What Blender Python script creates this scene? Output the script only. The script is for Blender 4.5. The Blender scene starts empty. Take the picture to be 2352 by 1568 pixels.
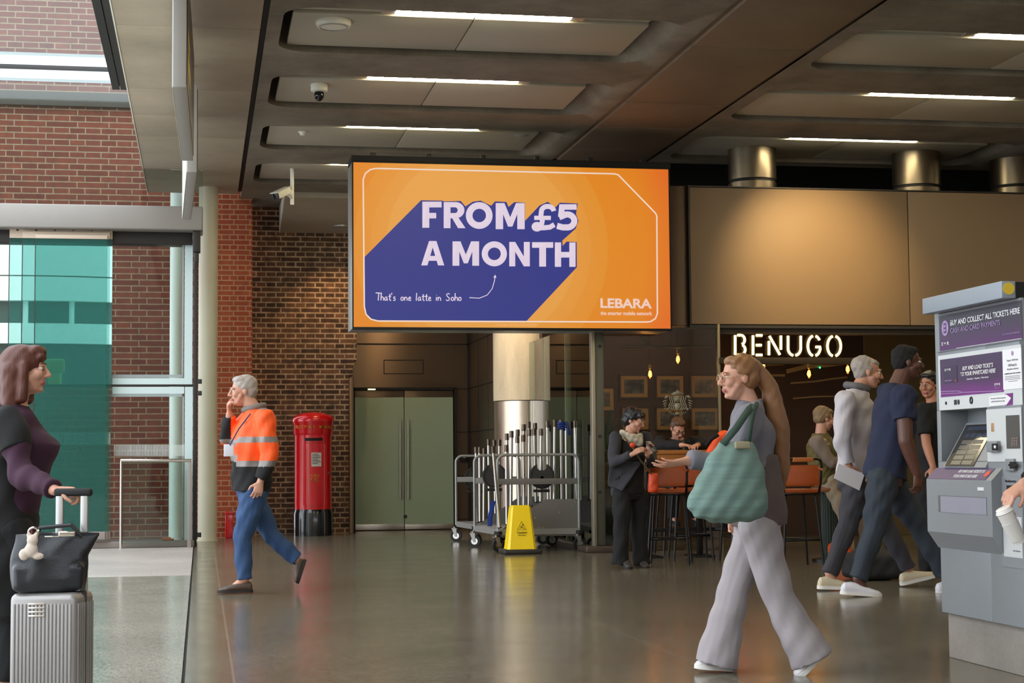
import bpy, bmesh, math, random
import numpy as np
from mathutils import Vector, Matrix
random.seed(4)
SC = bpy.context.scene
COL = SC.collection
# ------------------------------------------------------------------ camera
F, CX, CY, CAMZ = 3900.0, 1176.0, 784.0, 1.1
YAW, PITCH, ROLL = math.radians(10.4), math.atan(271 / 3900), math.radians(0.5)
FW = Vector((math.sin(YAW) * math.cos(PITCH), math.cos(YAW) * math.cos(PITCH), math.sin(PITCH)))
_r = Vector((math.cos(YAW), -math.sin(YAW), 0)); _u = _r.cross(FW)
RT = _r * math.cos(ROLL) - _u * math.sin(ROLL); UP = _u * math.cos(ROLL) + _r * math.sin(ROLL)
EYE = Vector((0, 0, CAMZ))
cd = bpy.data.cameras.new('camera'); cam = bpy.data.objects.new('camera', cd); COL.objects.link(cam)
cd.sensor_fit = 'HORIZONTAL'; cd.sensor_width = 36.0; cd.lens = F * 36.0 / 2352.0
cd.clip_start = 0.05; cd.clip_end = 500
M3 = Matrix((RT, UP, -FW)).transposed()
cam.matrix_world = Matrix.Translation(EYE) @ M3.to_4x4()
SC.camera = cam
# ------------------------------------------------------------------ view, world, daylight
SC.view_settings.view_transform = 'Standard'; SC.view_settings.look = 'None'
SC.view_settings.gamma = 1.0; SC.view_settings.use_curve_mapping = False
SC.view_settings.exposure = 0.0
W = bpy.data.worlds.new('daylight'); SC.world = W; W.use_nodes = True
_bg = W.node_tree.nodes['Background']
_bg.inputs[0].default_value = (0.86, 0.93, 1.0, 1); _bg.inputs[1].default_value = 4.0
LAMP_STRENGTH = 62.0
def spot(name, loc, target, energy, color, angle=60, blend=.6, size=.05):
    l = bpy.data.lights.new(name, 'SPOT'); l.energy = energy; l.color = color
    l.spot_size = math.radians(angle); l.spot_blend = blend; l.shadow_soft_size = size
    o = bpy.data.objects.new(name, l); COL.objects.link(o); o.location = loc
    o.rotation_euler = (Vector(target) - Vector(loc)).to_track_quat('-Z', 'Y').to_euler()
    return o
def point(name, loc, energy, color, size=.04):
    l = bpy.data.lights.new(name, 'POINT'); l.energy = energy; l.color = color; l.shadow_soft_size = size
    o = bpy.data.objects.new(name, l); COL.objects.link(o); o.location = loc
    return o
# the station's recessed downlights
spot('fascia_downlight', (7.1, 17.3, 4.93), (7.4, 19.66, 3.35), 620, (1, .70, .32), 58, 1.0)
spot('lobby_downlight', (3.0, 25.9, 4.7), (2.95, 26.7, 1.2), 750, (1, .66, .34), 80, .7, .09)
spot('column_downlight', (3.85, 22.9, 4.6), (4.6, 24.0, 1.2), 320, (1, .72, .42), 46, .7)
spot('brick_downlight', (2.05, 25.2, 4.62), (2.0, 26.15, 2.4), 90, (1, .6, .28), 80, .8)
spot('cafe_wall_downlight', (6.0, 21.6, 2.95), (6.0, 23.0, 1.6), 12, (1, .62, .3), 120, .8)
spot('cafe_counter_downlight', (6.4, 18.3, 4.9), (5.7, 17.9, 1.0), 90, (1, .72, .45), 60, .8)
# ------------------------------------------------------------------ photo pixel -> place
def ray(x, y): return FW * F + RT * (x - CX) + UP * (CY - y)
def Q(x, y, Y): d = ray(x, y); return EYE + d * (Y / d.y)
def QZ(x, y, Z=0.0): d = ray(x, y); return EYE + d * ((Z - CAMZ) / d.z)
def QX(x, y, X): d = ray(x, y); return EYE + d * (X / d.x)
V = Vector
# ------------------------------------------------------------------ materials
def lin(c):
    c /= 255.0
    return c / 12.92 if c <= .04045 else ((c + .055) / 1.055) ** 2.4
def rgb(r, g, b): return (lin(r), lin(g), lin(b), 1.0)
def _nt(name):
    m = bpy.data.materials.new(name); m.use_nodes = True
    return m, m.node_tree, m.node_tree.nodes['Principled BSDF']
def N(nt, t, **k):
    n = nt.nodes.new(t)
    for a, b in k.items(): setattr(n, a, b)
    return n
MC = {}
def mat(name, c, rough=.6, metal=0.0, var=.12, scale=6.0, bump=0.0, bscale=60.0, spec=.5, coat=0.0, stretch=None, sheen=0.0):
    if name in MC: return MC[name]
    m, nt, p = _nt(name); L = nt.links
    tc = N(nt, 'ShaderNodeTexCoord'); vec = tc.outputs['Object']
    if stretch:
        mp = N(nt, 'ShaderNodeMapping'); mp.inputs['Scale'].default_value = stretch
        L.new(vec, mp.inputs[0]); vec = mp.outputs[0]
    no = N(nt, 'ShaderNodeTexNoise'); no.inputs['Scale'].default_value = scale; no.inputs['Detail'].default_value = 5
    L.new(vec, no.inputs['Vector'])
    mx = N(nt, 'ShaderNodeMix', data_type='RGBA')
    mx.inputs[6].default_value = tuple(x * (1 - var) for x in c[:3]) + (1,)
    mx.inputs[7].default_value = tuple(min(1, x * (1 + var)) for x in c[:3]) + (1,)
    L.new(no.outputs['Fac'], mx.inputs[0]); L.new(mx.outputs[2], p.inputs['Base Color'])
    p.inputs['Roughness'].default_value = rough; p.inputs['Metallic'].default_value = metal
    p.inputs['Specular IOR Level'].default_value = spec; p.inputs['Coat Weight'].default_value = coat
    if coat: p.inputs['Coat Roughness'].default_value = .06
    if sheen: p.inputs['Sheen Weight'].default_value = sheen
    if bump:
        n2 = N(nt, 'ShaderNodeTexNoise'); n2.inputs['Scale'].default_value = bscale; n2.inputs['Detail'].default_value = 4
        L.new(vec, n2.inputs['Vector'])
        b = N(nt, 'ShaderNodeBump'); b.inputs['Strength'].default_value = bump; b.inputs['Distance'].default_value = .01
        L.new(n2.outputs['Fac'], b.inputs['Height']); L.new(b.outputs[0], p.inputs['Normal'])
    MC[name] = m; return m
def brushed(m, amount=.85, rot=0.0):
    nt = m.node_tree; p = nt.nodes['Principled BSDF']; t = N(nt, 'ShaderNodeTangent'); t.direction_type = 'RADIAL'; t.axis = 'Z'
    nt.links.new(t.outputs[0], p.inputs['Tangent']); p.inputs['Anisotropic'].default_value = amount; p.inputs['Anisotropic Rotation'].default_value = rot
    return m
def emit(name, c, s=1.0):
    if name in MC: return MC[name]
    m, nt, p = _nt(name)
    p.inputs['Base Color'].default_value = (.02, .02, .02, 1)
    p.inputs['Emission Color'].default_value = c; p.inputs['Emission Strength'].default_value = s
    p.inputs['Roughness'].default_value = .5
    MC[name] = m; return m
def glass(name, tint, refl=1.0, rough=0.02, film=None, filmfac=0.0):
    if name in MC: return MC[name]
    m, nt, p = _nt(name); L = nt.links; nt.nodes.remove(p)
    out = nt.nodes['Material Output']
    tr = N(nt, 'ShaderNodeBsdfTransparent'); tr.inputs[0].default_value = tint
    gl = N(nt, 'ShaderNodeBsdfGlossy'); gl.inputs[0].default_value = (refl, refl, refl, 1); gl.inputs['Roughness'].default_value = rough
    lw = N(nt, 'ShaderNodeFresnel'); lw.inputs[0].default_value = 1.45
    mx = N(nt, 'ShaderNodeMixShader'); L.new(lw.outputs[0], mx.inputs[0]); L.new(tr.outputs[0], mx.inputs[1]); L.new(gl.outputs[0], mx.inputs[2])
    last = mx.outputs[0]
    if film:
        df = N(nt, 'ShaderNodeBsdfDiffuse'); df.inputs[0].default_value = film; m2 = N(nt, 'ShaderNodeMixShader'); m2.inputs[0].default_value = filmfac
        L.new(last, m2.inputs[1]); L.new(df.outputs[0], m2.inputs[2]); last = m2.outputs[0]
    L.new(last, out.inputs[0]); MC[name] = m; return m
def frit(name, c, alpha):
    if name in MC: return MC[name]
    m, nt, p = _nt(name); p.inputs['Base Color'].default_value = c; p.inputs['Alpha'].default_value = alpha
    p.inputs['Roughness'].default_value = .5; MC[name] = m; return m
def brick(name, c1, c2, mortar, bw, bh, ms=.010, axis='x', dirt=.35, rough=.8):
    m, nt, p = _nt(name); L = nt.links
    tc = N(nt, 'ShaderNodeTexCoord'); sp = N(nt, 'ShaderNodeSeparateXYZ'); L.new(tc.outputs['Object'], sp.inputs[0])
    cb = N(nt, 'ShaderNodeCombineXYZ'); L.new(sp.outputs[0 if axis == 'x' else 1], cb.inputs[0]); L.new(sp.outputs[2], cb.inputs[1])
    no0 = N(nt, 'ShaderNodeTexNoise'); no0.inputs['Scale'].default_value = 3.0; L.new(tc.outputs['Object'], no0.inputs['Vector'])
    b = N(nt, 'ShaderNodeTexBrick'); L.new(cb.outputs[0], b.inputs['Vector'])
    b.inputs['Color1'].default_value = c1; b.inputs['Color2'].default_value = c2; b.inputs['Mortar'].default_value = mortar
    b.inputs['Scale'].default_value = 1.0; b.inputs['Mortar Size'].default_value = ms; b.inputs['Mortar Smooth'].default_value = .2
    b.inputs['Brick Width'].default_value = bw; b.inputs['Row Height'].default_value = bh
    b.squash = .5; b.squash_frequency = 2; b.offset = .5
    no = N(nt, 'ShaderNodeTexNoise'); no.inputs['Scale'].default_value = 9.0; no.inputs['Detail'].default_value = 6; L.new(tc.outputs['Object'], no.inputs['Vector'])
    mr = N(nt, 'ShaderNodeMapRange'); mr.inputs[1].default_value = .3; mr.inputs[2].default_value = .7; mr.inputs[3].default_value = 1 - dirt; mr.inputs[4].default_value = 1 + dirt * .6
    L.new(no.outputs['Fac'], mr.inputs[0])
    mx = N(nt, 'ShaderNodeMix', data_type='RGBA', blend_type='MULTIPLY'); mx.inputs[0].default_value = 1
    L.new(b.outputs['Color'], mx.inputs[6]); L.new(mr.outputs[0], mx.inputs[7]); L.new(mx.outputs[2], p.inputs['Base Color'])
    bp = N(nt, 'ShaderNodeBump'); bp.inputs['Strength'].default_value = .6; bp.inputs['Distance'].default_value = .012; bp.invert = True
    L.new(b.outputs['Fac'], bp.inputs['Height']); L.new(bp.outputs[0], p.inputs['Normal'])
    p.inputs['Roughness'].default_value = rough
    return m
def terrazzo(name, ca, cb_, lines, lcol, rough=.16):
    m, nt, p = _nt(name); L = nt.links
    tc = N(nt, 'ShaderNodeTexCoord')
    vo = N(nt, 'ShaderNodeTexVoronoi'); vo.inputs['Scale'].default_value = 110; L.new(tc.outputs['Object'], vo.inputs['Vector'])
    no = N(nt, 'ShaderNodeTexNoise'); no.inputs['Scale'].default_value = .8; no.inputs['Detail'].default_value = 8; L.new(tc.outputs['Object'], no.inputs['Vector'])
    sx = N(nt, 'ShaderNodeSeparateColor'); L.new(vo.outputs['Color'], sx.inputs[0])
    mx = N(nt, 'ShaderNodeMix', data_type='RGBA'); mx.inputs[6].default_value = ca; mx.inputs[7].default_value = cb_
    L.new(sx.outputs[0], mx.inputs[0])
    mr = N(nt, 'ShaderNodeMapRange'); mr.inputs[1].default_value = .3; mr.inputs[2].default_value = .7; mr.inputs[3].default_value = .86; mr.inputs[4].default_value = 1.12
    L.new(no.outputs['Fac'], mr.inputs[0])
    m2 = N(nt, 'ShaderNodeMix', data_type='RGBA', blend_type='MULTIPLY'); m2.inputs[0].default_value = 1
    L.new(mx.outputs[2], m2.inputs[6]); L.new(mr.outputs[0], m2.inputs[7])
    # slab joints: thin lines across both directions
    sp = N(nt, 'ShaderNodeSeparateXYZ'); L.new(tc.outputs['Object'], sp.inputs[0])
    prev = None
    for ax, step, off in lines:
        a = N(nt, 'ShaderNodeMath', operation='ADD'); a.inputs[1].default_value = off; L.new(sp.outputs[ax], a.inputs[0])
        d = N(nt, 'ShaderNodeMath', operation='PINGPONG'); d.inputs[1].default_value = step / 2; L.new(a.outputs[0], d.inputs[0])
        c = N(nt, 'ShaderNodeMath', operation='LESS_THAN'); c.inputs[1].default_value = .006; L.new(d.outputs[0], c.inputs[0])
        if prev is None: prev = c.outputs[0]
        else:
            q = N(nt, 'ShaderNodeMath', operation='MAXIMUM'); L.new(prev, q.inputs[0]); L.new(c.outputs[0], q.inputs[1]); prev = q.outputs[0]
    m3 = N(nt, 'ShaderNodeMix', data_type='RGBA'); m3.inputs[0].default_value = 0
    if prev is not None: L.new(prev, m3.inputs[0])
    L.new(m2.outputs[2], m3.inputs[6]); m3.inputs[7].default_value = lcol
    L.new(m3.outputs[2], p.inputs['Base Color'])
    n3 = N(nt, 'ShaderNodeTexNoise'); n3.inputs['Scale'].default_value = 2.2; n3.inputs['Detail'].default_value = 6; L.new(tc.outputs['Object'], n3.inputs['Vector'])
    r2 = N(nt, 'ShaderNodeMapRange'); r2.inputs[3].default_value = rough * .75; r2.inputs[4].default_value = rough * 1.5; L.new(n3.outputs['Fac'], r2.inputs[0])
    L.new(r2.outputs[0], p.inputs['Roughness']); p.inputs['Specular IOR Level'].default_value = .5
    return m
def concrete(name, c, rough=.75, var=.3, stretch=(1, 1, 1), bump=.15):
    if name in MC: return MC[name]
    m, nt, p = _nt(name); L = nt.links
    tc = N(nt, 'ShaderNodeTexCoord'); mp = N(nt, 'ShaderNodeMapping'); mp.inputs['Scale'].default_value = stretch; L.new(tc.outputs['Object'], mp.inputs[0])
    a = N(nt, 'ShaderNodeTexNoise'); a.inputs['Scale'].default_value = 1.6; a.inputs['Detail'].default_value = 9; a.inputs['Roughness'].default_value = .65; L.new(mp.outputs[0], a.inputs['Vector'])
    b = N(nt, 'ShaderNodeTexNoise'); b.inputs['Scale'].default_value = 45; b.inputs['Detail'].default_value = 3; L.new(mp.outputs[0], b.inputs['Vector'])
    ad = N(nt, 'ShaderNodeMath', operation='MULTIPLY_ADD'); L.new(b.outputs['Fac'], ad.inputs[0]); ad.inputs[1].default_value = .25; L.new(a.outputs['Fac'], ad.inputs[2])
    mr = N(nt, 'ShaderNodeMapRange'); mr.inputs[1].default_value = .4; mr.inputs[2].default_value = .85; mr.inputs[3].default_value = 1 - var; mr.inputs[4].default_value = 1 + var; L.new(ad.outputs[0], mr.inputs[0])
    mx = N(nt, 'ShaderNodeMix', data_type='RGBA', blend_type='MULTIPLY'); mx.inputs[0].default_value = 1; mx.inputs[6].default_value = c; L.new(mr.outputs[0], mx.inputs[7])
    L.new(mx.outputs[2], p.inputs['Base Color']); p.inputs['Roughness'].default_value = rough
    bp = N(nt, 'ShaderNodeBump'); bp.inputs['Strength'].default_value = bump; bp.inputs['Distance'].default_value = .01; L.new(ad.outputs[0], bp.inputs['Height']); L.new(bp.outputs[0], p.inputs['Normal'])
    MC[name] = m; return m
# ------------------------------------------------------------------ mesh building
class MB:
    def __init__(s): s.v = []; s.f = []; s.mi = []
    def add(s, vs, fs, mi=0):
        o = len(s.v); s.v += [tuple(x) for x in vs]; s.f += [tuple(i + o for i in f) for f in fs]; s.mi += [mi] * len(fs); return s
    def box(s, lo, hi, bev=0.0, mi=0, M=None):
        lo = V(lo); hi = V(hi)
        if not bev:
            vs = [V((x, y, z)) for z in (lo.z, hi.z) for y in (lo.y, hi.y) for x in (lo.x, hi.x)]
            fs = [(0, 2, 3, 1), (4, 5, 7, 6), (0, 1, 5, 4), (2, 6, 7, 3), (0, 4, 6, 2), (1, 3, 7, 5)]
        else:
            bm = bmesh.new(); bmesh.ops.create_cube(bm, size=1)
            d = hi - lo; c = (hi + lo) / 2
            for v in bm.verts: v.co = V((v.co.x * d.x, v.co.y * d.y, v.co.z * d.z)) + c
            bmesh.ops.bevel(bm, geom=list(bm.edges), offset=min(bev, min(abs(d.x), abs(d.y), abs(d.z)) * .49), segments=3, affect='EDGES', profile=.5)
            bm.verts.index_update(); vs = [v.co.copy() for v in bm.verts]; fs = [[v.index for v in f.verts] for f in bm.faces]; bm.free()
        if M: vs = [M @ v for v in vs]
        return s.add(vs, fs, mi)
    def prism(s, poly, vec, mi=0):
        n = len(poly); p = [V(a) for a in poly]; vec = V(vec)
        return s.add(p + [a + vec for a in p], [tuple(range(n))[::-1], tuple(range(n, 2 * n))] + [(i, (i + 1) % n, n + (i + 1) % n, n + i) for i in range(n)], mi)
    def tube(s, pts, r, n=10, closed=False, mi=0, caps=True):
        pts = [V(p) for p in pts]; m = len(pts); rs = r if isinstance(r, (list, tuple)) else [r] * m
        T = []
        for i in range(m):
            a = pts[i - 1] if (i > 0 or closed) else pts[i]; b = pts[(i + 1) % m] if (i < m - 1 or closed) else pts[i]
            T.append((b - a).normalized())
        nrm = T[0].orthogonal().normalized(); vs = []; fs = []
        for i in range(m):
            nrm = (nrm - T[i] * nrm.dot(T[i]))
            nrm = nrm.normalized() if nrm.length > 1e-6 else T[i].orthogonal().normalized()
            b = T[i].cross(nrm)
            vs += [pts[i] + (nrm * math.cos(2 * math.pi * k / n) + b * math.sin(2 * math.pi * k / n)) * rs[i] for k in range(n)]
        for i in range(m if closed else m - 1):
            j = (i + 1) % m
            fs += [(i * n + k, i * n + (k + 1) % n, j * n + (k + 1) % n, j * n + k) for k in range(n)]
        if not closed and caps: fs += [tuple(range(n))[::-1], tuple((m - 1) * n + k for k in range(n))]
        return s.add(vs, fs, mi)
    def cyl(s, a, b, r, n=20, mi=0, r2=None): return s.tube([a, b], [r, r if r2 is None else r2], n, mi=mi)
    def lathe(s, prof, c=(0, 0, 0), n=40, mi=0, M=None):
        c = V(c); vs = []; fs = []; m = len(prof)
        for r, z in prof:
            for k in range(n):
                a = 2 * math.pi * k / n; q = V((r * math.cos(a), r * math.sin(a), z)); vs.append((M @ q if M else q) + c)
        for i in range(m - 1): fs += [(i * n + k, i * n + (k + 1) % n, (i + 1) * n + (k + 1) % n, (i + 1) * n + k) for k in range(n)]
        fs += [tuple(range(n))[::-1], tuple((m - 1) * n + k for k in range(n))]
        return s.add(vs, fs, mi)
    def ell(s, c, rad, M=None, n=20, m=12, mi=0):
        c = V(c); vs = []; fs = []
        for i in range(m + 1):
            t = math.pi * i / m
            for k in range(n):
                a = 2 * math.pi * k / n; q = V((rad[0] * math.sin(t) * math.cos(a), rad[1] * math.sin(t) * math.sin(a), -rad[2] * math.cos(t)))
                vs.append((M @ q if M else q) + c)
        for i in range(m): fs += [(i * n + k, i * n + (k + 1) % n, (i + 1) * n + (k + 1) % n, (i + 1) * n + k) for k in range(n)]
        return s.add(vs, fs, mi)
    def ribbon(s, pts, w, nrm, th=.002, closed=False, mi=0):
        """flat band of width w along a line, with a thickness th along nrm"""
        pts = [V(p) for p in pts]; nrm = V(nrm).normalized(); m = len(pts); Lp = []; Rp = []
        for i in range(m):
            a = pts[i - 1] if (i > 0 or closed) else pts[i]; b = pts[(i + 1) % m] if (i < m - 1 or closed) else pts[i]
            d = (b - a).normalized(); q = d.cross(nrm).normalized() * w / 2
            Lp.append(pts[i] + q); Rp.append(pts[i] - q)
        vs = []
        for i in range(m): vs += [Lp[i], Rp[i], Lp[i] + nrm * th, Rp[i] + nrm * th]
        fs = []
        for i in range(m if closed else m - 1):
            a = 4 * i; b = 4 * ((i + 1) % m)
            fs += [(a, b, b + 1, a + 1), (a + 2, a + 3, b + 3, b + 2), (a, a + 2, b + 2, b), (a + 1, b + 1, b + 3, a + 3)]
        if not closed: fs += [(0, 1, 3, 2), (4 * m - 4, 4 * m - 2, 4 * m - 1, 4 * m - 3)]
        return s.add(vs, fs, mi)
    def loft(s, rings, mi=0, n=24):
        """rings: (centre, half-axis a, half-axis b)"""
        vs = []; fs = []; m = len(rings)
        for c, a, b in rings:
            for k in range(n):
                t = 2 * math.pi * k / n; vs.append(V(c) + V(a) * math.cos(t) + V(b) * math.sin(t))
        for i in range(m - 1): fs += [(i * n + k, i * n + (k + 1) % n, (i + 1) * n + (k + 1) % n, (i + 1) * n + k) for k in range(n)]
        fs += [tuple(range(n))[::-1], tuple((m - 1) * n + k for k in range(n))]
        return s.add(vs, fs, mi)
    def cap(s, p0, r0, p1, r1, n=14, flat=''):
        """tapered rounded limb; flat: which ends are cut off flat ('a', 'b' or 'ab')"""
        p0 = V(p0); p1 = V(p1); d = p1 - p0
        if d.length < 1e-6: return s.ell(p0, (r0,) * 3, n=n, m=8)
        d.normalize(); pts = []; rs = []
        if 'a' not in flat:
            for t in (85, 65, 45, 22): pts.append(p0 - d * r0 * math.sin(math.radians(t))); rs.append(r0 * math.cos(math.radians(t)))
        pts.append(p0); rs.append(r0); pts.append(p1); rs.append(r1)
        if 'b' not in flat:
            for t in (22, 45, 65, 85): pts.append(p1 + d * r1 * math.sin(math.radians(t))); rs.append(r1 * math.cos(math.radians(t)))
        return s.tube(pts, rs, n)
    def mesh(s, name, mats, sharp=35):
        me = bpy.data.meshes.new(name); me.from_pydata(s.v, [], s.f)
        for m in (mats if isinstance(mats, (list, tuple)) else [mats]): me.materials.append(m)
        me.polygons.foreach_set('material_index', s.mi); me.update()
        bm = bmesh.new(); bm.from_mesh(me); bmesh.ops.recalc_face_normals(bm, faces=bm.faces); bm.to_mesh(me); bm.free()
        me.shade_smooth()
        if sharp < 180: me.set_sharp_from_angle(angle=math.radians(sharp))
        return me
    def build(s, name, mats, parent=None, sharp=35, loc=None):
        me = s.mesh(name, mats, sharp)
        o = bpy.data.objects.new(name, me); COL.objects.link(o)
        if parent is not None:
            o.parent = parent; me.transform(Matrix.Translation(-world_of(parent)))
        elif loc is not None:
            me.transform(Matrix.Translation(-V(loc))); o.location = loc
        return o
def world_of(o):
    p = V(o.location)
    while o.parent is not None: o = o.parent; p += V(o.location)
    return p
def tag(o, label, cat, group=None):
    o['label'] = label; o['category'] = cat
    if group: o['group'] = group
    return o
def thing(name, label, cat, loc=(0, 0, 0), group=None):
    o = bpy.data.objects.new(name, None); COL.objects.link(o); o.location = loc; o.empty_display_size = .1
    return tag(o, label, cat, group)
def struct(name, mb, m, label=None, sharp=35):
    o = mb.build(name, m, None, sharp); o['kind'] = 'structure'
    if label: o['label'] = label
    return o
def dup(root, loc=None, label=None, rot=None, group=None):
    r = root.copy(); COL.objects.link(r)
    if loc is not None: r.location = loc
    if rot is not None: r.rotation_euler = rot
    if label: r['label'] = label
    if group: r['group'] = group
    for ch in list(root.children):
        c = ch.copy(); COL.objects.link(c); c.parent = r
        for g in list(ch.children):
            d = g.copy(); COL.objects.link(d); d.parent = c
    return r
def text(name, body, m, parent, o, ux, uy, box, extrude=.002, bold=0.0, shear=0.0, sx=1.0, align='l', keep=False):
    """lettering fitted into box=(u0,v0,u1,v1) of the plane o + u*ux + v*uy (metres)"""
    cu = bpy.data.curves.new(name, 'FONT'); cu.body = body; cu.size = 1.0; cu.offset = bold; cu.extrude = 0; cu.shear = shear
    cu.resolution_u = 4
    t = bpy.data.objects.new(name, cu); COL.objects.link(t)
    dg = bpy.context.evaluated_depsgraph_get(); me = bpy.data.meshes.new_from_object(t.evaluated_get(dg))
    bpy.data.objects.remove(t); bpy.data.curves.remove(cu)
    me.name = name
    n = len(me.vertices); co = np.empty(n * 3); me.vertices.foreach_get('co', co); co = co.reshape(-1, 3)
    lo = co.min(0); hi = co.max(0); u0, v0, u1, v1 = box
    ux = V(ux).normalized(); uy = V(uy).normalized(); nz = ux.cross(uy); o = V(o)
    if parent is not None: o = o - world_of(parent)
    su = (u1 - u0) / (hi[0] - lo[0]); sv = (v1 - v0) / (hi[1] - lo[1])
    if keep: su = min(su, sv)
    U = u0 + (co[:, 0] - lo[0]) * su; Vv = v0 + (co[:, 1] - lo[1]) * sv
    base = np.array(o)[None] + U[:, None] * np.array(ux)[None] + Vv[:, None] * np.array(uy)[None]
    me.vertices.foreach_set('co', base.ravel()); me.update()
    bm = bmesh.new(); bm.from_mesh(me)
    r = bmesh.ops.extrude_face_region(bm, geom=list(bm.faces))
    for e in r['geom']:
        if isinstance(e, bmesh.types.BMVert): e.co += nz * extrude
    bmesh.ops.recalc_face_normals(bm, faces=bm.faces); bm.to_mesh(me); bm.free()
    me.materials.clear(); me.materials.append(m)
    ob = bpy.data.objects.new(name, me); COL.objects.link(ob); ob.parent = parent
    return ob
_tmp_cache = {}
def blob(name, mb, mats, parent, voxel=.007, smooth=4, fac=.5, matfn=None, wrinkle=0.0, wk=26.0, flow=None):
    """one continuous skin over overlapping shapes"""
    me = bpy.data.meshes.new(name); me.from_pydata(mb.v, [], mb.f); me.update()
    bm = bmesh.new(); bm.from_mesh(me); bmesh.ops.recalc_face_normals(bm, faces=bm.faces); bm.to_mesh(me); bm.free()
    t = bpy.data.objects.new(name, me); COL.objects.link(t)
    r = t.modifiers.new('r', 'REMESH'); r.mode = 'VOXEL'; r.voxel_size = voxel
    sm = t.modifiers.new('s', 'SMOOTH'); sm.iterations = smooth; sm.factor = fac
    dg = bpy.context.evaluated_depsgraph_get(); out = bpy.data.meshes.new_from_object(t.evaluated_get(dg))
    bpy.data.objects.remove(t); bpy.data.meshes.remove(me); out.name = name
    n = len(out.vertices); co = np.empty(n * 3); out.vertices.foreach_get('co', co); co = co.reshape(-1, 3)
    if wrinkle:
        nr = np.empty(n * 3); out.vertices.foreach_get('normal', nr); nr = nr.reshape(-1, 3)
        x, y, z = co.T
        w = np.sin(wk * (z + .5 * x) + 2.2 * np.sin(9 * x + 4 * z) + 1.5 * np.sin(11 * y)) + .7 * np.sin(wk * 1.7 * (.6 * z - x + .4 * y) + 2 * np.sin(8 * z)) + .5 * np.sin(wk * .6 * (z * 1.3 + y) + 1.5 * np.sin(13 * x))
        co = co + nr * (w * wrinkle / 2.0)[:, None]
    off = np.array(world_of(parent)) if parent is not None else np.zeros(3)
    out.vertices.foreach_set('co', (co - off[None]).ravel())
    for m in (mats if isinstance(mats, (list, tuple)) else [mats]): out.materials.append(m)
    if matfn is not None:
        nf = len(out.polygons); ce = np.empty(nf * 3); out.polygons.foreach_get('center', ce)
        out.polygons.foreach_set('material_index', matfn(ce.reshape(-1, 3) + off[None]).astype(np.int32))
    out.update(); out.shade_smooth()
    o = bpy.data.objects.new(name, out); COL.objects.link(o); o.parent = parent
    return o
# ------------------------------------------------------------------ palette
CONC = concrete('weathered_concrete', rgb(122, 113, 99), .7, .4, (1, 1, 1))
SMOOTHC = concrete('smooth_concrete', rgb(170, 158, 138), .6, .14, (1, 1, 1), .05)
BEAMC = concrete('precast_beam', rgb(116, 99, 81), .6, .16, (1, 1, 1), .05)
PANEL = mat('ceiling_panel_paint', rgb(172, 166, 149), .55, 0, .05, 3, .04, 220)
BLACK = mat('matt_black', rgb(14, 13, 12), .7, 0, .1)
DARK = mat('dark_grey_metal', rgb(52, 50, 49), .45, .3, .1)
STEEL = mat('brushed_steel', rgb(196, 190, 182), .28, 1.0, .06, 20, .03, 150)
CHROME = mat('polished_steel', rgb(215, 208, 198), .15, 1.0, .04)
ALU = mat('silver_aluminium', rgb(178, 178, 174), .38, .75, .05)
GREYP = mat('grey_paint', rgb(150, 151, 149), .45, 0, .05)
WHITEP = mat('white_paint', rgb(226, 224, 212), .5, 0, .05)
RUBBER = mat('black_rubber', rgb(22, 21, 20), .7, 0, .1)
BRONZE = mat('bronze_metal_panel', rgb(128, 110, 94), .52, .85, .06, 6, .03, 160, stretch=(1, 1, .15))
brushed(BRONZE, .96, .25)
FASCIA = mat('beige_metal_fascia', rgb(134, 112, 86), .55, .1, .03, 3, .05, 300)
GLASS = glass('clear_glass', (.86, .94, .92, 1), .9)
TEAL = glass('teal_glass', (.80, .93, .92, 1), .9, film=(.02, .27, .23, 1), filmfac=.13)  # diffuse teal part paints the panes' reflection into the glass colour
SIDEGL = glass('greenish_side_glass', (.62, .72, .64, 1), .9)
FRITW = frit('white_frit', (.66, .80, .79, 1), .9)
FRITD = frit('dotted_frit', (.40, .48, .48, 1), .62)
MULL = mat('green_grey_steel', rgb(98, 98, 86), .4, .5, .06)
# ------------------------------------------------------------------ floor
FL = terrazzo('grey_terrazzo', rgb(72, 67, 57), rgb(136, 127, 109), [(0, 2.45, -2.62), (1, 4.9, -1.3)], rgb(140, 130, 114))
FLL = terrazzo('daylit_terrazzo', rgb(120, 118, 108), rgb(182, 178, 166), [], rgb(60, 56, 50))  # daylight and glass reflection on the left floor put into a paler colour
GRAN = terrazzo('pink_granite', rgb(158, 148, 142), rgb(192, 182, 176), [], rgb(90, 85, 80), .4)
struct('floor', MB().box((-.075, -16, -.3), (22, 27.4, 0)), FL)
struct('floor.001', MB().box((-14, -16, -.3), (-.092, 17.0, 0)), FLL)
struct('floor.002', MB().box((-14, 17.0, -.3), (-.092, 23.2, 0)), GRAN)
struct('floor.003', MB().box((-.11, -16, -.3), (-.075, 27.4, -.012)), BLACK)
struct('floor.004', MB().box((-14, 23.2, -.3), (-.11, 60, -.03)), mat('pavement', rgb(96, 92, 86), .85, 0, .15, 5))
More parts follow.
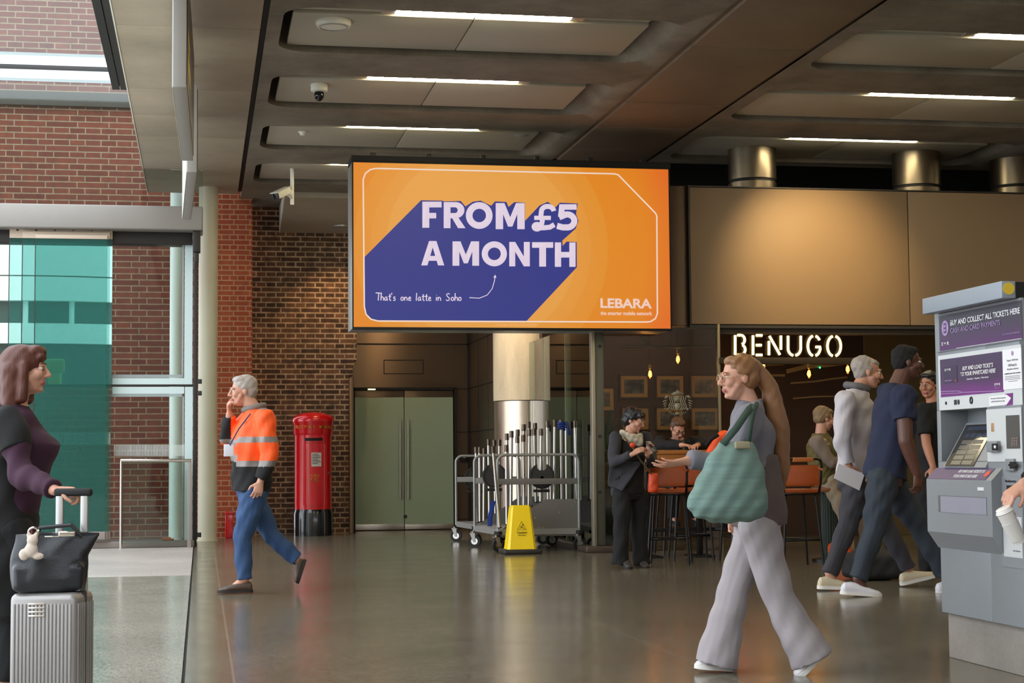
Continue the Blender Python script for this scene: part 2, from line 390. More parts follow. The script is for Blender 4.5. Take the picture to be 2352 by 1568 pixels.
# ------------------------------------------------------------------ ceiling slab with coffers
ZC = 5.0
def rrect(x0, y0, x1, y1, r, n=6):
    p = []
    for cx, cy, a0 in ((x1 - r, y1 - r, 0), (x0 + r, y1 - r, 90), (x0 + r, y0 + r, 180), (x1 - r, y0 + r, 270)):
        for k in range(n + 1):
            a = math.radians(a0 + 90 * k / n); p.append((cx + r * math.cos(a), cy + r * math.sin(a)))
    return p
def coffer(mb, cell, hole, top=.55):
    X0, Y0, X1, Y1 = cell; x0, y0, x1, y1 = hole; n = 6
    L = [(rrect(x0, y0, x1, y1, .3, n), ZC)]
    L.append((rrect(x0 - .0, y0, x1 + .0, y1, .3, n), ZC))
    for off, z in ((.012, .03), (.03, .07), (.05, .14), (.09, .3), (.1, top)):
        L.append((rrect(x0 - off, y0 - off * .4, x1 - .95 * z ** 1.0 if z < .31 else x1 - .3, y1 + off * .4, .3 + off * .5, n), ZC + z))
    N_ = len(L[0][0]); outer = []
    cs = [(X1, Y1), (X0, Y1), (X0, Y0), (X1, Y0)]
    for i, (a, b) in enumerate(L[0][0]):
        q, k = divmod(i, n + 1); c = cs[q]; t = k / n
        # first half of each corner runs along one side, second half along the other
        if q == 0: pt = (X1, b + (Y1 - b) * min(1, 2 * t)) if t <= .5 else (X1 + (a - X1) * (2 * t - 1), Y1)
        if q == 1: pt = (a + (X0 - a) * min(1, 2 * t), Y1) if t <= .5 else (X0, Y1 + (b - Y1) * (2 * t - 1))
        if q == 2: pt = (X0, b + (Y0 - b) * min(1, 2 * t)) if t <= .5 else (X0 + (a - X0) * (2 * t - 1), Y0)
        if q == 3: pt = (a + (X1 - a) * min(1, 2 * t), Y0) if t <= .5 else (X1, Y0 + (b - Y0) * (2 * t - 1))
        outer.append(pt)
    loops = [(outer, ZC)] + L[1:]
    vs = []; fs = []
    for P, z in loops: vs += [(a, b, z) for a, b in P]
    for i in range(len(loops) - 1): fs += [(i * N_ + k, i * N_ + (k + 1) % N_, (i + 1) * N_ + (k + 1) % N_, (i + 1) * N_ + k) for k in range(N_)]
    fs.append(tuple((len(loops) - 1) * N_ + k for k in range(N_)))
    mb.add(vs, fs)
BAYS = [(.57, 4.5, .70, 4.30), (5.78, 10.5, 5.95, 10.15), (11.7, 16.4, 11.9, 16.1)]
PITCHY = 2.585
cm = MB(); ROWS = list(range(-6, 4)); holes = {}
for bi, (X0, X1, x0, x1) in enumerate(BAYS):
    for r in ROWS:
        ya = 14.46 + PITCHY * r; yb = ya + 1.62
        c0 = ya - (PITCHY - 1.62) / 2; c1 = yb + (PITCHY - 1.62) / 2
        if bi > 0 and r == 3: continue
        if bi == 0 and r == 3: c1 = 24.55
        if bi > 0 and r == 2: c1 = 21.55
        coffer(cm, (X0, c0, X1, c1), (x0, ya, x1, yb)); holes[bi, r] = (x0, ya, x1, yb)
struct('ceiling', cm, CONC, sharp=50)
ym = 14.46 + PITCHY * ROWS[0] - .5
cb = MB(); ys = [ym, 3.5, 6.0, 8.5, 11.0, 13.4, QZ(1500, 101, ZC).y, QZ(1560, 236, ZC).y, QZ(1500, 292, ZC).y, QZ(1440, 340, ZC).y, 21.5]
ys = sorted(ys)
for a, b in zip(ys, ys[1:]): cb.box((4.56, a, ZC - .012), (5.72, b - .012, ZC + .4), .01)
cb.box((4.5, ym, ZC + .02), (5.78, 21.55, ZC + .42))
struct('ceiling.001', cb, BEAMC)
cb = MB(); cb.box((10.5, ym, ZC), (11.7, 21.55, ZC + .4)); struct('ceiling.002', cb, BEAMC)
cb = MB(); yy = [-1.0, 2.5, 5.0, 7.5, 10.0, 12.5] + [QZ(340, y, ZC).y for y in (57, 202, 263, 312, 397)] + [24.85]
for a, b in zip(yy, yy[1:]): cb.box((-.76, a, ZC - .01), (.515, b - .014, ZC + .5), .008)
struct('ceiling.003', cb, SMOOTHC)
cb = MB(); cb.box((-.75, -1, ZC + .03), (.58, 24.85, ZC + .5)); struct('ceiling.004', cb, BLACK)
cb = MB(); cb.box((.57, 24.55, ZC), (4.5, 27.4, ZC + .4)); struct('ceiling.005', cb, CONC)
cb = MB(); cb.box((.4, ym, ZC + .56), (18, 27.6, ZC + .7)); cb.box((4.5, 21.5, ZC + .05), (18, 21.6, ZC + .6)); struct('unseen_sky_cap', cb, BLACK)  # unseen black cap, added to block the sky above the ceiling
struct('trim_1', MB().box((-.775, -1, ZC - .014), (-.762, 24.85, ZC + .1)), WHITEP)
gt = MB().box((-.935, 2, ZC + .05), (-.86, 18.25, ZC + .45)).box((-.85, 2, ZC + .05), (-.775, 18.25, ZC + .45)).box((-.93, 2, ZC + .08), (-.78, 18.2, ZC + .45))
struct('trim_2', gt, DARK)
# flat ceiling panels inside the coffers, with a joint in the middle and a channel for the light
for (bi, r), (x0, ya, x1, yb) in holes.items():
    if r < -3: continue
    mb = MB(); xs = x0 + .09; xe = x1 - .27; xm = (xs + xe) / 2
    for a, b in ((xs, xm - .006), (xm + .006, xe)):
        mb.box((a, ya - .02, ZC + .10), (b, ya + .20, ZC + .14), .005)
        mb.box((a, ya + .40, ZC + .055), (b, yb - .045, ZC + .10), .005)
    mb.box((xs, ya + .21, ZC + .085), (xe, ya + .39, ZC + .13), .004)
    struct('ceiling_panel', mb, PANEL)
# linear lights in the channels
LAMP = emit('warm_white_lamp', (1.0, .86, .58, 1), LAMP_STRENGTH)
lab = {(0, 0): 'long warm strip light in the ceiling coffer with the round white detector',
       (0, 1): 'long warm strip light in the ceiling coffer with the dome camera',
       (0, 2): 'long warm strip light in the ceiling coffer with the tiny smoke sensor',
       (0, 3): 'strip light end peeping out beside the top corner of the orange screen',
       (1, 0): 'strip light cut by the frame edge, beyond the smooth concrete ceiling beam',
       (1, 1): 'strip light beyond the ceiling beam, middle of that bay, one row above the fascia row',
       (1, 2): 'strip light directly above the beige cafe fascia and its steel column heads'}
XL = {0: (1.69, 3.27), 1: (7.2, 8.88), 2: (13.1, 14.8)}
for (bi, r), (x0, ya, x1, yb) in holes.items():
    if r < -3 or (bi == 2 and r < -1): continue
    a, b = XL[bi]
    t = thing('strip_light', lab.get((bi, r), 'warm strip light in an overhead concrete coffer outside the picture'), 'light', (a, ya + .30, ZC + .08), 'ceiling strip lights')
    MB().box((a, ya + .265, ZC + .055), (b, ya + .335, ZC + .075), .006).build('diffuser', LAMP, t)
    for q in (a - .13, b + .005): MB().box((q, ya + .235, ZC + .062), (q + .125, ya + .365, ZC + .084), .006).build('end_cap', ALU, t)
# ------------------------------------------------------------------ outside brick wall, seen through the glass front
BR1 = brick('red_brick_outside', rgb(110, 42, 27), rgb(132, 58, 38), rgb(160, 128, 102), .46, .0915, .010, dirt=.22)
YW = 26.0
o0, o1 = Q(-20, 545, YW), Q(256, 882, YW)  # opening added so the building standing in for the reflection shows
wl = MB()
wl.box((-14, YW, o0.z), (.08, YW + .4, 12)).box((-14, YW, -.2), (.08, YW + .4, o1.z)).box((o1.x, YW, o1.z), (.08, YW + .4, o0.z)).box((-14, YW, o1.z), (o0.x - 1.6, YW + .4, o0.z))
struct('wall_outside', wl, BR1)
zb = [Q(100, y, YW - .08).z for y in (242, 209)]
struct('trim_3', MB().box((-14, YW - .08, zb[0]), (-.2, YW, zb[1]), .01), mat('grey_wall_band', rgb(78, 66, 58), .8, 0, .1, 4))  # plain grey band across the outside brick
# white column behind the glass
c = Q(404, 1000, 25.4)
struct('column', MB().cyl((c.x, 25.4, -.03), (c.x, 25.4, 8), .098, 28), mat('bright_white_paint', rgb(246, 246, 240), .5, 0, .02))
# ------------------------------------------------------------------ glazed front on the street side
YG = 22.8
zt, zbm = Q(300, 471, YG - .35).z, Q(300, 526, YG - .35).z
xe = Q(466, 500, YG - .35).x
struct('beam', MB().box((-14, YG - .35, zbm), (xe, YG + .25, zt), .02), mat('grey_header_paint', rgb(146, 141, 135), .5, .1, .05))
hb = MB().box((-14, YG - .1, zbm - .16), (xe - .14, YG + .2, zbm), .005).box((xe - .13, YG - .3, zbm - .28), (xe - .03, YG - .1, zbm), .01).box((xe - .11, YG - .28, zbm - .42), (xe - .05, YG - .16, zbm - .28), .01)
struct('trim_4', hb, DARK)
xj = Q(443, 900, YG).x; xl = Q(258, 900, YG).x
zj = Q(350, 885, YG).z
g = MB().box((xl - 1.6, YG - .01, .1), (xj, YG + .01, zj - .012)).box((xl - 1.6, YG - .01, zj + .012), (xj, YG + .01, zbm - .05))
struct('window_1', g, GLASS)
g = MB().box((-14, YG - .01, zt), (-.76, YG + .01, 9.5)).box((-.76, YG - .01, zt), (xe, YG + .01, ZC - .02))
struct('window_2', g, GLASS)
def atg(x, y, yy=YG - .013): return Q(x, y, yy)
fm = MB()
def fband(mb, x0, y0, x1, y1, yy=YG - .016, th=.003):
    a = Q(x0, y1, yy); b = Q(x1, y0, yy); mb.box((a.x, yy, a.z), (b.x, yy + th, b.z))
z1 = Q(100, 129, YG).z; z2 = Q(100, 151, YG).z; z3 = Q(100, 160, YG).z; z4 = Q(100, 181, YG).z
fm.box((-14, YG - .016, z2), (-.80, YG - .013, z1)).box((-14, YG - .016, z4), (-.80, YG - .013, z3))
fband(fm, 423, 560, 443, 883); fband(fm, 258, 868, 423, 883); fband(fm, 423, 888, 443, 1240); fband(fm, 258, 888, 423, 904)
struct('trim_5', fm, FRITW)
fd = MB().box((-14, YG - .0165, z1), (-.80, YG - .0135, Q(100, 122, YG).z)).box((-14, YG - .0165, Q(100, 188, YG).z), (-.80, YG - .0135, z4))
fband(fd, 417, 545, 423, 866); fband(fd, 258, 860, 418, 867); fband(fd, 417, 910, 423, 1236); fband(fd, 258, 904, 418, 911)
struct('trim_6', fd, FRITD)
tr = MB().box((xl - 1.6, YG - .02, zj - .014), (xj + .05, YG + .02, zj + .014), .002).box((-14, YG - .02, z3 - .005), (-.80, YG + .02, z2 + .005), .002)
a = Q(444, 900, YG - .03).x; b = Q(453, 900, YG - .03).x
tr.box((a, YG - .06, 0), (b, YG + .05, zbm), .004)
for py in (876, 903, 1228): tr.box((b, YG - .06, Q(440, py, YG).z - .03), (b + .06, YG + .0, Q(440, py, YG).z + .03), .006)
struct('trim_7', tr, DARK)
sl = MB(); s0 = Q(200, 1258, YG - .1); sl.box((-14, YG - .12, 0), (Q(446, 1250, YG).x, YG + .1, .085), .01)
struct('trim_8', sl, mat('sill_metal', rgb(148, 138, 132), .5, .2, .05))
# manifestation stripes on the glass
st = MB()
for i in range(62):
    x = 262 + i * 2.62
    p = Q(x, 1047, YG - .018); q = Q(x + 1.35, 1021, YG - .018); st.box((p.x, YG - .018, p.z), (q.x, YG - .015, q.z))
struct('trim_9', st, mat('white_film', rgb(214, 222, 216), .5, 0, .02))
# ------------------------------------------------------------------ white round column, red pier, old brown brick wall
c = Q(476, 1238, 24.3); wr = Q(499, 1000, 24.3).x - c.x
wc = MB().cyl((c.x + .0, 24.3, 0), (c.x + .0, 24.3, ZC), wr, 40); wc.cyl((c.x, 24.3, 0), (c.x, 24.3, .02), wr + .02, 40)
struct('column.001', wc, mat('warm_white_paint', rgb(226, 216, 192), .5, 0, .04))
BR2 = brick('red_brick_pier', rgb(158, 66, 36), rgb(172, 84, 50), rgb(190, 142, 106), .235, .0755, .009, dirt=.18)
struct('wall_pier', MB().box((.02, 25.3, 0), (Q(579, 800, 25.3).x, 25.9, 5.6)), BR2)
BR3 = brick('old_brown_brick', rgb(112, 78, 54), rgb(68, 46, 34), rgb(172, 148, 122), .30, .0785, .012, dirt=.5)
x0 = Q(579, 800, 25.3).x; xa = Q(819, 800, 26.15).x; xb = Q(803, 1000, 26.15).x
zs = [Q(810, y, 26.15).z for y in (862, 845, 828)]
wb = MB().box((x0, 26.15, 0), (xb, 26.95, zs[0])).box((x0, 26.15, zs[0]), (xb + .05, 26.95, zs[1])).box((x0, 26.15, zs[1]), (xa - .04, 26.95, zs[2])).box((x0, 26.15, zs[2]), (xa, 26.95, 5.6))
struct('wall_back', wb, BR3)
# sloping concrete soffit against the brown brick
p0 = Q(643, 534, 26.15)
wx0 = p0.x; prof = [(26.15, ZC), (24.6, ZC), (24.6, ZC - .08), (26.15, p0.z)]
struct('trim_10', MB().prism([(wx0, y, z) for y, z in prof], (2.6, 0, 0)), SMOOTHC, sharp=20)
side = MB().prism([(wx0 - .012, y, z) for y, z in prof], (.012, 0, 0))
struct('trim_11', side, WHITEP)
# ------------------------------------------------------------------ lobby: bronze panels, return wall
YB = 26.9
xr = Q(1078, 900, YB).x
struct('wall_lobby', MB().box((xa - .3, YB, 0), (xr, YB + .3, 5.5)), BRONZE)
struct('wall_return', MB().box((xr, 24.2, 0), (xr + .3, YB + .3, 5.5)), BRONZE)
gr = MB()
def groove(x0, y0, x1, y1):
    a = Q(x0, y1, YB - .002); b = Q(x1, y0, YB - .002); gr.box((a.x, YB - .003, a.z), (b.x, YB + .001, b.z))
groove(818, 789, 1078, 791.5); groove(1046, 892, 1078, 894); groove(1046, 991, 1078, 993); groove(1046, 1092, 1078, 1094); groove(1046, 1191, 1078, 1193); groove(1075.5, 760, 1079.5, 1215)
for a in ((882, 826, 972, 827.8), (882, 857, 972, 858.8), (881, 826, 883, 859), (971, 826, 973, 859)): groove(*a)
for z in (Q(1078, 790, YB).z, Q(1078, 892, YB).z, Q(1078, 992, YB).z): gr.box((xr - .002, 24.2, z - .008), (xr + .001, YB, z + .008))
for y in (25.1, 26.0): gr.box((xr - .002, y - .007, 0), (xr + .001, y + .007, 5))
struct('trim_12', gr, BLACK)
# ------------------------------------------------------------------ concrete column with steel collar
cc = Q(1209, 1000, 24.2); cr = (Q(1283, 1000, 24.2).x - Q(1135, 1000, 24.2).x) / 2
zc = Q(1200, 918, 24.2 - cr).z
struct('column.002', MB().cyl((cc.x, 24.2, zc), (cc.x, 24.2, ZC), cr, 64), concrete('column_concrete', rgb(204, 190, 164), .7, .22, (3, 3, .5), .1))
struct('column.003', MB().cyl((cc.x, 24.2, 0), (cc.x, 24.2, zc - .01), cr - .012, 64), mat('satin_steel_cladding', rgb(206, 192, 172), .33, .9, .05, 8, .02, 80))
# ------------------------------------------------------------------ cafe shell
YF = 19.66
xc = Q(1365, 1200, YF).x
mu = MB()
x2 = Q(1391, 1200, YF).x
mu.box((xc + .03, YF, .08), (x2, YF + .12, 2.75), .004)
struct('trim_13', mu, MULL)
struct('trim_14', MB().box((xc - .012, YF - .02, .05), (xc + .03, YF + .1, 2.75), .004), mat('pale_steel_edge', rgb(168, 160, 140), .35, .7, .05))
bt = MB()
for py in (795, 1002, 1130):
    p = Q(1378, py, YF - .005); bt.cyl(p, p + V((0, .01, 0)), .022, 16)
struct('trim_15', bt, DARK)
kb = MB().box((xc - .12, YF - .10, 0), (Q(1419, 1262, YF).x, YF + .16, .075), .01).box((xc - .12, YF + .0, 0), (xc + .08, 23.6, .07), .01)
struct('trim_16', kb, mat('dull_kerb_metal', rgb(96, 84, 74), .4, .6, .08))
struct('window_3', MB().box((xc, YF + .02, .07), (xc + .015, 23.6, 2.75)), SIDEGL)
vg = MB()
for y in (21.2, 22.6): vg.box((xc - .003, y, .07), (xc + .018, y + .012, 2.75))
struct('trim_17', vg, mat('glass_joint', rgb(150, 150, 126), .3, .2, .05))
# cafe ceiling, back wall
WOODW = mat('dark_brown_cafe_wall', rgb(70, 44, 26), .6, 0, .15, 2)
BW = 22.9
struct('wall_cafe', MB().box((xc + .05, BW, 0), (18, BW + .2, 4.2)), WOODW)
x9 = Q(1905, 900, BW).x
struct('wall_cafe_side', MB().box((Q(1985, 900, BW).x, BW - .04, 0), (18, BW + .0, 3.4)), mat('olive_plaster', rgb(112, 92, 54), .7, 0, .1, 2))
struct('ceiling_cafe', MB().box((xc + .02, YF + .1, 3.05), (18, BW + .2, 3.15)), BLACK)
struct('wall_void', MB().box((4.45, 23.0, 3.1), (18, 23.2, 5.7)), BLACK)
struct('unseen_wall_right', MB().box((16.4, -16.2, 0), (16.6, 27.4, 5.6)), mat('beige_unseen_wall', rgb(140, 124, 104), .7, 0, .06))  # unseen wall, added to shut out daylight from the right
struct('unseen_wall_behind', MB().box((-22, -16.2, 0), (.3, -16, 14)).box((.3, -16.2, 0), (16.6, -16, 6)), mat('unseen_end_wall', rgb(120, 108, 94), .7, 0, .1))  # unseen wall, added and raised to keep sky glare out of the glass
struct('wall_far_back', MB().box((.5, 27.3, 0), (18, 27.5, 5.7)), BLACK)
# fascia panels above the cafe
fa = MB(); zb_ = Q(1800, 745, YF).z; ztp = Q(1700, 432, YF).z
xA, xB = Q(1586, 600, YF).x, Q(2088, 600, YF).x
fa.box((xA, YF, zb_), (xB - .006, YF + .12, ztp), .006).box((xB + .006, YF, zb_), (xB + 2.6, YF + .12, ztp), .006).box((xB + 2.612, YF, zb_), (16.4, YF + .12, ztp), .006)
struct('fascia_panel', fa, FASCIA)
f2 = MB().box((Q(1541, 600, YF + .05).x, YF + .05, zb_ - .02), (xA - .02, YF + .25, ztp + .02), .006)
struct('fascia_panel.001', f2, BRONZE)
struct('trim_18', MB().box((xA - .02, YF - .012, zb_ - .012), (xA - .004, YF + .1, ztp + .012)).box((xA - .02, YF - .01, ztp + .004), (16.4, YF + .12, ztp + .02)).box((xA - .02, YF + .01, zb_ - .045), (16.4, YF + .2, zb_ - .01)), DARK)
# steel column heads seen over the fascia
for i, (pa, pb) in enumerate(((1675, 1780), (2053, 2156), (2278, 2381))):
    y = 20.75; a = Q(pa, 400, y); b = Q(pb, 400, y); r = (b.x - a.x) / 2; cxx = (a.x + b.x) / 2
    m = MB().cyl((cxx, y, 3.1), (cxx, y, 4.5), r, 40).cyl((cxx, y, 4.53), (cxx, y, ZC + .5), r, 40)
    zz = Q(pa, 408 + (14 if i else 0), y - r).z
    m = MB().cyl((cxx, y, 3.1), (cxx, y, zz - .02), r, 40).cyl((cxx, y, zz + .02), (cxx, y, ZC + .5), r, 40).cyl((cxx, y, zz - .03), (cxx, y, zz + .03), r - .015, 40, mi=1)
    o = struct('column.%03d' % (4 + i), m, [mat('dim_steel', rgb(138, 126, 106), .35, 1.0, .06), BLACK])
# cafe front glazing frame
fx = Q(1651, 900, YF + .04).x
fr = MB().box((fx - .015, YF, 0), (fx + .015, YF + .06, zb_), .003)
struct('trim_19', fr, mat('pale_frame_steel', rgb(146, 134, 104), .4, .5, .06))
z1 = Q(1700, 836, YF).z; z2 = Q(1700, 821, YF).z
struct('trim_20', MB().box((fx, YF - .02, z1), (Q(1988, 830, YF).x, YF + .08, z2), .004).box((fx, YF + .06, zb_ - .12), (16, YF + .12, zb_ - .03), .004), mat('dark_sign_rail', rgb(46, 36, 24), .5, .3, .1))
struct('window_4', MB().box((x2, YF + .03, .02), (fx - .015, YF + .045, zb_ - .03)), glass('cafe_front_glass', (.93, .93, .9, 1), .8))
# ================================================================== things
GX = V((1, 0, 0)); GZ = V((0, 0, 1))
# ------------------------------------------------------------------ advertising screen
YS = 19.3
def S(x, y, off=0.0): return Q(x, y, YS - off)
sx0, sx1 = S(812, 560).x, S(1537, 560).x; sz1, sz0 = S(1170, 381).z, S(1170, 752.5).z
scr = thing('advertising_screen', 'wide orange and blue digital advertising screen hanging under the ceiling', 'screen', ((sx0 + sx1) / 2, YS, sz0))
MB().box((sx0 - .012, YS + .02, sz0 - .02), (sx1 + .02, YS + .60, sz1 + .02), .01).build('housing', ALU, scr)
MB().box((sx0 - .015, YS - .004, sz0 - .03), (sx1 + .02, YS + .03, sz1 + .02), .004).build('bezel', BLACK, scr)
tb = MB().box((sx0 - .02, YS + .0, sz1 + .02), (sx1 + .03, YS + .5, sz1 + .085), .004)
tb.build('top_rail', BLACK, scr)
for i in range(6):
    x = sx0 + .25 + i * (sx1 - sx0 - .5) / 5
    MB().box((x - .03, YS + .2, sz1 + .08), (x + .03, YS + .26, ZC + .10 if i < 0 else sz1 + .16), .004).build('bracket', DARK, scr)
# the picture it shows: an orange field with pale concentric discs
m, nt, p = _nt('screen_orange'); L = nt.links
tc = N(nt, 'ShaderNodeTexCoord'); sp = N(nt, 'ShaderNodeVectorMath', operation='SUBTRACT')
cen = S(1108, 565) - V(scr.location); sp.inputs[1].default_value = (cen.x, 0, cen.z)
L.new(tc.outputs['Object'], sp.inputs[0])
mu_ = N(nt, 'ShaderNodeVectorMath', operation='MULTIPLY'); mu_.inputs[1].default_value = (1, 0, 1); L.new(sp.outputs[0], mu_.inputs[0])
ln = N(nt, 'ShaderNodeVectorMath', operation='LENGTH'); L.new(mu_.outputs[0], ln.inputs[0])
dv = N(nt, 'ShaderNodeMath', operation='DIVIDE'); dv.inputs[1].default_value = 2.6; L.new(ln.outputs['Value'], dv.inputs[0])
cr_ = N(nt, 'ShaderNodeValToRGB'); L.new(dv.outputs[0], cr_.inputs[0])
el = cr_.color_ramp.elements; px = 3900 / 19.6 * 2.6
def rr(pxl): return pxl / px
el[0].position = 0; el[0].color = rgb(228, 160, 72); el[1].position = rr(222); el[1].color = rgb(226, 155, 66)
for pos, c in ((rr(224), rgb(224, 148, 56)), (rr(256), rgb(224, 146, 52)), (rr(258), rgb(223, 142, 44)), (rr(296), rgb(223, 140, 38)), (rr(299), rgb(222, 132, 24)), (rr(395), rgb(222, 128, 20)), (rr(470), rgb(222, 104, 24))):
    e = el.new(pos); e.color = c
wv = N(nt, 'ShaderNodeTexWave'); wv.bands_direction = 'Z'; wv.inputs['Scale'].default_value = 14; wv.inputs['Distortion'].default_value = 0; L.new(tc.outputs['Object'], wv.inputs['Vector'])
mr = N(nt, 'ShaderNodeMapRange'); mr.inputs[3].default_value = .95; mr.inputs[4].default_value = 1.02; L.new(wv.outputs['Fac'], mr.inputs[0])
L.new(cr_.outputs[0], p.inputs['Emission Color']); L.new(mr.outputs[0], p.inputs['Emission Strength']); p.inputs['Base Color'].default_value = (.02, .02, .02, 1)
MB().box((sx0, YS - .008, sz0), (sx1, YS, sz1)).build('screen_face', m, scr)
BLUE = emit('screen_blue', rgb(38, 46, 128)); SWHITE = emit('screen_white', rgb(222, 206, 222)); SLINE = emit('screen_line', rgb(236, 212, 196))
def c6(x, y): return (790 + x / 3.0545, 350 + y / 3.0545)
poly = [(143, 735), (541, 335), (690, 338), (705, 343), (820, 340), (852, 378), (905, 345), (960, 338), (1033, 374), (1060, 343), (1140, 347), (1155, 382), (1195, 348), (1270, 352), (1270, 480), (1372, 372), (1430, 346), (1482, 386), (1515, 352), (1641, 358), (1628, 430), (1645, 480), (1625, 535), (1532, 618), (1535, 655), (1562, 625), (1633, 628), (1634, 805), (1282, 1181), (235, 1180), (180, 1163), (150, 1120), (145, 1060)]
MB().prism([S(*c6(*q), .010) for q in poly], (0, .002, 0)).build('shadow_block', BLUE, scr, sharp=10)
def scr_text(nm, body, x0, y0, x1, y1, m, bold=0.0, off=.014, shear=0.0, slope=0.0):
    o = S(x0, y1, off); e = S(x1, y1 + slope, off); t = S(x0, y0, off)
    ux = (e - o); uy = V((0, 0, 1))
    return text(nm, body, m, scr, o, ux, uy, (0, 0, ux.length, t.z - o.z), .002, bold, shear)
def arc(cx, cy, rx, ry, a0, a1, n=14): return [(cx + rx * math.cos(math.radians(a0 + (a1 - a0) * k / n)), cy + ry * math.sin(math.radians(a0 + (a1 - a0) * k / n))) for k in range(n + 1)]
# bold capitals: filled outlines ('p') and strokes of one width ('s'), in a unit box
GL = {'F': [('p', [(0, 0), (0, 1), (1, 1), (1, .78), (.36, .78), (.36, .57), (.72, .57), (.72, .36), (.36, .36), (.36, 0)])],
      'R': [('p', [(0, 0), (0, 1), (.31, 1), (.31, 0)]), ('p', [(.3, 1)] + arc(.55, .69, .4, .31, 90, -90)+ [(.3, .38), (.3, .58)] + arc(.52, .69, .12, .11, -90, 90, 8) + [(.3, .8)]), ('p', [(.36, .42), (.66, .42), (1, 0), (.66, 0)])],
      'O': [('s', arc(.5, .5, .375, .385, 0, 360, 36), .255)],
      'M': [('p', [(0, 0), (0, 1), (.30, 1), (.5, .46), (.70, 1), (1, 1), (1, 0), (.745, 0), (.745, .58), (.575, .1), (.425, .1), (.255, .58), (.255, 0)])],
      'N': [('p', [(0, 0), (0, 1), (.29, 1), (.71, .40), (.71, 1), (1, 1), (1, 0), (.71, 0), (.29, .60), (.29, 0)])],
      'A': [('p', [(0, 0), (.34, 1), (.5, 1), (.5, .74), (.27, 0)]), ('p', [(1, 0), (.66, 1), (.5, 1), (.5, .74), (.73, 0)]), ('p', [(.3, .19), (.7, .19), (.62, .39), (.38, .39)])],
      'T': [('p', [(0, 1), (1, 1), (1, .77), (.66, .77), (.66, 0), (.34, 0), (.34, .77), (0, .77)])],
      'H': [('p', [(0, 0), (0, 1), (.3, 1), (.3, .61), (.7, .61), (.7, 1), (1, 1), (1, 0), (.7, 0), (.7, .38), (.3, .38), (.3, 0)])],
      '5': [('p', [(.13, 1), (.95, 1), (.95, .79), (.38, .79), (.35, .56), (.07, .52)]), ('s', [(.12, .50), (.3, .56)] + arc(.5, .36, .34, .25, 100, -100, 18) + [(.3, .11), (.02, .17)], .235)],
      '\u00a3': [('s', [(.93, .72)] + arc(.66, .70, .27, .20, 20, 180, 12) + [(.37, .55), (.43, .35), (.40, .2), (.3, .1)] + arc(.2, .12, .13, .09, 0, 180, 8) + arc(.2, .12, .13, .09, 180, 330, 8) + [(.5, .08), (.75, .1), (.95, .2)], .19), ('p', [(.08, .38), (.08, .54), (.8, .54), (.8, .38)])]}
def glyph(ch, x0, x1, yt, yb):
    mb = MB(); asp = (x1 - x0) / (yb - yt)
    def P(u, v): return S(*c6(x0 + u * (x1 - x0), yb + v * (yt - yb)), .014)
    for g in GL[ch]:
        if g[0] == 'p': mb.prism([P(*q) for q in g[1]], (0, .002, 0))
        else:
            h = (P(0, 1) - P(0, 0)).length; pts = [P(*q) for q in g[1]]
            cl = ch == 'O'
            mb.ribbon(pts[:-1] if cl else pts, g[2] * h, (0, -1, 0), .002, cl)
    mb.build('lettering', SWHITE, scr, sharp=180)
for ch, x0, x1 in (('F', 550, 685), ('R', 700, 853), ('O', 855, 1043), ('M', 1065, 1268), ('\u00a3', 1322, 1484), ('5', 1492, 1640)):
    k = .0192 * (x0 - 550); glyph(ch, x0, x1, 345 + k, 528 + k)
for ch, x0, x1 in (('A', 542, 704), ('M', 762, 948), ('O', 966, 1144), ('N', 1160, 1304), ('T', 1320, 1468), ('H', 1480, 1625)):
    k = .0105 * (x0 - 542); glyph(ch, x0, x1, 621 + k, 792 + k)
a = c6(1800, 1022); b = c6(2160, 1090); scr_text('lettering', 'LEBARA', a[0], a[1], b[0], b[1], emit('screen_lebara', rgb(236, 200, 186)), .03, slope=1.5)
a = c6(1800, 1113); b = c6(2162, 1140); scr_text('lettering', 'the smarter mobile network', a[0], a[1], b[0], b[1], emit('screen_lebara', rgb(236, 200, 186)), .02, slope=1)
a = c6(1062, 1200); b = c6(1352, 1218); scr_text('lettering', 'Terms apply. visit lebara.co.uk/comparison', a[0], a[1], b[0], b[1], emit('screen_small', rgb(236, 180, 130)), 0.0)
# handwriting, drawn stroke by stroke (unit: x-height 1)
HW = {'T': ([[(0, 2.1), (1.5, 2.0)], [(.75, 2.05), (.62, 0)]], 1.25), 'h': ([[(0.1, 2.1), (0, 0)], [(0, .6), (.35, 1.05), (.6, .8), (.62, 0)]], .85),
      'a': ([[(.6, .9), (.3, 1.0), (0, .5), (.15, 0), (.45, .15), (.62, .95), (.62, .3), (.75, 0)]], .95), 't': ([[(.3, 1.8), (.25, .3), (.4, 0), (.6, .1)], [(-.05, 1.15), (.62, 1.2)]], .75),
      "'": ([[(0, 2.1), (-.05, 1.6)]], .3), 's': ([[(.55, .95), (.2, 1.0), (.1, .7), (.5, .45), (.5, .1), (.05, 0)]], .8), 'o': ([[(.35, 1), (.05, .75), (.05, .2), (.35, 0), (.62, .25), (.6, .8), (.35, 1)]], .9),
      'n': ([[(0, 1), (.02, 0)], [(.02, .6), (.35, 1.0), (.58, .75), (.62, 0)]], .9), 'e': ([[(.05, .5), (.55, .62), (.5, .95), (.25, 1), (.05, .6), (.1, .1), (.4, 0), (.65, .2)]], .85),
      'l': ([[(.1, 2.1), (0, .1), (.1, 0)]], .4), 'i': ([[(.05, 1), (0, 0)], [(.08, 1.45), (.1, 1.55)]], .4), 'S': ([[(.85, 1.75), (.5, 2.05), (.1, 1.7), (.3, 1.2), (.75, .75), (.7, .15), (.3, 0), (0, .3)]], 1.15), ' ': ([], 1.0)}
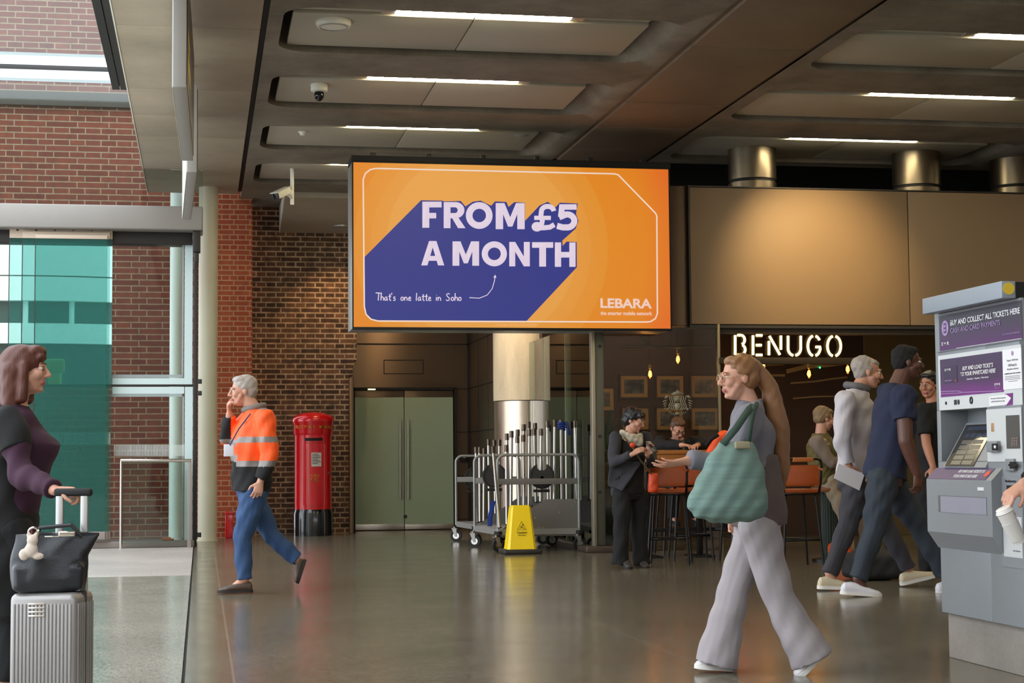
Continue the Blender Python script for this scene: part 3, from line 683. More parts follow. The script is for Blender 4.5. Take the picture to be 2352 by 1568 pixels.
hw = MB(); cur = 0; o = c6(222, 1038); kx = 26.0 / 3.0545; ky = 25.5 / 3.0545
tot = sum(HW[ch][1] for ch in "That's one latte in Soho"); kx = (608 / 3.0545) / tot
for ch in "That's one latte in Soho":
    st_, adv = HW[ch]
    for s_ in st_:
        pts = [S(o[0] + (cur + x) * kx, o[1] - y * ky + .004 * (cur + x) * kx, .013) for x, y in s_]
        hw.ribbon(pts, .011, (0, -1, 0), .002)
    cur += adv
hw.build('handwriting_lettering', SWHITE, scr, sharp=180)
ar = MB(); pts = [S(*c6(*q), .013) for q in ((880, 1018), (950, 1022), (1005, 1000), (1040, 955), (1056, 900), (1060, 872))]
ar.ribbon(pts, .009, (0, -1, 0), .002); ar.prism([S(*c6(*q), .013) for q in ((1048, 878), (1061, 856), (1070, 878))], (0, .002, 0)); ar.build('arrow', SWHITE, scr, sharp=180)
bl = [(135, 190), (150, 148), (185, 120), (225, 112)] + [(1900, 150), (1925, 158), (2185, 425), (2195, 445)] + [(2199, 1130), (2185, 1165), (2150, 1187), (2110, 1189)] + [(240, 1182), (190, 1170), (155, 1135), (143, 1080)]
MB().ribbon([S(*c6(*q), .013) for q in bl], .016, (0, -1, 0), .002, True).build('border_line', SLINE, scr, sharp=180)
# ------------------------------------------------------------------ ceiling devices
def dev(nm, label, cat, px, py, zz): 
    p = QZ(px, py, zz); return thing(nm, label, cat, p), p
t, p = dev('smoke_detector', 'round white detector disc on the ceiling panel above the dome camera row', 'detector', 766, 50, ZC + .05)
MB().lathe([(.001, .05), (.155, .05), (.16, .03), (.16, -.02), (.15, -.045), (.02, -.055), (.001, -.055)], p, 48).build('body', WHITEP, t)
MB().tube([p + V((.125 * math.cos(a), .125 * math.sin(a), -.052)) for a in [k * math.pi / 16 for k in range(32)]], .004, 6, True).build('ring', GREYP, t)
t, p = dev('dome_camera', 'white dome security camera with dark glossy ball under the ceiling panel', 'camera', 733, 193, ZC + .06)
MB().lathe([(.001, .03), (.085, .03), (.09, .0), (.088, -.075), (.06, -.085), (.001, -.085)], p, 36).build('housing', WHITEP, t)
MB().ell(p + V((.0, 0, -.115)), (.052, .052, .07)).build('dome', mat('dark_dome', rgb(22, 22, 26), .08, 0, .02), t, sharp=180)
t, p = dev('smoke_sensor', 'tiny white smoke sensor on the third ceiling panel', 'detector', 695, 300, ZC + .07)
MB().lathe([(.001, .02), (.055, .02), (.055, -.02), (.035, -.03), (.03, -.055), (.001, -.06)], p, 28).build('body', WHITEP, t)
t, p = dev('ceiling_speaker', 'small flush round grey speaker at the end of the third ceiling panel', 'speaker', 1197, 310, ZC + .06)
MB().lathe([(.001, .01), (.095, .01), (.095, -.006), (.08, -.012), (.001, -.012)], p, 32).build('grille', GREYP, t)
# security camera on a drop pole
p = QZ(671, 388, ZC + .05); pe = Q(671, 470, p.y); t = thing('security_camera', 'white bullet security camera on a drop pole beside the orange screen', 'camera', p)
MB().cyl(p + V((0, 0, .05)), pe, .026, 16).cyl(p + V((0, 0, .04)), p + V((0, 0, .06)), .06, 20).build('pole', WHITEP, t)
c0 = Q(662, 437, p.y - .03); c1 = Q(634, 450, p.y - .25)
d = (c1 - c0).normalized(); s_ = d.cross(GZ).normalized(); u = s_.cross(d)
Mr = Matrix((d, s_, u)).transposed().to_4x4(); mid = (c0 + c1) / 2; Mr.translation = mid; Lh = (c1 - c0).length / 2
MB().box((-Lh, -.05, -.045), (Lh, .05, .045), .015, M=Mr).box((-Lh, -.058, .045), (Lh + .05, .058, .055), .004, M=Mr).build('housing', WHITEP, t)
MB().box((Lh, -.045, -.04), (Lh + .015, .045, .04), .008, M=Mr).build('lens_window', mat('dark_dome', rgb(22, 22, 26), .08, 0, .02), t)
MB().ell(c0 + V((.02, 0, -.04)), (.05, .05, .05)).tube([c0 + V((.02, 0, -.04)), Q(671, 455, p.y)], .03).build('bracket', WHITEP, t, sharp=180)
p = Q(784, 521, 25.7); zt_ = ZC - (p.y - 24.6) * .0
p = QZ(784, 521, 4.68)
t = thing('ceiling_downlight', 'small glowing downlight under the sloping soffit beside the screen', 'light', p)
MB().lathe([(.001, .03), (.15, .03), (.15, .0), (.13, -.01), (.001, -.01)], p, 32).build('lens', emit('warm_downlight', (1, .72, .36, 1), 9), t)
MB().lathe([(.15, .06), (.17, .06), (.17, -.012), (.15, -.012)], p, 32).build('rim', ALU, t)
# ------------------------------------------------------------------ hanging signs, seen almost edge on
def hsign(nm, label, pn, pf, wid, hb, hh, leftlit):
    zb = CAMZ + hb
    n0 = QZ(pn[0], pn[1], zb); f0 = QZ(pf[0], pf[1], zb)
    ax = (f0 - n0); Ln = ax.length; ax.normalize(); sd = V((ax.y, -ax.x, 0))
    t = thing(nm, label, 'sign', n0)
    Mr = Matrix((sd, ax, GZ)).transposed().to_4x4(); Mr.translation = n0
    MB().box((0, 0, 0), (wid, Ln, hh), .006, M=Mr).build('cabinet', mat('sign_cabinet', rgb(168, 166, 162), .45, .3, .05), t)
    MB().box((wid, .04, .04), (wid + .006, Ln - .04, hh - .04), M=Mr).build('sign_face', mat('sign_face_dark', rgb(40, 40, 44), .35, 0, .05), t)
    MB().box((-.004, .02, .0), (.0, Ln - .02, hh), M=Mr).build('daylit_side', WHITEP, t)  # white sheet: daylight on this side put into the colour
    MB().box((wid + .006, .3, .2), (wid + .009, 1.1, .34), M=Mr).box((wid + .006, .3, .42), (wid + .009, .9, .5), M=Mr).build('lettering', mat('sign_yellow', rgb(214, 178, 40), .5), t)
    for y in (.5, Ln - .5): MB().cyl(Mr @ V((wid / 2, y, hh)), Mr @ V((wid / 2, y, ZC + .0 - zb)), .02).build('hanger', ALU, t)
    return t
hsign('hanging_sign', 'long grey hanging direction sign nearest the camera, seen almost edge on', (396, 200), (418, 369), .10, 2.75, 1.0, 1)
hsign('hanging_sign', 'second edge-on hanging sign, hung behind the first and crossing the grey door header', (429, 395), (419, 504), .095, 2.75, .85, 0)
# ------------------------------------------------------------------ sliding glass doors (teal) and the low barrier
for i, (xa_, xb_, yo, lb) in enumerate(((18, 256, .16, 'teal sliding glass door leaf with the beige bolted top rail'), (48, 250, .24, 'second teal sliding glass leaf parked behind the bolted one'), (78, 244, .32, 'third teal sliding glass leaf, deepest of the parked stack'))):
    y = YG - .05 - yo * .6
    a = Q(xa_, 900, y); b = Q(xb_, 900, y); zt1 = Q(140, 548, y).z; zb1 = Q(140, 1240, y).z; zt2 = Q(140, 525, y).z
    t = thing('sliding_door', lb, 'door', (a.x, y, zb1))
    MB().box((a.x, y - .008, zb1 + .06), (b.x, y + .008, zt1)).build('pane', TEAL, t)
    MB().box((a.x, y - .015, zt1), (b.x, y + .015, zt2 - i * .04), .003).build('top_rail', mat('beige_door_rail', rgb(196, 178, 158), .5, .2, .06), t)
    MB().box((a.x, y - .012, zb1), (b.x, y + .012, zb1 + .1), .003).build('bottom_rail', mat('sill_metal', rgb(148, 138, 132), .5, .2, .05), t)
    MB().box((a.x - .006, y - .012, zb1), (a.x + .004, y + .012, zt1)).build('edge_seal', DARK, t)
    if i == 0:
        for k, bx in enumerate((40, 83, 126, 168, 211, 250)):
            q = Q(bx, 528, y - .015); MB().cyl(q, q - V((0, .012, 0)), .014, 10).build('bolt', DARK, t)
            if k in (0, 1, 4): q = Q(bx + 16, 544, y - .015); MB().cyl(q, q - V((0, .012, 0)), .01, 10).build('bolt', DARK, t)
        st = MB()
        for k in range(66):
            x = 80 + k * 2.68
            if x > 254: break
            q0 = Q(x, 1020, y - .012); q1 = Q(x + 1.5, 994, y - .012); st.box((q0.x, y - .012, q0.z), (q1.x, y - .009, q1.z))
        st.build('film_stripe_pattern', mat('white_film', rgb(214, 222, 216), .5, 0, .02), t)
y = YG - .25
a = Q(277, 1057, y); b = Q(440, 1057, y); t = thing('glass_barrier', 'low stainless rail and glass barrier in front of the glazed wall', 'barrier', (a.x, y, 0))
MB().tube([a - V((.0, 0, 0)), b], .022, 16).build('top_rail', CHROME, t)
MB().cyl((a.x + .01, y, 0), (a.x + .01, y, a.z), .02, 16).build('post', CHROME, t)
MB().box((b.x - .05, y - .015, .0), (b.x + .0, y + .015, b.z - .02), .003).build('jamb', mat('sill_metal', rgb(148, 138, 132), .5, .2, .05), t)
MB().box((a.x + .02, y - .006, .06), (b.x - .04, y + .006, a.z - .02)).build('pane', glass('barrier_glass', (.85, .9, .88, 1), .8), t)
p = QZ(389, 1240, .01)
tag(MB().box((p.x - .06, YG - .06, .086), (p.x + .05, YG - .01, .13), .012).box((p.x - .02, YG - .08, .086), (p.x + .09, YG - .03, .112), .01).build('crumpled_wrapper', mat('orange_wrapper', rgb(186, 96, 30), .5, 0, .3, 30), None), 'small crumpled orange wrapper lying on the sill behind the low barrier', 'litter')
# ------------------------------------------------------------------ stand-in building for the reflection in the teal panes
t = thing('reflected_building', 'pale rounded building with dark window bands standing in for a reflection in the teal glass', 'building', (-4.6, 52, 0))
YC = 52; R_ = 7.5; cxb = Q(150, 700, YC - R_).x - 1.0
def zb_at(py): return Q(150, py, YC - R_).z
mb = MB(); lev = [(640, 690, 0), (575, 632, 0), (768, 800, 0), (880, 800, 1), (690, 768, 1), (800, 880, 1)]
WB = mat('reflected_white_render', rgb(226, 228, 222), .7, 0, .03); DB = mat('reflected_dark_band', rgb(54, 74, 70), .25, 0, .2, 1)
for y0, y1 in ((690, 635), (632, 520), (788, 742)): MB().cyl((cxb, YC, zb_at(y0)), (cxb, YC, zb_at(y1)), R_, 72).build('white_band', WB, t)
for y0, y1 in ((742, 690), (1060, 788)): MB().cyl((cxb, YC, zb_at(y0) - (1 if y0 > 1000 else 0)), (cxb, YC, zb_at(y1)), R_ - .25, 72).build('reflected_window_band', DB, t)
for k in range(-6, 7):
    an = math.radians(-90 + k * 9); MB().cyl((cxb + (R_ - .22) * math.cos(an), YC + (R_ - .22) * math.sin(an), zb_at(742)), (cxb + (R_ - .22) * math.cos(an), YC + (R_ - .22) * math.sin(an), zb_at(690)), .07, 8).build('mullion', WB, t)
p = Q(125, 836, 40)
tag(MB().box((p.x - .14, 40, -.03), (p.x + .14, 40.4, p.z + .12), .05).box((p.x - .22, 39.98, p.z - .2), (p.x + .22, 40.2, p.z + .12), .05).build('street_kiosk', mat('lime_panel', rgb(92, 104, 34), .6, 0, .25, 2), None), 'blurred lime green panel standing in the street behind the teal glass', 'kiosk')
# ------------------------------------------------------------------ pillar box
PB = QZ(719, 1226, 0); PB = V((Q(719, 1100, 25.5).x, 25.5, 0))
s = (Q(763, 1080, 25.5).x - Q(676, 1080, 25.5).x) / 2
def zy(py): return Q(719, py, 25.5 - s).z
t = thing('pillar_box', 'red cast iron pillar post box standing against the brown brick wall', 'post box', PB)
RED = mat('post_box_red', rgb(206, 12, 22), .22, 0, .06, 4, .03, 120, coat=.6)
GOLD = mat('gold_lettering', rgb(196, 132, 44), .4, .6, .05)
MB().lathe([(.001, .0), (s * 1.06, 0), (s * 1.06, zy(1180)), (s * 1.0, zy(1170)), (.001, zy(1169))], PB, 56).build('base', mat('post_box_black', rgb(14, 14, 16), .2, 0, .05, coat=.5), t)
MB().lathe([(.001, zy(1170)), (s, zy(1170)), (s, zy(1000)), (s * 1.02, zy(996)), (.001, zy(995))], PB, 56).build('body', RED, t)
MB().lathe([(.001, zy(998)), (s * 1.02, zy(998)), (s * 1.06, zy(993)), (s * 1.06, zy(974)), (s * 1.12, zy(968)), (s * 1.12, zy(962)), (s * 1.04, zy(957)), (s * .86, zy(951)), (s * .5, zy(946)), (.001, zy(944))], PB, 56).build('cap', RED, t)
dr = MB()
def onbox(u, z, r): return PB + V((r * math.sin(u / s), -r * math.cos(u / s), z))
def wrapband(mb, u0, u1, z0, z1, r0, r1, n=14):
    vs = []; fs = []
    for k in range(n + 1):
        u = u0 + (u1 - u0) * k / n; vs += [onbox(u, z0, r0), onbox(u, z0, r1), onbox(u, z1, r1), onbox(u, z1, r0)]
    for k in range(n): fs += [(4 * k + j, 4 * k + (j + 1) % 4, 4 * k + 4 + (j + 1) % 4, 4 * k + 4 + j) for j in range(4)]
    fs += [(0, 1, 2, 3), (4 * n, 4 * n + 3, 4 * n + 2, 4 * n + 1)]
    mb.add(vs, fs)
wrapband(dr, -.17, .20, zy(1160), zy(1018), s, s + .012); dr.build('door', RED, t, sharp=30)
ap = MB(); wrapband(ap, -.15, .13, zy(1005), zy(999), s, s + .03); wrapband(ap, -.15, .13, zy(1016), zy(1013), s, s + .01); ap.build('hood', RED, t)
ap = MB(); wrapband(ap, -.14, .12, zy(1012), zy(1006), s, s + .006); ap.build('posting_slot', BLACK, t)
pl = MB(); wrapband(pl, -.04, .10, zy(1071), zy(1039), s + .012, s + .018, 6); pl.build('notice_plate', mat('notice_white', rgb(206, 196, 186), .4, 0, .03), t)
nl = MB()
for k in range(7): wrapband(nl, -.03, .05 + .02 * (k % 3), zy(1043.5 + k * 3.6), zy(1042 + k * 3.6), s + .018, s + .019, 4)
nl.build('notice_lettering', DARK, t)
kl = MB(); q = onbox(.255, zy(1087), s); kl.cyl(q, q + (q - PB - V((0, 0, zy(1087)))).normalized() * .02, .022, 18); kl.build('lock', STEEL, t)
def wraptext(nm, body, u0, u1, z0, z1, r, m, bold=0):
    o = text(nm, body, m, t, PB, GX, GZ, (u0, z0, u1, z1), .004, bold)
    for v in o.data.vertices:
        u, d_, z = v.co.x, v.co.y, v.co.z
        w = onbox(u, z, r - d_) - PB; v.co = w
    return o
wraptext('gold_lettering', 'ROYAL MAIL', -.30, .30, zy(984), zy(976), s * 1.06, GOLD, .01)
wraptext('gold_lettering', 'ER', -.045, .065, zy(1106), zy(1097), s + .013, GOLD, .01)
cwn = MB()
for poly in ([(-.05, 1094.5), (.07, 1094.5), (.06, 1092.5), (-.04, 1092.5)], [(-.045, 1092), (-.05, 1088.5), (-.02, 1091)], [(.065, 1092), (.07, 1088.5), (.04, 1091)], [(-.015, 1092), (.01, 1087), (.035, 1092)]):
    pts = [onbox(u, zy(y_), s + .013) for u, y_ in poly]; cwn.prism(pts, (0, -.004, 0))
cwn.build('gold_crown', GOLD, t)
# red box on the floor by the pier
p = Q(526, 1232, 25.0); a = Q(517, 1232, 25.0); b = Q(536, 1176, 25.0)
t = thing('fire_box', 'small red metal box on the floor behind the hi-vis man', 'box', (p.x, 25.0, 0))
MB().box((a.x, 25.0, 0), (b.x, 25.2, b.z), .012).build('body', RED, t)
MB().box((a.x - .005, 24.99, b.z - .03), (b.x + .005, 25.21, b.z + .01), .008).build('lid', RED, t)
# ------------------------------------------------------------------ frosted double doors
YD = YB - .06
FROST = mat('frosted_green_glass', rgb(150, 166, 138), .32, 0, .06, 1.5, .02, 200)
t = thing('double_door', 'pair of frosted green glass doors with tall steel pull bars in the bronze wall', 'door', (Q(928, 1215, YD).x, YD, 0))
for (x0, x1, hx) in ((816, 927, 919), (930, 1040, 937.5)):
    a = Q(x0, 1216, YD); b = Q(x1, 912, YD); zr = Q(x0, 1204, YD).z; zt_ = Q(x0, 897, YD).z
    MB().box((a.x, YD - .008, zr), (b.x, YD + .008, b.z)).build('leaf', FROST, t)
    MB().box((a.x, YD - .02, .012), (b.x, YD + .02, zr), .003).build('bottom_rail', STEEL, t)
    MB().box((a.x, YD - .012, b.z), (b.x, YD + .012, zt_), .003).build('top_rail', BRONZE, t)
    h0 = Q(hx, 1146, YD - .07); h1 = Q(hx, 964, YD - .07)
    hb = MB().cyl(h0, h1, .014, 14)
    for f in (.08, .5, .92): q = h0.lerp(h1, f); hb.cyl(q, q + V((0, .07, 0)), .009, 10)
    hb.build('pull_handle', STEEL, t)
fr = MB(); x0 = Q(812, 900, YD).x; x1 = Q(1045, 900, YD).x; zt_ = Q(900, 894, YD).z
fr.box((x0 - .03, YD - .03, 0), (x0 + .02, YD + .055, zt_ + .03)).box((x1 - .02, YD - .03, 0), (x1 + .03, YD + .055, zt_ + .03)).box((x0, YD - .03, zt_ - .01), (x1, YD + .055, zt_ + .03))
fr.build('frame', BLACK, t)
q = Q(931, 1186, YD - .02); MB().cyl(q, q + V((0, .03, 0)), .03, 18).build('lock', DARK, t)
a = Q(845, 894, YD - .035); MB().box((a.x, YD - .036, a.z - .01), (a.x + .12, YD - .03, a.z + .012)).build('indicator_light', emit('pale_light', rgb(232, 226, 170), 2.2), t)
struct('trim_21', MB().box((Q(802, 1000, 26.1).x, 26.05, 0), (Q(812, 1000, 26.1).x, 26.85, Q(806, 868, 26.1).z), .005), BRONZE)
q = Q(1066, 1052, YB - .02)
t = thing('door_entry_panel', 'small black entry panel on the bronze wall beside the frosted doors', 'panel', q)
MB().box(q + V((-.06, -.02, -.06)), q + V((.06, .02, .06)), .01).build('plate', BLACK, t); MB().cyl(q + V((0, -.02, .02)), q + V((0, -.03, .02)), .018, 14).build('button', STEEL, t)
# ------------------------------------------------------------------ ticket machine
XM = 4.0
def T(x, y, off=0.0): return QX(x, y, XM - off)
yf = T(2153, 1000).y; yn = T(2347, 1000).y
def TZ(x, y, off=0.0): return T(x, y, off).z
ztop = TZ(2158, 712)
MG = mat('machine_grey', rgb(142, 146, 150), .42, .15, .04, 8, .04, 200)
MD = mat('machine_dark_grey', rgb(104, 104, 104), .45, .1, .05)
MW = mat('machine_white', rgb(206, 208, 208), .4, 0, .02)
PURP = None
tm = thing('ticket_machine', 'grey and purple self service rail ticket machine standing on a concrete plinth', 'ticket machine', (XM + .3, (yf + yn) / 2, 0))
zp = TZ(2158, 1404)
zr0, zr1 = TZ(2162, 1060), TZ(2162, 943)   # screen recess
yr1 = T(2268, 1000).y
bm_ = MB()
bm_.box((XM, yn, zp), (XM + .62, yr1, ztop), .004)
bm_.box((XM, yr1, zr1), (XM + .62, yf, ztop), .004).box((XM, yr1, zp), (XM + .62, yf, zr0 - .0), .004)
bm_.box((XM, T(2161.5, 1000).y, zr0), (XM + .62, yf, zr1), .002)
bm_.box((XM + .16, yr1, zr0), (XM + .62, yf, zr1))
bm_.build('body', MG, tm)
MB().box((XM + .035, yn + .03, 0), (XM + .6, yf - .0, zp), .006).build('plinth', concrete('plinth_concrete', rgb(140, 132, 124), .75, .25, (1, 1, 1), .1), tm)
XCN = 3.9
c0 = QX(2118, 686, XCN); c1 = QX(2300, 641, XCN); zc0 = QX(2118, 722, XCN).z
MB().box((XCN, c1.y, zc0), (XCN + .075, c0.y, c0.z), .004).build('canopy', mat('canopy_grey', rgb(146, 154, 164), .4, .1, .03), tm)
MB().box((XCN + .075, c1.y + .005, zc0 + .004), (XM + .6, c0.y, c0.z - .004)).build('canopy_roof', BLACK, tm)
q = QX(2318, 660, XCN + .035)
MB().cyl((XCN + .037, c1.y - .004, (c0.z + zc0) / 2 + .005), (XCN + .037, c1.y + .002, (c0.z + zc0) / 2 + .005), .030, 28).build('yellow_disc', mat('yellow_sticker', rgb(226, 190, 20), .4, 0, .02), tm)
def frect(nm, xL, yT, yB, xR, m, off=.003, th=.003):
    a = T(xL, yB, off); b = T(xL, yT, off); e = T(xR, yT, off)
    return MB().box((XM - off, e.y, a.z), (XM - off + th, a.y, b.z)).build(nm, m, tm)
def ftext(nm, body, xL, yT, yB, xR, m, off=.005, bold=0.0, shear=0.0):
    a = T(xL, yB, off); b = T(xL, yT, off); e = T(xR, yB, off)
    return text(nm, body, m, tm, (XM - off, a.y, a.z), (0, -1, 0), (0, 0, 1), (0, 0, a.y - e.y, b.z - a.z), .0012, bold, shear)
def purple(name, ca, cb2, z0, z1):
    m, nt, p = _nt(name); L = nt.links
    tc = N(nt, 'ShaderNodeTexCoord'); sp = N(nt, 'ShaderNodeSeparateXYZ'); L.new(tc.outputs['Object'], sp.inputs[0])
    no = N(nt, 'ShaderNodeTexNoise'); no.inputs['Scale'].default_value = 4; L.new(tc.outputs['Object'], no.inputs['Vector'])
    mr = N(nt, 'ShaderNodeMapRange'); mr.inputs[1].default_value = z0; mr.inputs[2].default_value = z1; L.new(sp.outputs[2], mr.inputs[0])
    ad = N(nt, 'ShaderNodeMath', operation='MULTIPLY_ADD'); L.new(no.outputs['Fac'], ad.inputs[0]); ad.inputs[1].default_value = .5; L.new(mr.outputs[0], ad.inputs[2])
    mx = N(nt, 'ShaderNodeMix', data_type='RGBA'); mx.inputs[6].default_value = cb2; mx.inputs[7].default_value = ca; L.new(ad.outputs[0], mx.inputs[0])
    L.new(mx.outputs[2], p.inputs['Base Color']); p.inputs['Roughness'].default_value = .3
    return m
PU1 = purple('purple_header_print', rgb(66, 60, 74), rgb(92, 36, 104), TZ(2160, 806), TZ(2160, 740))
PU2 = purple('purple_advert_print', rgb(70, 50, 82), rgb(132, 44, 140), TZ(2160, 912), TZ(2160, 865))
WT = mat('white_print', rgb(232, 230, 232), .5, 0, .01); LP = mat('lilac_print', rgb(166, 138, 180), .5, 0, .02); DP = mat('dark_print', rgb(40, 38, 44), .5, 0, .02); REDP = mat('orange_red_print', rgb(214, 84, 54), .5, 0, .02)
frect('header_frame', 2150.5, 722, 809, 2347, MG, .012, .012)
frect('header_panel', 2158.5, 726, 806, 2346.5, PU1, .015)
ftext('white_lettering', 'BUY AND COLLECT ALL TICKETS HERE', 2183, 735.5, 748.5, 2343.5, WT, .017, .022)
ftext('lilac_lettering', 'CASH AND CARD PAYMENTS', 2183.5, 754, 765.5, 2298, LP, .017, .0)
ftext('white_lettering', 'E M R', 2163.5, 786.5, 794, 2180, WT, .017, .02)
ftext('lilac_lettering', 'EAST MIDLANDS RAILWAY', 2303, 767, 769.6, 2343, LP, .017)
a = T(2171, 753.5, .016); rz = 17.5 / 415
MB().cyl((XM - .0175, a.y, a.z), (XM - .014, a.y, a.z), rz, 32).build('lilac_disc', LP, tm)
MB().box((XM - .019, a.y - .016, a.z - .027), (XM - .017, a.y + .016, a.z + .027), .004).build('ticket_symbol', mat('purple_symbol', rgb(76, 52, 98), .5, 0, .03), tm)
MB().box((XM - .0195, a.y - .010, a.z + .004), (XM - .0185, a.y + .010, a.z + .018)).box((XM - .0195, a.y - .010, a.z - .018), (XM - .0185, a.y + .010, a.z - .004)).build('ticket_symbol_lines', LP, tm)
frect('header_line', 2196, 799, 799.9, 2346, WT, .0165)
frect('front_plate', 2157.6, 817, 942.5, 2345, MW, .004)
frect('front_plate', 2268.4, 940, 1060, 2345, MW, .004)
frect('advert', 2161, 826, 912, 2302.5, PU2, .007)
ftext('white_lettering', 'BUY AND LOAD TICKETS', 2210.6, 841.5, 851, 2281.6, WT, .009, .02, .15)
ftext('white_lettering', 'TO YOUR SMARTCARD HERE', 2206, 855, 864.5, 2287.5, WT, .009, .02, .15)
ftext('white_lettering', 'Contactless  |  Paperless  |  More Secure', 2221, 868.5, 873.5, 2271, WT, .009, .0, .15)
frect('card_picture', 2168.8, 842, 880, 2198, mat('card_purple', rgb(62, 48, 76), .4, 0, .05), .0085)
ftext('white_lettering', 'E M R', 2170.5, 847, 852.5, 2184, WT, .0095, .02)
ftext('lilac_lettering', 'SMARTCARD', 2170.5, 873, 876.5, 2186, LP, .0095)
a = T(2195, 874, .01); MB().cyl((XM - .0105, a.y, a.z), (XM - .009, a.y, a.z), .006, 16).build('red_dot', REDP, tm)
ftext('white_lettering', 'E M R', 2285, 880, 886, 2298, WT, .009, .02)
ftext('lilac_lettering', 'RAILWAY', 2285, 890, 892.5, 2298, LP, .009)
a = [T(x, y, .0085) for x, y in ((2161.5, 899), (2200, 897.5), (2212, 901), (2300, 897))]; b = [T(x, y, .0085) for x, y in ((2161.5, 904), (2200, 902.5), (2212, 901))]
MB().ribbon(a, .003, (-1, 0, 0), .0008).ribbon(b, .003, (-1, 0, 0), .0008).build('advert_line', LP, tm)
# leaflet
frect('leaflet', 2304.5, 803.5, 895, 2345, WT, .0075)
GR_ = mat('grey_print', rgb(126, 122, 130), .5, 0, .02)
for body, xL, yT, yB, xR in (('Super Off-Peak', 2312.5, 826, 831, 2338.5), ('Off-Peak &', 2316, 836, 841.5, 2335), ('Anytime tickets', 2313, 846, 851, 2339.5), ('available from this machine', 2307.5, 857, 860, 2344)): ftext('grey_lettering', body, xL, yT, yB, xR, GR_ if xL > 2310 else DP, .009)
for k, (xL, xR) in enumerate(((2308, 2343), (2308.5, 2342.5), (2308, 2344), (2316, 2337))): frect('print_line', xL, 864.5 + k * 3.6, 865.8 + k * 3.6, xR, GR_, .0085)
a = T(2325, 811, .009); MB().cyl((XM - .0095, a.y, a.z), (XM - .008, a.y, a.z), .012, 20).build('leaflet_disc', LP, tm)
# symbols row and app label
a = T(2172, 925.5, .008); MB().cyl((XM - .008, a.y, a.z), (XM - .004, a.y, a.z), .009, 16).build('symbol', DP, tm)
frect('symbol', 2191.3, 918, 929.5, 2196.5, DP, .007); a = T(2200.5, 923, .008); MB().ell((XM - .006, a.y, a.z), (.003, .013, .014)).build('symbol', DP, tm)
a = T(2230, 919, .008); MB().tube([(XM - .006, a.y + .013 * math.cos(t), a.z + .016 * math.sin(t)) for t in [k * math.pi / 12 for k in range(24)]], .0045, 8, True).build('symbol', DP, tm)
pts = [T(*q, .008) for q in ((2309, 904), (2325, 902), (2324.5, 929), (2309, 931))]; MB().prism([V((XM - .008, p_.y, p_.z)) for p_ in pts], (.003, 0, 0)).build('app_label_end', PU2, tm)
pts = [T(*q, .009) for q in ((2272, 910.5), (2312, 906), (2322, 914), (2312, 929), (2272, 933))]; MB().prism([V((XM - .009, p_.y, p_.z)) for p_ in pts], (.003, 0, 0)).build('app_label', WT, tm)
ftext('grey_lettering', 'For your next journey, you', 2276, 913.5, 917.5, 2310, GR_, .0105); ftext('grey_lettering', 'could download our app', 2276, 920.5, 924.5, 2308, GR_, .0105)
# recessed tilted touch screen
XR = XM + .16
MB().box((XM + .0, yr1 + .002, zr0), (XR, T(2163, 1000).y, zr0 + .004)).build('recess_floor', MD, tm)
b0 = T(2168.8, 1072, .02); b1 = QX(2234, 1073, XM - .02); t0 = QX(2216, 976, XM + .115)
yA, yB_ = b0.y, b1.y; zA = b0.z; zB = t0.z; xA_, xB_ = XM - .02, XM + .115
sd_ = V((xB_ - xA_, 0, zB - zA)); sn = V((-(zB - zA), 0, xB_ - xA_)).normalized()
def scrp(u, v, off=0): return V((xA_, yA, zA)) + V((0, yB_ - yA, 0)) * u + sd_ * v + sn * off
def sprism(nm, u0, v0, u1, v1, m, off, th=.003): return MB().prism([scrp(u0, v0, off), scrp(u1, v0, off), scrp(u1, v1, off), scrp(u0, v1, off)], -sn * th).build(nm, m, tm)
sprism('screen_surround', -.06, -.0, 1.4, 1.06, MG, -.004, .02)
sprism('touch_screen', 0, .02, 1, 1, mat('dim_screen_glass', rgb(52, 50, 48), .12, 0, .06), .0)
ST1 = mat('screen_button', rgb(104, 100, 92), .3, 0, .05); ST2 = mat('screen_button_blue', rgb(60, 66, 84), .3, 0, .05)
sprism('screen_header', .14, .87, .97, .95, ST2, .001, .001)
for k in range(4): sprism('screen_key', .16 + .2 * k, .69, .33 + .2 * k, .79, ST2, .001, .001)
for r in range(5):
    for k in range(2): sprism('screen_key', .17 + .38 * k, .06 + .12 * r, .51 + .38 * k, .15 + .12 * r, ST1, .001, .001)
# delivery tray
XT = XM - .062
def TT(x, y): return QX(x, y, XT)
ytf, ytn = T(2152, 1100).y, TT(2277, 1110).y
zt0 = T(2160, 1074).z; zt1 = TT(2149, 1101).z; zt2 = TT(2149, 1221).z; zt3 = T(2160, 1257).z
prof = [(XM + .02, zt0), (XM, zt0), (XT, zt1), (XT, zt2), (XM, zt3), (XM + .02, zt3)]
MB().prism([(x, ytn, z) for x, z in prof], (0, ytf - ytn, 0)).build('tray', MG, tm, sharp=20)
sl_n = V((-(zt0 - zt1), 0, XM - XT)).normalized() * 1.0
def slp(y, f, off): return V((XT + (XM - XT) * f, y, zt1 + (zt0 - zt1) * f)) + sl_n * off
ya_, yb_ = ytf - .004, TT(2262, 1100).y
MB().prism([slp(ya_, .04, .001), slp(yb_, .04, .001), slp(yb_, .97, .001), slp(ya_, .97, .001)], sl_n * .002).build('tray_label', mat('tray_label_purple', rgb(94, 76, 112), .4, 0, .06), tm)
fx_ = V((0, -1, 0)); fy_ = V((XM - XT, 0, zt0 - zt1)); fl = fy_.length
text('white_lettering', 'BUY AND LOAD TICKETS TO', WT, tm, slp(ytf, 0, .0035), fx_, fy_, ((ytf - TT(2187, 1100).y), fl * .58, (ytf - TT(2246, 1100).y), fl * .82), .001, .02, .15)
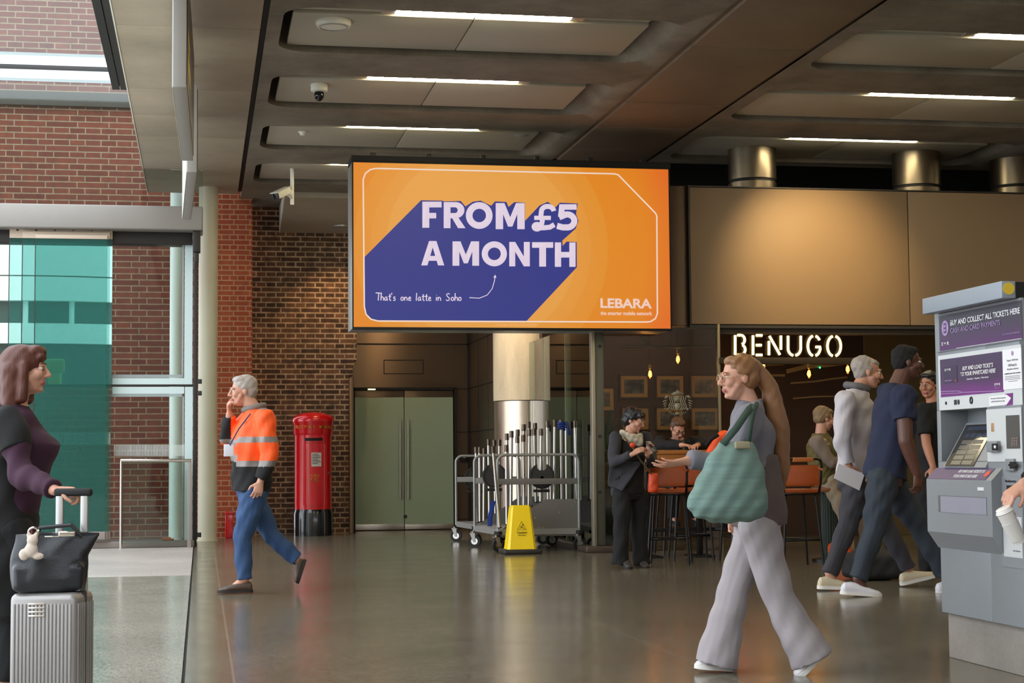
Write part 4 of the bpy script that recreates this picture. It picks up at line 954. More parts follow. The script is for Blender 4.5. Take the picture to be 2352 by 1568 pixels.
text('white_lettering', 'YOUR SMARTCARD HERE', WT, tm, slp(ytf, 0, .0035), fx_, fy_, ((ytf - TT(2184, 1100).y), fl * .18, (ytf - TT(2238, 1100).y), fl * .42), .001, .02, .15)
q = slp(TT(2256, 1100).y, .5, .003); MB().cyl(q, q + sl_n * .002, .022, 24).build('orange_disc', REDP, tm)
a = TT(2156, 1175); b = TT(2265, 1137)
MB().box((XT - .001, TT(2266, 1140).y, TT(2156, 1175).z), (XT + .004, a.y, TT(2156, 1137).z)).build('slot_liner', MD, tm)
MB().box((XT - .003, TT(2266, 1140).y, TT(2156, 1175).z), (XT - .0005, TT(2161, 1140).y, TT(2156, 1138.5).z)).build('slot_flap', mat('lavender_flap', rgb(152, 152, 166), .35, 0, .04), tm)
a = TT(2246.5, 1126); b = TT(2260.5, 1119); MB().box((XT - .003, b.y, a.z), (XT, a.y, b.z)).build('small_label', WT, tm)
# slots and readers on the near plate
a = T(2279, 991); b = T(2285, 971); MB().box((XM - .006, b.y, a.z), (XM, a.y, b.z), .002).build('coin_slot', mat('brass_slot', rgb(190, 150, 110), .4, .5, .05), tm)
a = T(2278, 1038); b = T(2300, 1012); MB().box((XM - .03, b.y, a.z), (XM, a.y, b.z), .006).build('card_reader', MG, tm)
a = T(2279, 1034, .03); b = T(2292, 1018, .03); MB().box((XM - .033, b.y, a.z), (XM - .029, a.y, b.z), .003).build('reader_pad', BLACK, tm)
a = T(2285, 1026, .034); MB().ell((XM - .034, a.y, a.z), (.002, .012, .008)).build('reader_symbol', WT, tm)
frect('keypad_recess', 2312, 954, 1030, 2340.5, mat('dark_recess', rgb(76, 74, 70), .5, 0, .06), .006)
for i in range(4):
    for k in range(3): frect('key', 2323 + k * 5, 1005 + i * 5.4 - k * .5, 1009 + i * 5.4 - k * .5, 2326.5 + k * 5, STEEL, .008)
a = T(2317, 1081); b = T(2335, 1053); MB().box((XM - .02, b.y, a.z), (XM, a.y, b.z), .004).build('chip_reader', MG, tm)
frect('chip_slot', 2319, 1060, 1076, 2331, BLACK, .022); frect('chip_slot', 2316, 1065, 1070, 2336, BLACK, .024)
frect('note_plate', 2301.5, 1094, 1300, 2346.5, MG, .005); ftext('grey_lettering', 'Banknotes', 2309, 1101, 1107, 2334, DP, .0065, .01)
frect('note_slot', 2312, 1114, 1130, 2343, BLACK, .007)
frect('lower_plate', 2306, 1185, 1277, 2346, MW, .0065)
ftext('grey_lettering', 'rail tickets', 2327, 1262, 1266, 2344, GR_, .0075)
# ------------------------------------------------------------------ barrier post trolleys
TRP0 = mat('castor_zinc', rgb(150, 146, 140), .4, .6, .05)
def castor(t, x, y, d=.15, rot=0.0):
    r = d / 2; mb = MB()
    dx, dy = math.cos(rot), math.sin(rot)
    ax = V((-dy, dx, 0))
    w = thing_part('wheel', t, MB().tube([V((x, y, r)) - ax * .02, V((x, y, r)) - ax * .022, V((x, y, r)) + ax * .022, V((x, y, r)) + ax * .02], [r * .8, r, r, r * .8], 24), RUBBER)
    MB().cyl(V((x, y, r)) - ax * .024, V((x, y, r)) + ax * .024, r * .55, 20).build('hub', STEEL, w)
    fo = MB()
    for s_ in (-1, 1): fo.prism([V((x, y, r)) + ax * (.03 * s_) + V((dx * a_, dy * a_, b_)) for a_, b_ in ((-.014, -.014), (.014, -.014), (.055, r * 1.25), (-.01, r * 1.25))], ax * (.004 * s_))
    fo.prism([V((x, y, r * 2.2)) + ax * (.034 * s1) + V((dx * a_, dy * a_, 0)) for s1, a_ in ((-1, -.01), (1, -.01), (1, .06), (-1, .06))], (0, 0, r * .12)); fo.cyl((x + dx * .025, y + dy * .025, r * 2.2), (x + dx * .025, y + dy * .025, .2), .016, 12)
    fo.build('castor_fork', TRP0, t)
def thing_part(nm, t, mb, m): return mb.build(nm, m, t)
def hoop(t, x0, x1, y, z0, z1, r=.017):
    pts = [(x0, y, z0), (x0, y, z1 - .09)] + [(x0 + .09 - .09 * math.cos(a), y, z1 - .09 + .09 * math.sin(a)) for a in [k * math.pi / 16 for k in range(1, 9)]]
    pts += [(x1 - .09 + .09 * math.sin(a), y, z1 - .09 + .09 * math.cos(a)) for a in [k * math.pi / 16 for k in range(0, 9)]] + [(x1, y, z0)]
    MB().tube(pts, r, 12).build('hoop', mat('trolley_paint', rgb(150, 148, 144), .4, .3, .05), t)
TRP = mat('trolley_paint', rgb(150, 148, 144), .4, .3, .05); TRD = mat('trolley_dark_plate', rgb(116, 112, 108), .5, .3, .08)
def trolley(label, x0, x1, yf_, yb2, skew=0.0):
    t = thing('post_trolley', label, 'trolley', ((x0 + x1) / 2, (yf_ + yb2) / 2, 0), 'barrier post trolleys')
    zt = 1.155
    hoop(t, x0, x1, yf_, .22, zt); hoop(t, x0 + skew, x1 + skew, yb2, .22, zt)
    for y, sk in ((yf_, 0), (yb2, skew)):
        MB().box((x0 + sk, y - .012, .80), (x1 + sk, y + .012, .87), .003).build('cross_rail', TRD if y == yf_ else TRP, t)
    MB().prism([(x0, yf_ - .02, .20), (x1, yf_ - .02, .20), (x1 + skew, yb2 + .02, .20), (x0 + skew, yb2 + .02, .20)], (0, 0, .07)).build('deck', TRP, t)
    MB().prism([(x0 + .03, yf_ - .005, .18), (x1, yf_ - .005, .18), (x1, yf_ - .005, .62), (x0 + .58, yf_ - .005, .62), (x0 + .03, yf_ - .005, .26)], (0, .008, 0)).build('side_plate', TRD, t)
    for bx, bz in ((x1 - .05, .58), (x1 - .08, .53), (x1 - .05, .25), (x0 + .5, .28), (x0 + .54, .28), (x0 + .75, .46), (x0 + .45, .40)): MB().cyl((bx, yf_ - .012, bz), (bx, yf_, bz), .009, 10).build('bolt', STEEL, t)
    for x, y, r_ in ((x0, yf_, .3), (x1, yf_, .2), (x0 + skew, yb2, -.4), (x1 + skew, yb2, .1), (x0 + .55, yb2, .5)):
        castor(t, x, y, .155, r_ + math.pi)
    for x in (x0, x1): MB().cyl((x, yf_, .205), (x, yf_, .245), .05, 16).build('buffer', RUBBER, t)
    return t
yA1 = 20.1; xT0, xT1 = Q(1143, 1100, yA1).x, Q(1329, 1100, yA1).x
trolley('grey tube trolley of barrier posts nearest the yellow floor cone', xT0, xT1, yA1, 21.3, -.09)
yB1 = 21.75; xU0 = Q(1088, 1100, yB1).x
trolley('rear grey trolley of barrier posts by the bronze wall, behind the first', xU0 + .02, xU0 + .9, yB1, 22.9, -.08)
PG = 'barrier posts stored on the trolleys'
HEADM = mat('post_head_steel', rgb(96, 84, 74), .3, .9, .05)
def barrier_post(px, py, Y, zb, lean=(0, 0), label=None, head=True, base=True):
    tp = Q(px, py, Y); ht = tp.z - zb; bx = tp.x + lean[0] * ht; by = Y + lean[1] * ht
    t = thing('barrier_post', label, 'barrier post', (bx, by, zb), PG)
    b0 = V((bx, by, zb)); d = (tp - b0).normalized()
    MB().cyl(b0, tp - d * .07, .0205, 16).build('post', STEEL, t)
    MB().cyl(tp - d * .085, tp - d * .005, .0265, 18).cyl(tp - d * .004, tp, .024, 18).build('head', HEADM, t)
    MB().tube([b0, b0 + d * .012], .028, 20).build('foot', RUBBER, t)
    return t
LB1 = 'upright steel barrier post with dark head on the front trolley'; LB2 = 'upright steel barrier post with dark head on the rear trolley'
def slope_z(x): 
    f = (x - xT0 - .03) / .55; return .28 + .34 * max(0, min(1, f)) - .04
fr_posts = [(1163, 1021, 0), (1164, 995, 2), (1175, 989, 1), (1189, 986, 2), (1188, 1001, 0), (1203, 974, 2), (1202, 998, 0), (1214, 968, 1), (1216, 985, 0), (1229, 971, 2), (1227, 984, 1), (1243, 984, 0), (1257, 966, 0), (1261, 975, 2), (1274, 964, 0), (1300, 968, 2), (1321, 966, 1)]
for i, (px_, py_, row) in enumerate(fr_posts):
    Y = 20.30 + .34 * row; tp = Q(px_, py_, Y)
    barrier_post(px_, py_, Y, min(slope_z(tp.x), tp.z - .85), ((.02 * math.sin(i * 2.1)), 0), LB1)
for i, (px_, py_) in enumerate(((1093, 1026), (1101.5, 1026), (1112, 1029), (1122, 1008), (1135, 1010), (1147, 1009))):
    barrier_post(px_, py_, 21.95 + .22 * (i % 4), .28, (.012 * math.cos(i * 1.7), 0), LB2)
barrier_post(1132, 1024, 19.98, .285, (.085, .05), 'leaning steel barrier post propped across the corner of the front trolley')
tb_ = barrier_post(1289, 964, 20.42, .5, (.0, 0), 'steel barrier post with a blue belt bundled round its head')
BLU = mat('blue_webbing', rgb(28, 58, 142), .6, 0, .12, 20)
q = Q(1290, 977, 20.40)
MB().tube([q + V((.036 * math.cos(a), .036 * math.sin(a), -.05 + .1 * k / 40)) for k, a in [(k, k * .55) for k in range(40)]], .016, 8).tube([q + V((.03, -.02, 0)), q + V((.06, -.03, .03)), q + V((.075, -.03, -.03)), q + V((.09, -.03, -.12))], [.014, .018, .014, .018], 8).build('blue_belt', BLU, tb_, sharp=180)
q = Q(1104, 1212, 21.0)
bt = thing('blue_belt', 'loose blue barrier belt hanging down beside the front trolley deck', 'belt', Q(1124, 1209, 20.6))
pts = [Q(*q_, 20.62) for q_ in ((1132, 1150), (1128, 1170), (1124, 1190), (1124, 1208))]
MB().ribbon(pts, .045, (0, -1, 0), .006).ribbon([p_ + V((.02, .03, 0)) for p_ in pts], .04, (0, -1, 0), .006).build('strap', BLU, bt)
# posts laid flat through the hoops: their round bases face the concourse
def flat_post(px, py, Y, label, r=.155):
    c = Q(px, py, Y); t = thing('barrier_post', label, 'barrier post', c, PG)
    pts = []
    for k in range(41):
        a = math.radians(90 + 22 + (360 - 44) * k / 40); pts.append(c + V((r * math.cos(a), 0, r * math.sin(a))))
    pts += [c + V((.055, 0, r * .62)), c + V((.03, 0, r * .45)), c + V((-.03, 0, r * .45)), c + V((-.055, 0, r * .62))]
    MB().prism(pts, (0, .018, 0)).build('base', mat('post_base_iron', rgb(58, 56, 54), .5, .3, .1), t)
    MB().tube([c + V((r * .9 * math.cos(a), -.002, r * .9 * math.sin(a))) for a in [math.radians(130 + 280 * k / 30) for k in range(31)]], .007, 6).build('rim', RUBBER, t)
    MB().cyl(c + V((0, .0, -.02)), c + V((0, .26, -.02)), .0205, 14).build('post', STEEL, t)
    MB().box(c + V((-.1, .02, -r - .04)), c + V((.1, .06, -r - .005)), .006).build('foot', RUBBER, t)
flat_post(1245, 1093, 20.16, 'barrier post laid flat, its notched round base facing out on the front trolley')
flat_post(1136, 1092, 21.22, 'barrier post laid flat behind the leaning post, round grey base half hidden')
flat_post(1092, 1098, 22.95, 'barrier post laid flat at the back of the rear trolley')
# ------------------------------------------------------------------ wet floor cone
b0 = QZ(1158, 1272); b1 = QZ(1240, 1272); YC_ = (b0.y + b1.y) / 2 + .14
cxn = Q(1194, 1200, YC_).x; hw = (Q(1228, 1258, YC_ - .1).x - Q(1161, 1258, YC_ - .1).x) / 2; ht_ = Q(1194, 1160, YC_).z
t = thing('wet_floor_cone', 'yellow square caution wet floor cone with a dark base', 'floor sign', (cxn, YC_, 0))
YEL = mat('yellow_plastic', rgb(255, 216, 8), .35, 0, .04, 4)
wt = (Q(1216, 1162, YC_).x - Q(1173, 1162, YC_).x) / 2
z0c = .055
MB().box((cxn - hw - .05, YC_ - hw - .05, 0), (cxn + hw + .05, YC_ + hw + .05, z0c), .02).build('base', mat('cone_base', rgb(46, 40, 34), .7, 0, .2, 20), t)
mb = MB(); pr = [(hw, z0c), (hw * .96, z0c + .03), (wt * 1.02, ht_ - .02), (wt * .9, ht_)]
vs = []; fs = []
def sq(h_, z): 
    k = h_ * .16; P = [(h_, -h_ + k), (h_, h_ - k), (h_ - k, h_), (-h_ + k, h_), (-h_, h_ - k), (-h_, -h_ + k), (-h_ + k, -h_), (h_ - k, -h_)]; return [(cxn + a_, YC_ + b_ * .8, z) for a_, b_ in P]
for h_, z in pr: vs += sq(h_, z)
for i in range(3): fs += [(i * 8 + k, i * 8 + (k + 1) % 8, i * 8 + 8 + (k + 1) % 8, i * 8 + 8 + k) for k in range(8)]
fs += [tuple(range(8))[::-1], tuple(range(24, 32))]
mb.add(vs, fs).build('body', YEL, t, sharp=25)
fy = V((0, (hw - wt) * .8, ht_ - z0c)); fl = fy.length; fyn = fy.normalized(); fo = V((cxn, YC_ - hw * .8, z0c)); fn = V((1, 0, 0)).cross(fyn)
def fp(u, v, off=.002): return fo + V((u, 0, 0)) + fyn * v + fn * off
CK = mat('cone_black_print', rgb(40, 32, 10), .5, 0, .02)
tri = [fp(-.055, fl * .44), fp(.055, fl * .44), fp(0, fl * .64)]
MB().ribbon(tri, .006, fn, .001, True).build('warning_triangle', CK, t)
man = MB().ribbon([fp(-.025, fl * .47), fp(-.005, fl * .50), fp(.018, fl * .485), fp(.03, fl * .455)], .006, fn, .001).ribbon([fp(-.005, fl * .50), fp(.012, fl * .535)], .006, fn, .001).ribbon([fp(-.02, fl * .53), fp(.005, fl * .525)], .004, fn, .001)
man.prism([fp(.015 + .008 * math.cos(a), fl * .56 + .008 * math.sin(a)) for a in [k * math.pi / 5 for k in range(10)]], fn * .001); man.build('slipping_figure_print', CK, t)
text('lettering', 'Caution', CK, t, fo, GX, fyn, (-.058, fl * .36, .062, fl * .405), .001, .02)
text('lettering', 'Wet Floor', CK, t, fo, GX, fyn, (-.045, fl * .305, .05, fl * .335), .001, .01)
# ------------------------------------------------------------------ cafe: neon name, pendant bulbs, pictures, plant
NEON = emit('warm_neon', (1.0, .74, .30, 1), 3.6)
sg = thing('neon_sign', 'glowing warm white channel letter cafe name sign under the beige fascia', 'sign', Q(1810, 830, YF + .02))
YN = YF + .02
BOXL = {'B': (1685.5, 1715), 'E': (1726.5, 1755), 'N': (1763, 1796.5), 'U': (1807, 1842), 'G': (1852.5, 1887.5), 'O': (1897.5, 1934)}
STK = {'B': [[(0.0, 0), (0.0, 1)], [(.22, 1), (.55, 1)] + arc(.55, .76, .38, .24, 90, -70, 10), arc(.5, .26, .48, .27, 62, -90, 12) + [(.22, 0)]],
       'E': [[(0, 0), (0, 1)], [(.3, 1), (.95, 1)], [(.3, .5), (.88, .5)], [(.3, 0), (.95, 0)]],
       'N': [[(0, 0), (0, .72)], [(.04, .98), (.92, .02)], [(1, .28), (1, 1)]],
       'U': [[(0, 1)] + arc(.47, .36, .47, .36, 180, 262, 9), arc(.53, .36, .47, .36, 278, 360, 9) + [(1, 1)]],
       'G': [arc(.45, .5, .45, .5, 98, 262, 16), arc(.55, .5, .45, .5, 82, 35, 6), arc(.55, .5, .45, .5, 278, 345, 8) + [(1, .44), (.62, .44)]],
       'O': [arc(.45, .5, .45, .5, 98, 262, 16), arc(.55, .5, .45, .5, 82, -82, 16)]}
for ch in 'BENUGO':
    x0, x1 = BOXL[ch]; k = (x0 - 1685) * .012
    def P(u, v): return Q(x0 + 3 + u * (x1 - x0 - 6), 814.5 + k - v * 45, YN)
    mb = MB(); md = MB()
    for s_ in STK[ch]:
        pts = [P(*q_) for q_ in s_]
        mb.tube(pts, .0155, 10); md.ribbon([p_ + V((0, .0, 0)) for p_ in pts], .05, (0, 1, 0), .07)
    lt = mb.build('letter', NEON, sg, sharp=180)
    md.build('letter_case', mat('letter_case', rgb(90, 78, 52), .5, .4, .1), lt, sharp=60)
BULB = glass('amber_bulb_glass', (1, .80, .5, 1), .9); FIL = emit('filament', (1.0, .34, .05, 1), 26)
def bulb(px, py, Y, label):
    c = Q(px, py, Y); t = thing('pendant_bulb', label, 'light', c, 'bare filament pendants in the cafe')
    k = 1.0
    MB().lathe([(.001, -.06), (.028, -.052), (.045, -.025), (.047, 0), (.036, .035), (.02, .065), (.018, .075)], c, 24).build('bulb', BULB, t, sharp=180)
    MB().tube([c + V((.01 * math.cos(a * 1.3), .01 * math.sin(a * 1.3), -.03 + .007 * a)) for a in range(11)], .006, 6).build('filament', FIL, t, sharp=180)
    MB().cyl(c + V((0, 0, .07)), c + V((0, 0, .125)), .02, 14).build('holder', mat('brass_holder', rgb(120, 92, 50), .35, .8, .06), t)
    MB().cyl(c + V((0, 0, .12)), (c.x, c.y, 3.06), .004, 6).build('cord', BLACK, t)
    point('bulb_glow', c + V((0, 0, 0)), 2.2, (1, .52, .18), .03)
bulb(1557, 825, 20.9, 'filament bulb hanging highest, just below the long ceiling pipe')
bulb(1493, 859, 21.3, 'filament bulb hanging in front of the framed pictures, above the woman with the phone')
bulb(1858, 858, 21.0, 'filament bulb hanging under the letters U and G of the neon sign')
bulb(1947, 848, 20.9, 'filament bulb hanging by the grey haired walking man, past the neon sign end')
bulb(1753, 839, 21.2, 'filament bulb glowing beside the ponytail of the walking woman')
# ceiling pipe with hangers
a = Q(1423, 796, 20.6); b = Q(1648, 797, 20.6)
t = thing('ceiling_pipe', 'long pale pipe hung under the dark cafe ceiling above the pictures', 'pipe', a)
MB().cyl(a, b, .017, 12).build('pipe', mat('galvanised_pipe', rgb(126, 108, 84), .4, .7, .08), t)
for fx_ in (.22, .52, .9):
    q = a.lerp(b, fx_); MB().cyl(q, (q.x, q.y, 3.06), .006, 8).build('hanger', DARK, t)
q = a.lerp(b, .24); MB().tube([q + V((.0, 0, .12)), q + V((.02, 0, .06)), q + V((.08, 0, .02)), q + V((.13, 0, .01))], .012, 8).build('elbow', mat('galvanised_pipe', rgb(126, 108, 84), .4, .7, .08), t)
# framed pictures on the brown wall
def photo_mat(i):
    m, nt, p = _nt('framed_photo_%d' % i); L = nt.links
    tc = N(nt, 'ShaderNodeTexCoord'); no = N(nt, 'ShaderNodeTexNoise'); no.inputs['Scale'].default_value = 9 + i; no.inputs['Detail'].default_value = 4; L.new(tc.outputs['Object'], no.inputs['Vector'])
    r = N(nt, 'ShaderNodeValToRGB'); L.new(no.outputs['Fac'], r.inputs[0])
    r.color_ramp.elements[0].position = .4; r.color_ramp.elements[0].color = rgb(36, 30, 22); r.color_ramp.elements[1].position = .68; r.color_ramp.elements[1].color = rgb(104, 92, 70)
    L.new(r.outputs[0], p.inputs['Base Color']); p.inputs['Roughness'].default_value = .25; return m
MATB = mat('cream_mount', rgb(176, 134, 84), .8, 0, .05); FRB = mat('picture_frame_wood', rgb(48, 30, 18), .5, 0, .1)
pics = [(1426, 863, 1487, 912, 'framed picture with a bulb glow on it, first of the upper row'), (1509, 863, 1569, 912, 'framed picture in the middle of the upper row behind the siren logo'), (1588, 863, 1650, 912, 'framed picture beside the pale window post, upper row'),
        (1430, 937, 1489, 986, 'framed picture half hidden by the black haired woman, lower row'), (1509, 937, 1568, 986, 'framed picture right behind the seated man, lower row'), (1589, 937, 1650, 986, 'framed picture beside the walking woman, lower row'),
        (1350, 892, 1409, 942, 'framed picture cut off by the grey cafe corner post, above the plant')]
for i, (x0, y0, x1, y1, lb) in enumerate(pics):
    y = BW - .03; a = Q(x0, y1, y); b = Q(x1, y0, y)
    t = thing('framed_picture', lb, 'picture', (a.x, y, a.z), 'framed pictures on the cafe wall')
    e = .02
    fr = MB().box((a.x - e, y - .01, a.z - e), (b.x + e, y + .03, a.z)).box((a.x - e, y - .01, b.z), (b.x + e, y + .03, b.z + e)).box((a.x - e, y - .01, a.z), (a.x, y + .03, b.z)).box((b.x, y - .01, a.z), (b.x + e, y + .03, b.z))
    fr.build('frame', FRB, t)
    MB().box((a.x, y, a.z), (b.x, y + .028, b.z)).build('mount', MATB, t)
    MB().box((a.x + .05, y - .003, a.z + .05), (b.x - .05, y, b.z - .05)).build('print', photo_mat(i), t)
# round siren logo on the front glass
YL = YF + .026
LOGO = mat('pale_logo_film', rgb(150, 142, 122), .6, 0, .04)
t = thing('window_logo', 'pale round siren logo film on the cafe glass above the seated man', 'logo', Q(1558, 925, YL))
def z8(x, y): return Q(1480 + x / 13.064, 860 + y / 13.064, YL)
lg = MB(); nr_ = (0, -1, 0)
def st8(pts, w): lg.ribbon([z8(*q_) for q_ in pts], w / 13.064 / 190, nr_, .001)
def po8(pts): lg.prism([z8(*q_) for q_ in pts], (0, -.001, 0))
for sgn in (1, -1):
    def mx(x): return 1000 + sgn * (x - 1000)
    for xo, w in ((0, 34), (-62, 34), (-122, 30)):
        st8([(mx(880 + xo), 660), (mx(890 + xo), 740), (mx(915 + xo), 800), (mx(900 + xo), 860), (mx(855 + xo), 930), (mx(880 + xo), 1000), (mx(925 + xo), 1060)], w)
    po8([(mx(660), 600), (mx(700), 630), (mx(770), 630), (mx(700), 690), (mx(590), 730), (mx(620), 680)])
    for k in range(4): po8([(mx(552 + 14 * k), 795 + 72 * k), (mx(690 - 8 * k), 740 + 72 * k), (mx(670 - 8 * k), 785 + 72 * k), (mx(565 + 14 * k), 828 + 72 * k)])
    po8([(mx(640), 1040), (mx(720), 985), (mx(740), 1000), (mx(730), 1080)])
    for k in range(4): st8([(mx(770 + 60 * k), 1100 + 20 * k), (mx(750 + 50 * k), 1150 + 26 * k)], 24)
po8([(995, 430), (1020, 500), (1050, 480), (1070, 520), (1130, 510), (1120, 545), (1190, 560), (1110, 620), (890, 620), (800, 575), (880, 545), (860, 520), (930, 520), (950, 480), (975, 500)])
po8([(905, 640), (1095, 640), (1095, 740), (1060, 800), (1000, 820), (940, 800), (905, 740)])
po8([(940, 850), (1060, 850), (1110, 930), (1080, 1000), (1050, 1070), (950, 1070), (920, 1000), (890, 930)])
po8([(920, 1130), (1080, 1130), (1050, 1200), (950, 1205)])
lg.build('logo_film', LOGO, t, sharp=180)
fc = MB()
for pts, w in (([(925, 685), (975, 685)], 16), ([(1025, 685), (1075, 685)], 16), ([(1000, 690), (990, 730), (1005, 735)], 8), ([(970, 765), (1030, 765)], 14)): fc.ribbon([z8(*q_) + V((0, -.0015, 0)) for q_ in pts], w / 13.064 / 190, nr_, .0006)
fc.build('face_lines', mat('logo_gap', rgb(34, 24, 16), .6, 0, .05), t)
# pale ribbons painting reflected streaks of ceiling light, to the side of the neon sign
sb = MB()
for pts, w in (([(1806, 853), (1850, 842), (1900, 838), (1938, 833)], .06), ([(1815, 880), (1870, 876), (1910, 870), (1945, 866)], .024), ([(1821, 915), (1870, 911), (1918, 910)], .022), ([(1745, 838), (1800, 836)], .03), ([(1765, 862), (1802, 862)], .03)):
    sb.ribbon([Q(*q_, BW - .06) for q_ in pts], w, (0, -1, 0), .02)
struct('light_streaks', sb, mat('reflected_light_streak', rgb(164, 128, 78), .5, 0, .1))
p = Q(1883, 844, BW - .1); t = thing('indicator_lamp', 'tiny green indicator lamp inside the dark cafe', 'light', p)
MB().ell(p, (.014, .014, .014), n=12, m=8).build('lens', emit('green_led', (.05, 1, .25, 1), 3), t); MB().cyl(p + V((0, .01, 0)), p + V((0, .1, 0)), .01, 8).build('mount', BLACK, t)
# palm plant inside the glass corner
p = Q(1398, 1215, 20.7); t = thing('potted_palm', 'spiky green potted palm behind the cafe glass beside the grey corner post', 'plant', (p.x, 20.7, 0))
MB().lathe([(.001, 0), (.16, 0), (.2, .45), (.205, .5), (.18, .5), (.17, .42), (.001, .42)], (p.x, 20.7, 0), 28).build('pot', mat('dark_pot', rgb(46, 42, 36), .6, 0, .1), t)
MB().tube([(p.x, 20.7, .4), (p.x + .02, 20.7, .9), (p.x, 20.72, 1.35)], .028, 10).build('stem', mat('palm_stem', rgb(74, 58, 36), .8, 0, .2, 20), t)
lf = MB(); random.seed(11)
for k in range(74):
    an = random.uniform(0, 6.28); elv = random.uniform(-.25, 1.35); ln_ = random.uniform(.32, .58); z0 = random.uniform(1.1, 1.42)
    d = V((math.cos(an) * math.cos(elv), math.sin(an) * math.cos(elv), math.sin(elv))); o = V((p.x, 20.72, z0)); s_ = d.cross(GZ).normalized() * .014
    m1 = o + d * ln_ * .5; e1 = o + d * ln_ + V((0, 0, -.10 * math.cos(elv)))
    lf.add([o - s_ * .5, o + s_ * .5, m1 + s_, e1, m1 - s_, m1 + V((0, 0, -.006))], [(0, 1, 2, 5), (0, 5, 4), (5, 2, 3), (5, 3, 4)])
lf.build('leaves', mat('palm_leaf', rgb(58, 82, 40), .5, 0, .3, 8), t, sharp=180)
# ------------------------------------------------------------------ bar counter, stools, table
OAK = mat('amber_wood', rgb(158, 100, 38), .45, 0, .18, 3, .05, 60, stretch=(1, 8, 8)); LEATH = mat('tan_leather', rgb(158, 70, 18), .42, 0, .16, 9, .08, 90); TUBE = mat('black_tube', rgb(24, 23, 22), .35, .4, .08)
YK = 18.15
a = Q(1478, 1034, YK); b = Q(1764, 1034, YK)
t = thing('bar_counter', 'high amber wood bar counter in front of the cafe glass, man seated behind it', 'counter', ((a.x + b.x) / 2, YK + .3, 0))
MB().box((a.x, YK, a.z - .045), (b.x, YK + .62, a.z), .006).build('counter_top', OAK, t)
MB().box((a.x + .03, YK + .02, a.z - .13), (b.x - .03, YK + .05, a.z - .045), .004).build('apron', OAK, t)
for x in (a.x + .12, (a.x + b.x) / 2, b.x - .12):
    MB().box((x - .03, YK + .28, .02), (x + .03, YK + .34, a.z - .045), .004).box((x - .12, YK + .1, 0), (x + .12, YK + .52, .02), .004).build('leg', TUBE, t)
MB().box((a.x + .12, YK + .3, .28), (b.x - .12, YK + .32, .32), .003).build('stretcher', TUBE, t)
q = Q(1545, 1031, YK + .2); tag(MB().box(V((q.x - .09, YK + .25, a.z)), V((q.x + .09, YK + .42, a.z + .012)), .004).build('tablet_computer', BLACK, None), 'dark tablet lying on the counter in front of the seated man', 'tablet')
def stool(x, y, rot, label, seat=.76, back=1.08):
    t = thing('bar_stool', label, 'stool', (x, y, 0), 'tan leather bar stools'); t.rotation_euler = (0, 0, rot)
    o = V((x, y, 0))
    def leg(sx_, sy_): return [o + V((sx_ * .15, sy_ * .14, seat - .02)), o + V((sx_ * .165, sy_ * .155, seat - .08)), o + V((sx_ * .215, sy_ * .205, 0))]
    for sx_ in (-1, 1):
        for sy_ in (-1, 1): MB().tube(leg(sx_, sy_), .0125, 10).build('leg', TUBE, t)
    k = .27; f = .195; MB().tube([o + V((-f, -f * .95, k)), o + V((f, -f * .95, k)), o + V((f, f * .95, k)), o + V((-f, f * .95, k))], .011, 8, True).build('footrest', TUBE, t, sharp=180)
    MB().box(o + V((-.19, -.18, seat - .025)), o + V((.19, .18, seat + .02)), .018).build('seat', LEATH, t)
    MB().tube([o + V((-.18, -.18, seat - .03)), o + V((.18, -.18, seat - .03)), o + V((.18, .18, seat - .03)), o + V((-.18, .18, seat - .03))], .012, 8, True).build('seat_frame', TUBE, t, sharp=180)
    # back on the -y side
    pts = [(-.19, -.17, seat - .03), (-.2, -.2, seat + .1), (-.205, -.215, back - .05), (-.19, -.22, back - .015), (-.155, -.222, back), (.155, -.222, back), (.19, -.22, back - .015), (.205, -.215, back - .05), (.2, -.2, seat + .1), (.19, -.17, seat - .03)]
    MB().tube([o + V(q_) for q_ in pts], .013, 10).build('back_frame', TUBE, t, sharp=180)
    bp = MB(); zs_ = (seat + .05, seat + .10, back - .10, back - .05)
    rings = []
    for k in range(9):
        u = -1 + k / 4; bow = .02 * (1 - u * u)
        rings.append((o + V((u * .178, -.205 - bow, (seat + back) / 2 - .005)), V((0, .012, 0)), V((0, .012, (back - seat) / 2 - .055))))
    bp.loft(rings, n=16); bk = bp.build('backrest', LEATH, t, sharp=60)
    for sx_ in (-1, 1): MB().tube([o + V((sx_ * .17, -.205, back - .09)), o + V((sx_ * .208, -.232, back - .11)), o + V((sx_ * .222, -.215, back - .11)), o + V((sx_ * .17, -.2, back - .09))], .012, 6).build('leather_strap', LEATH, t)
    MB().box(o + V((-.11, -.245, back - .03)), o + V((.11, -.205, back + .016)), .008).build('leather_wrap', mat('light_tan_leather', rgb(176, 100, 42), .45, 0, .1, 9), t)
    return t
p = QZ(1836, 1300); stool(Q(1836, 1300, 16.35).x, 16.45, .06, 'tan leather bar stool standing alone beside the walking woman and the green vest man')
stool(Q(1540, 1290, 17.1).x, 17.12, -.35, 'tan leather bar stool next to the woman looking at her phone')
stool(Q(1592, 1290, 17.3).x + .14, 17.86, -.12, 'tan leather bar stool in the middle of the three before the counter')
stool(Q(1706, 1100, 17.45).x, 17.42, .0, 'tan leather bar stool under the person in orange, hidden behind the green bag', .775)
yt = 17.1; a = Q(1872, 1118, yt); xs_ = Q(1906, 1118, yt).x
t = thing('pedestal_stool', 'wooden topped stool on a dark ribbed pedestal, under the green vest man', 'stool', (xs_, yt, 0))
MB().lathe([(.001, a.z - .05), (.19, a.z - .05), (.2, a.z - .03), (.2, a.z - .01), (.19, a.z), (.001, a.z)], (xs_, yt, 0), 36).build('seat', mat('warm_walnut', rgb(128, 78, 40), .5, 0, .15, 4), t)
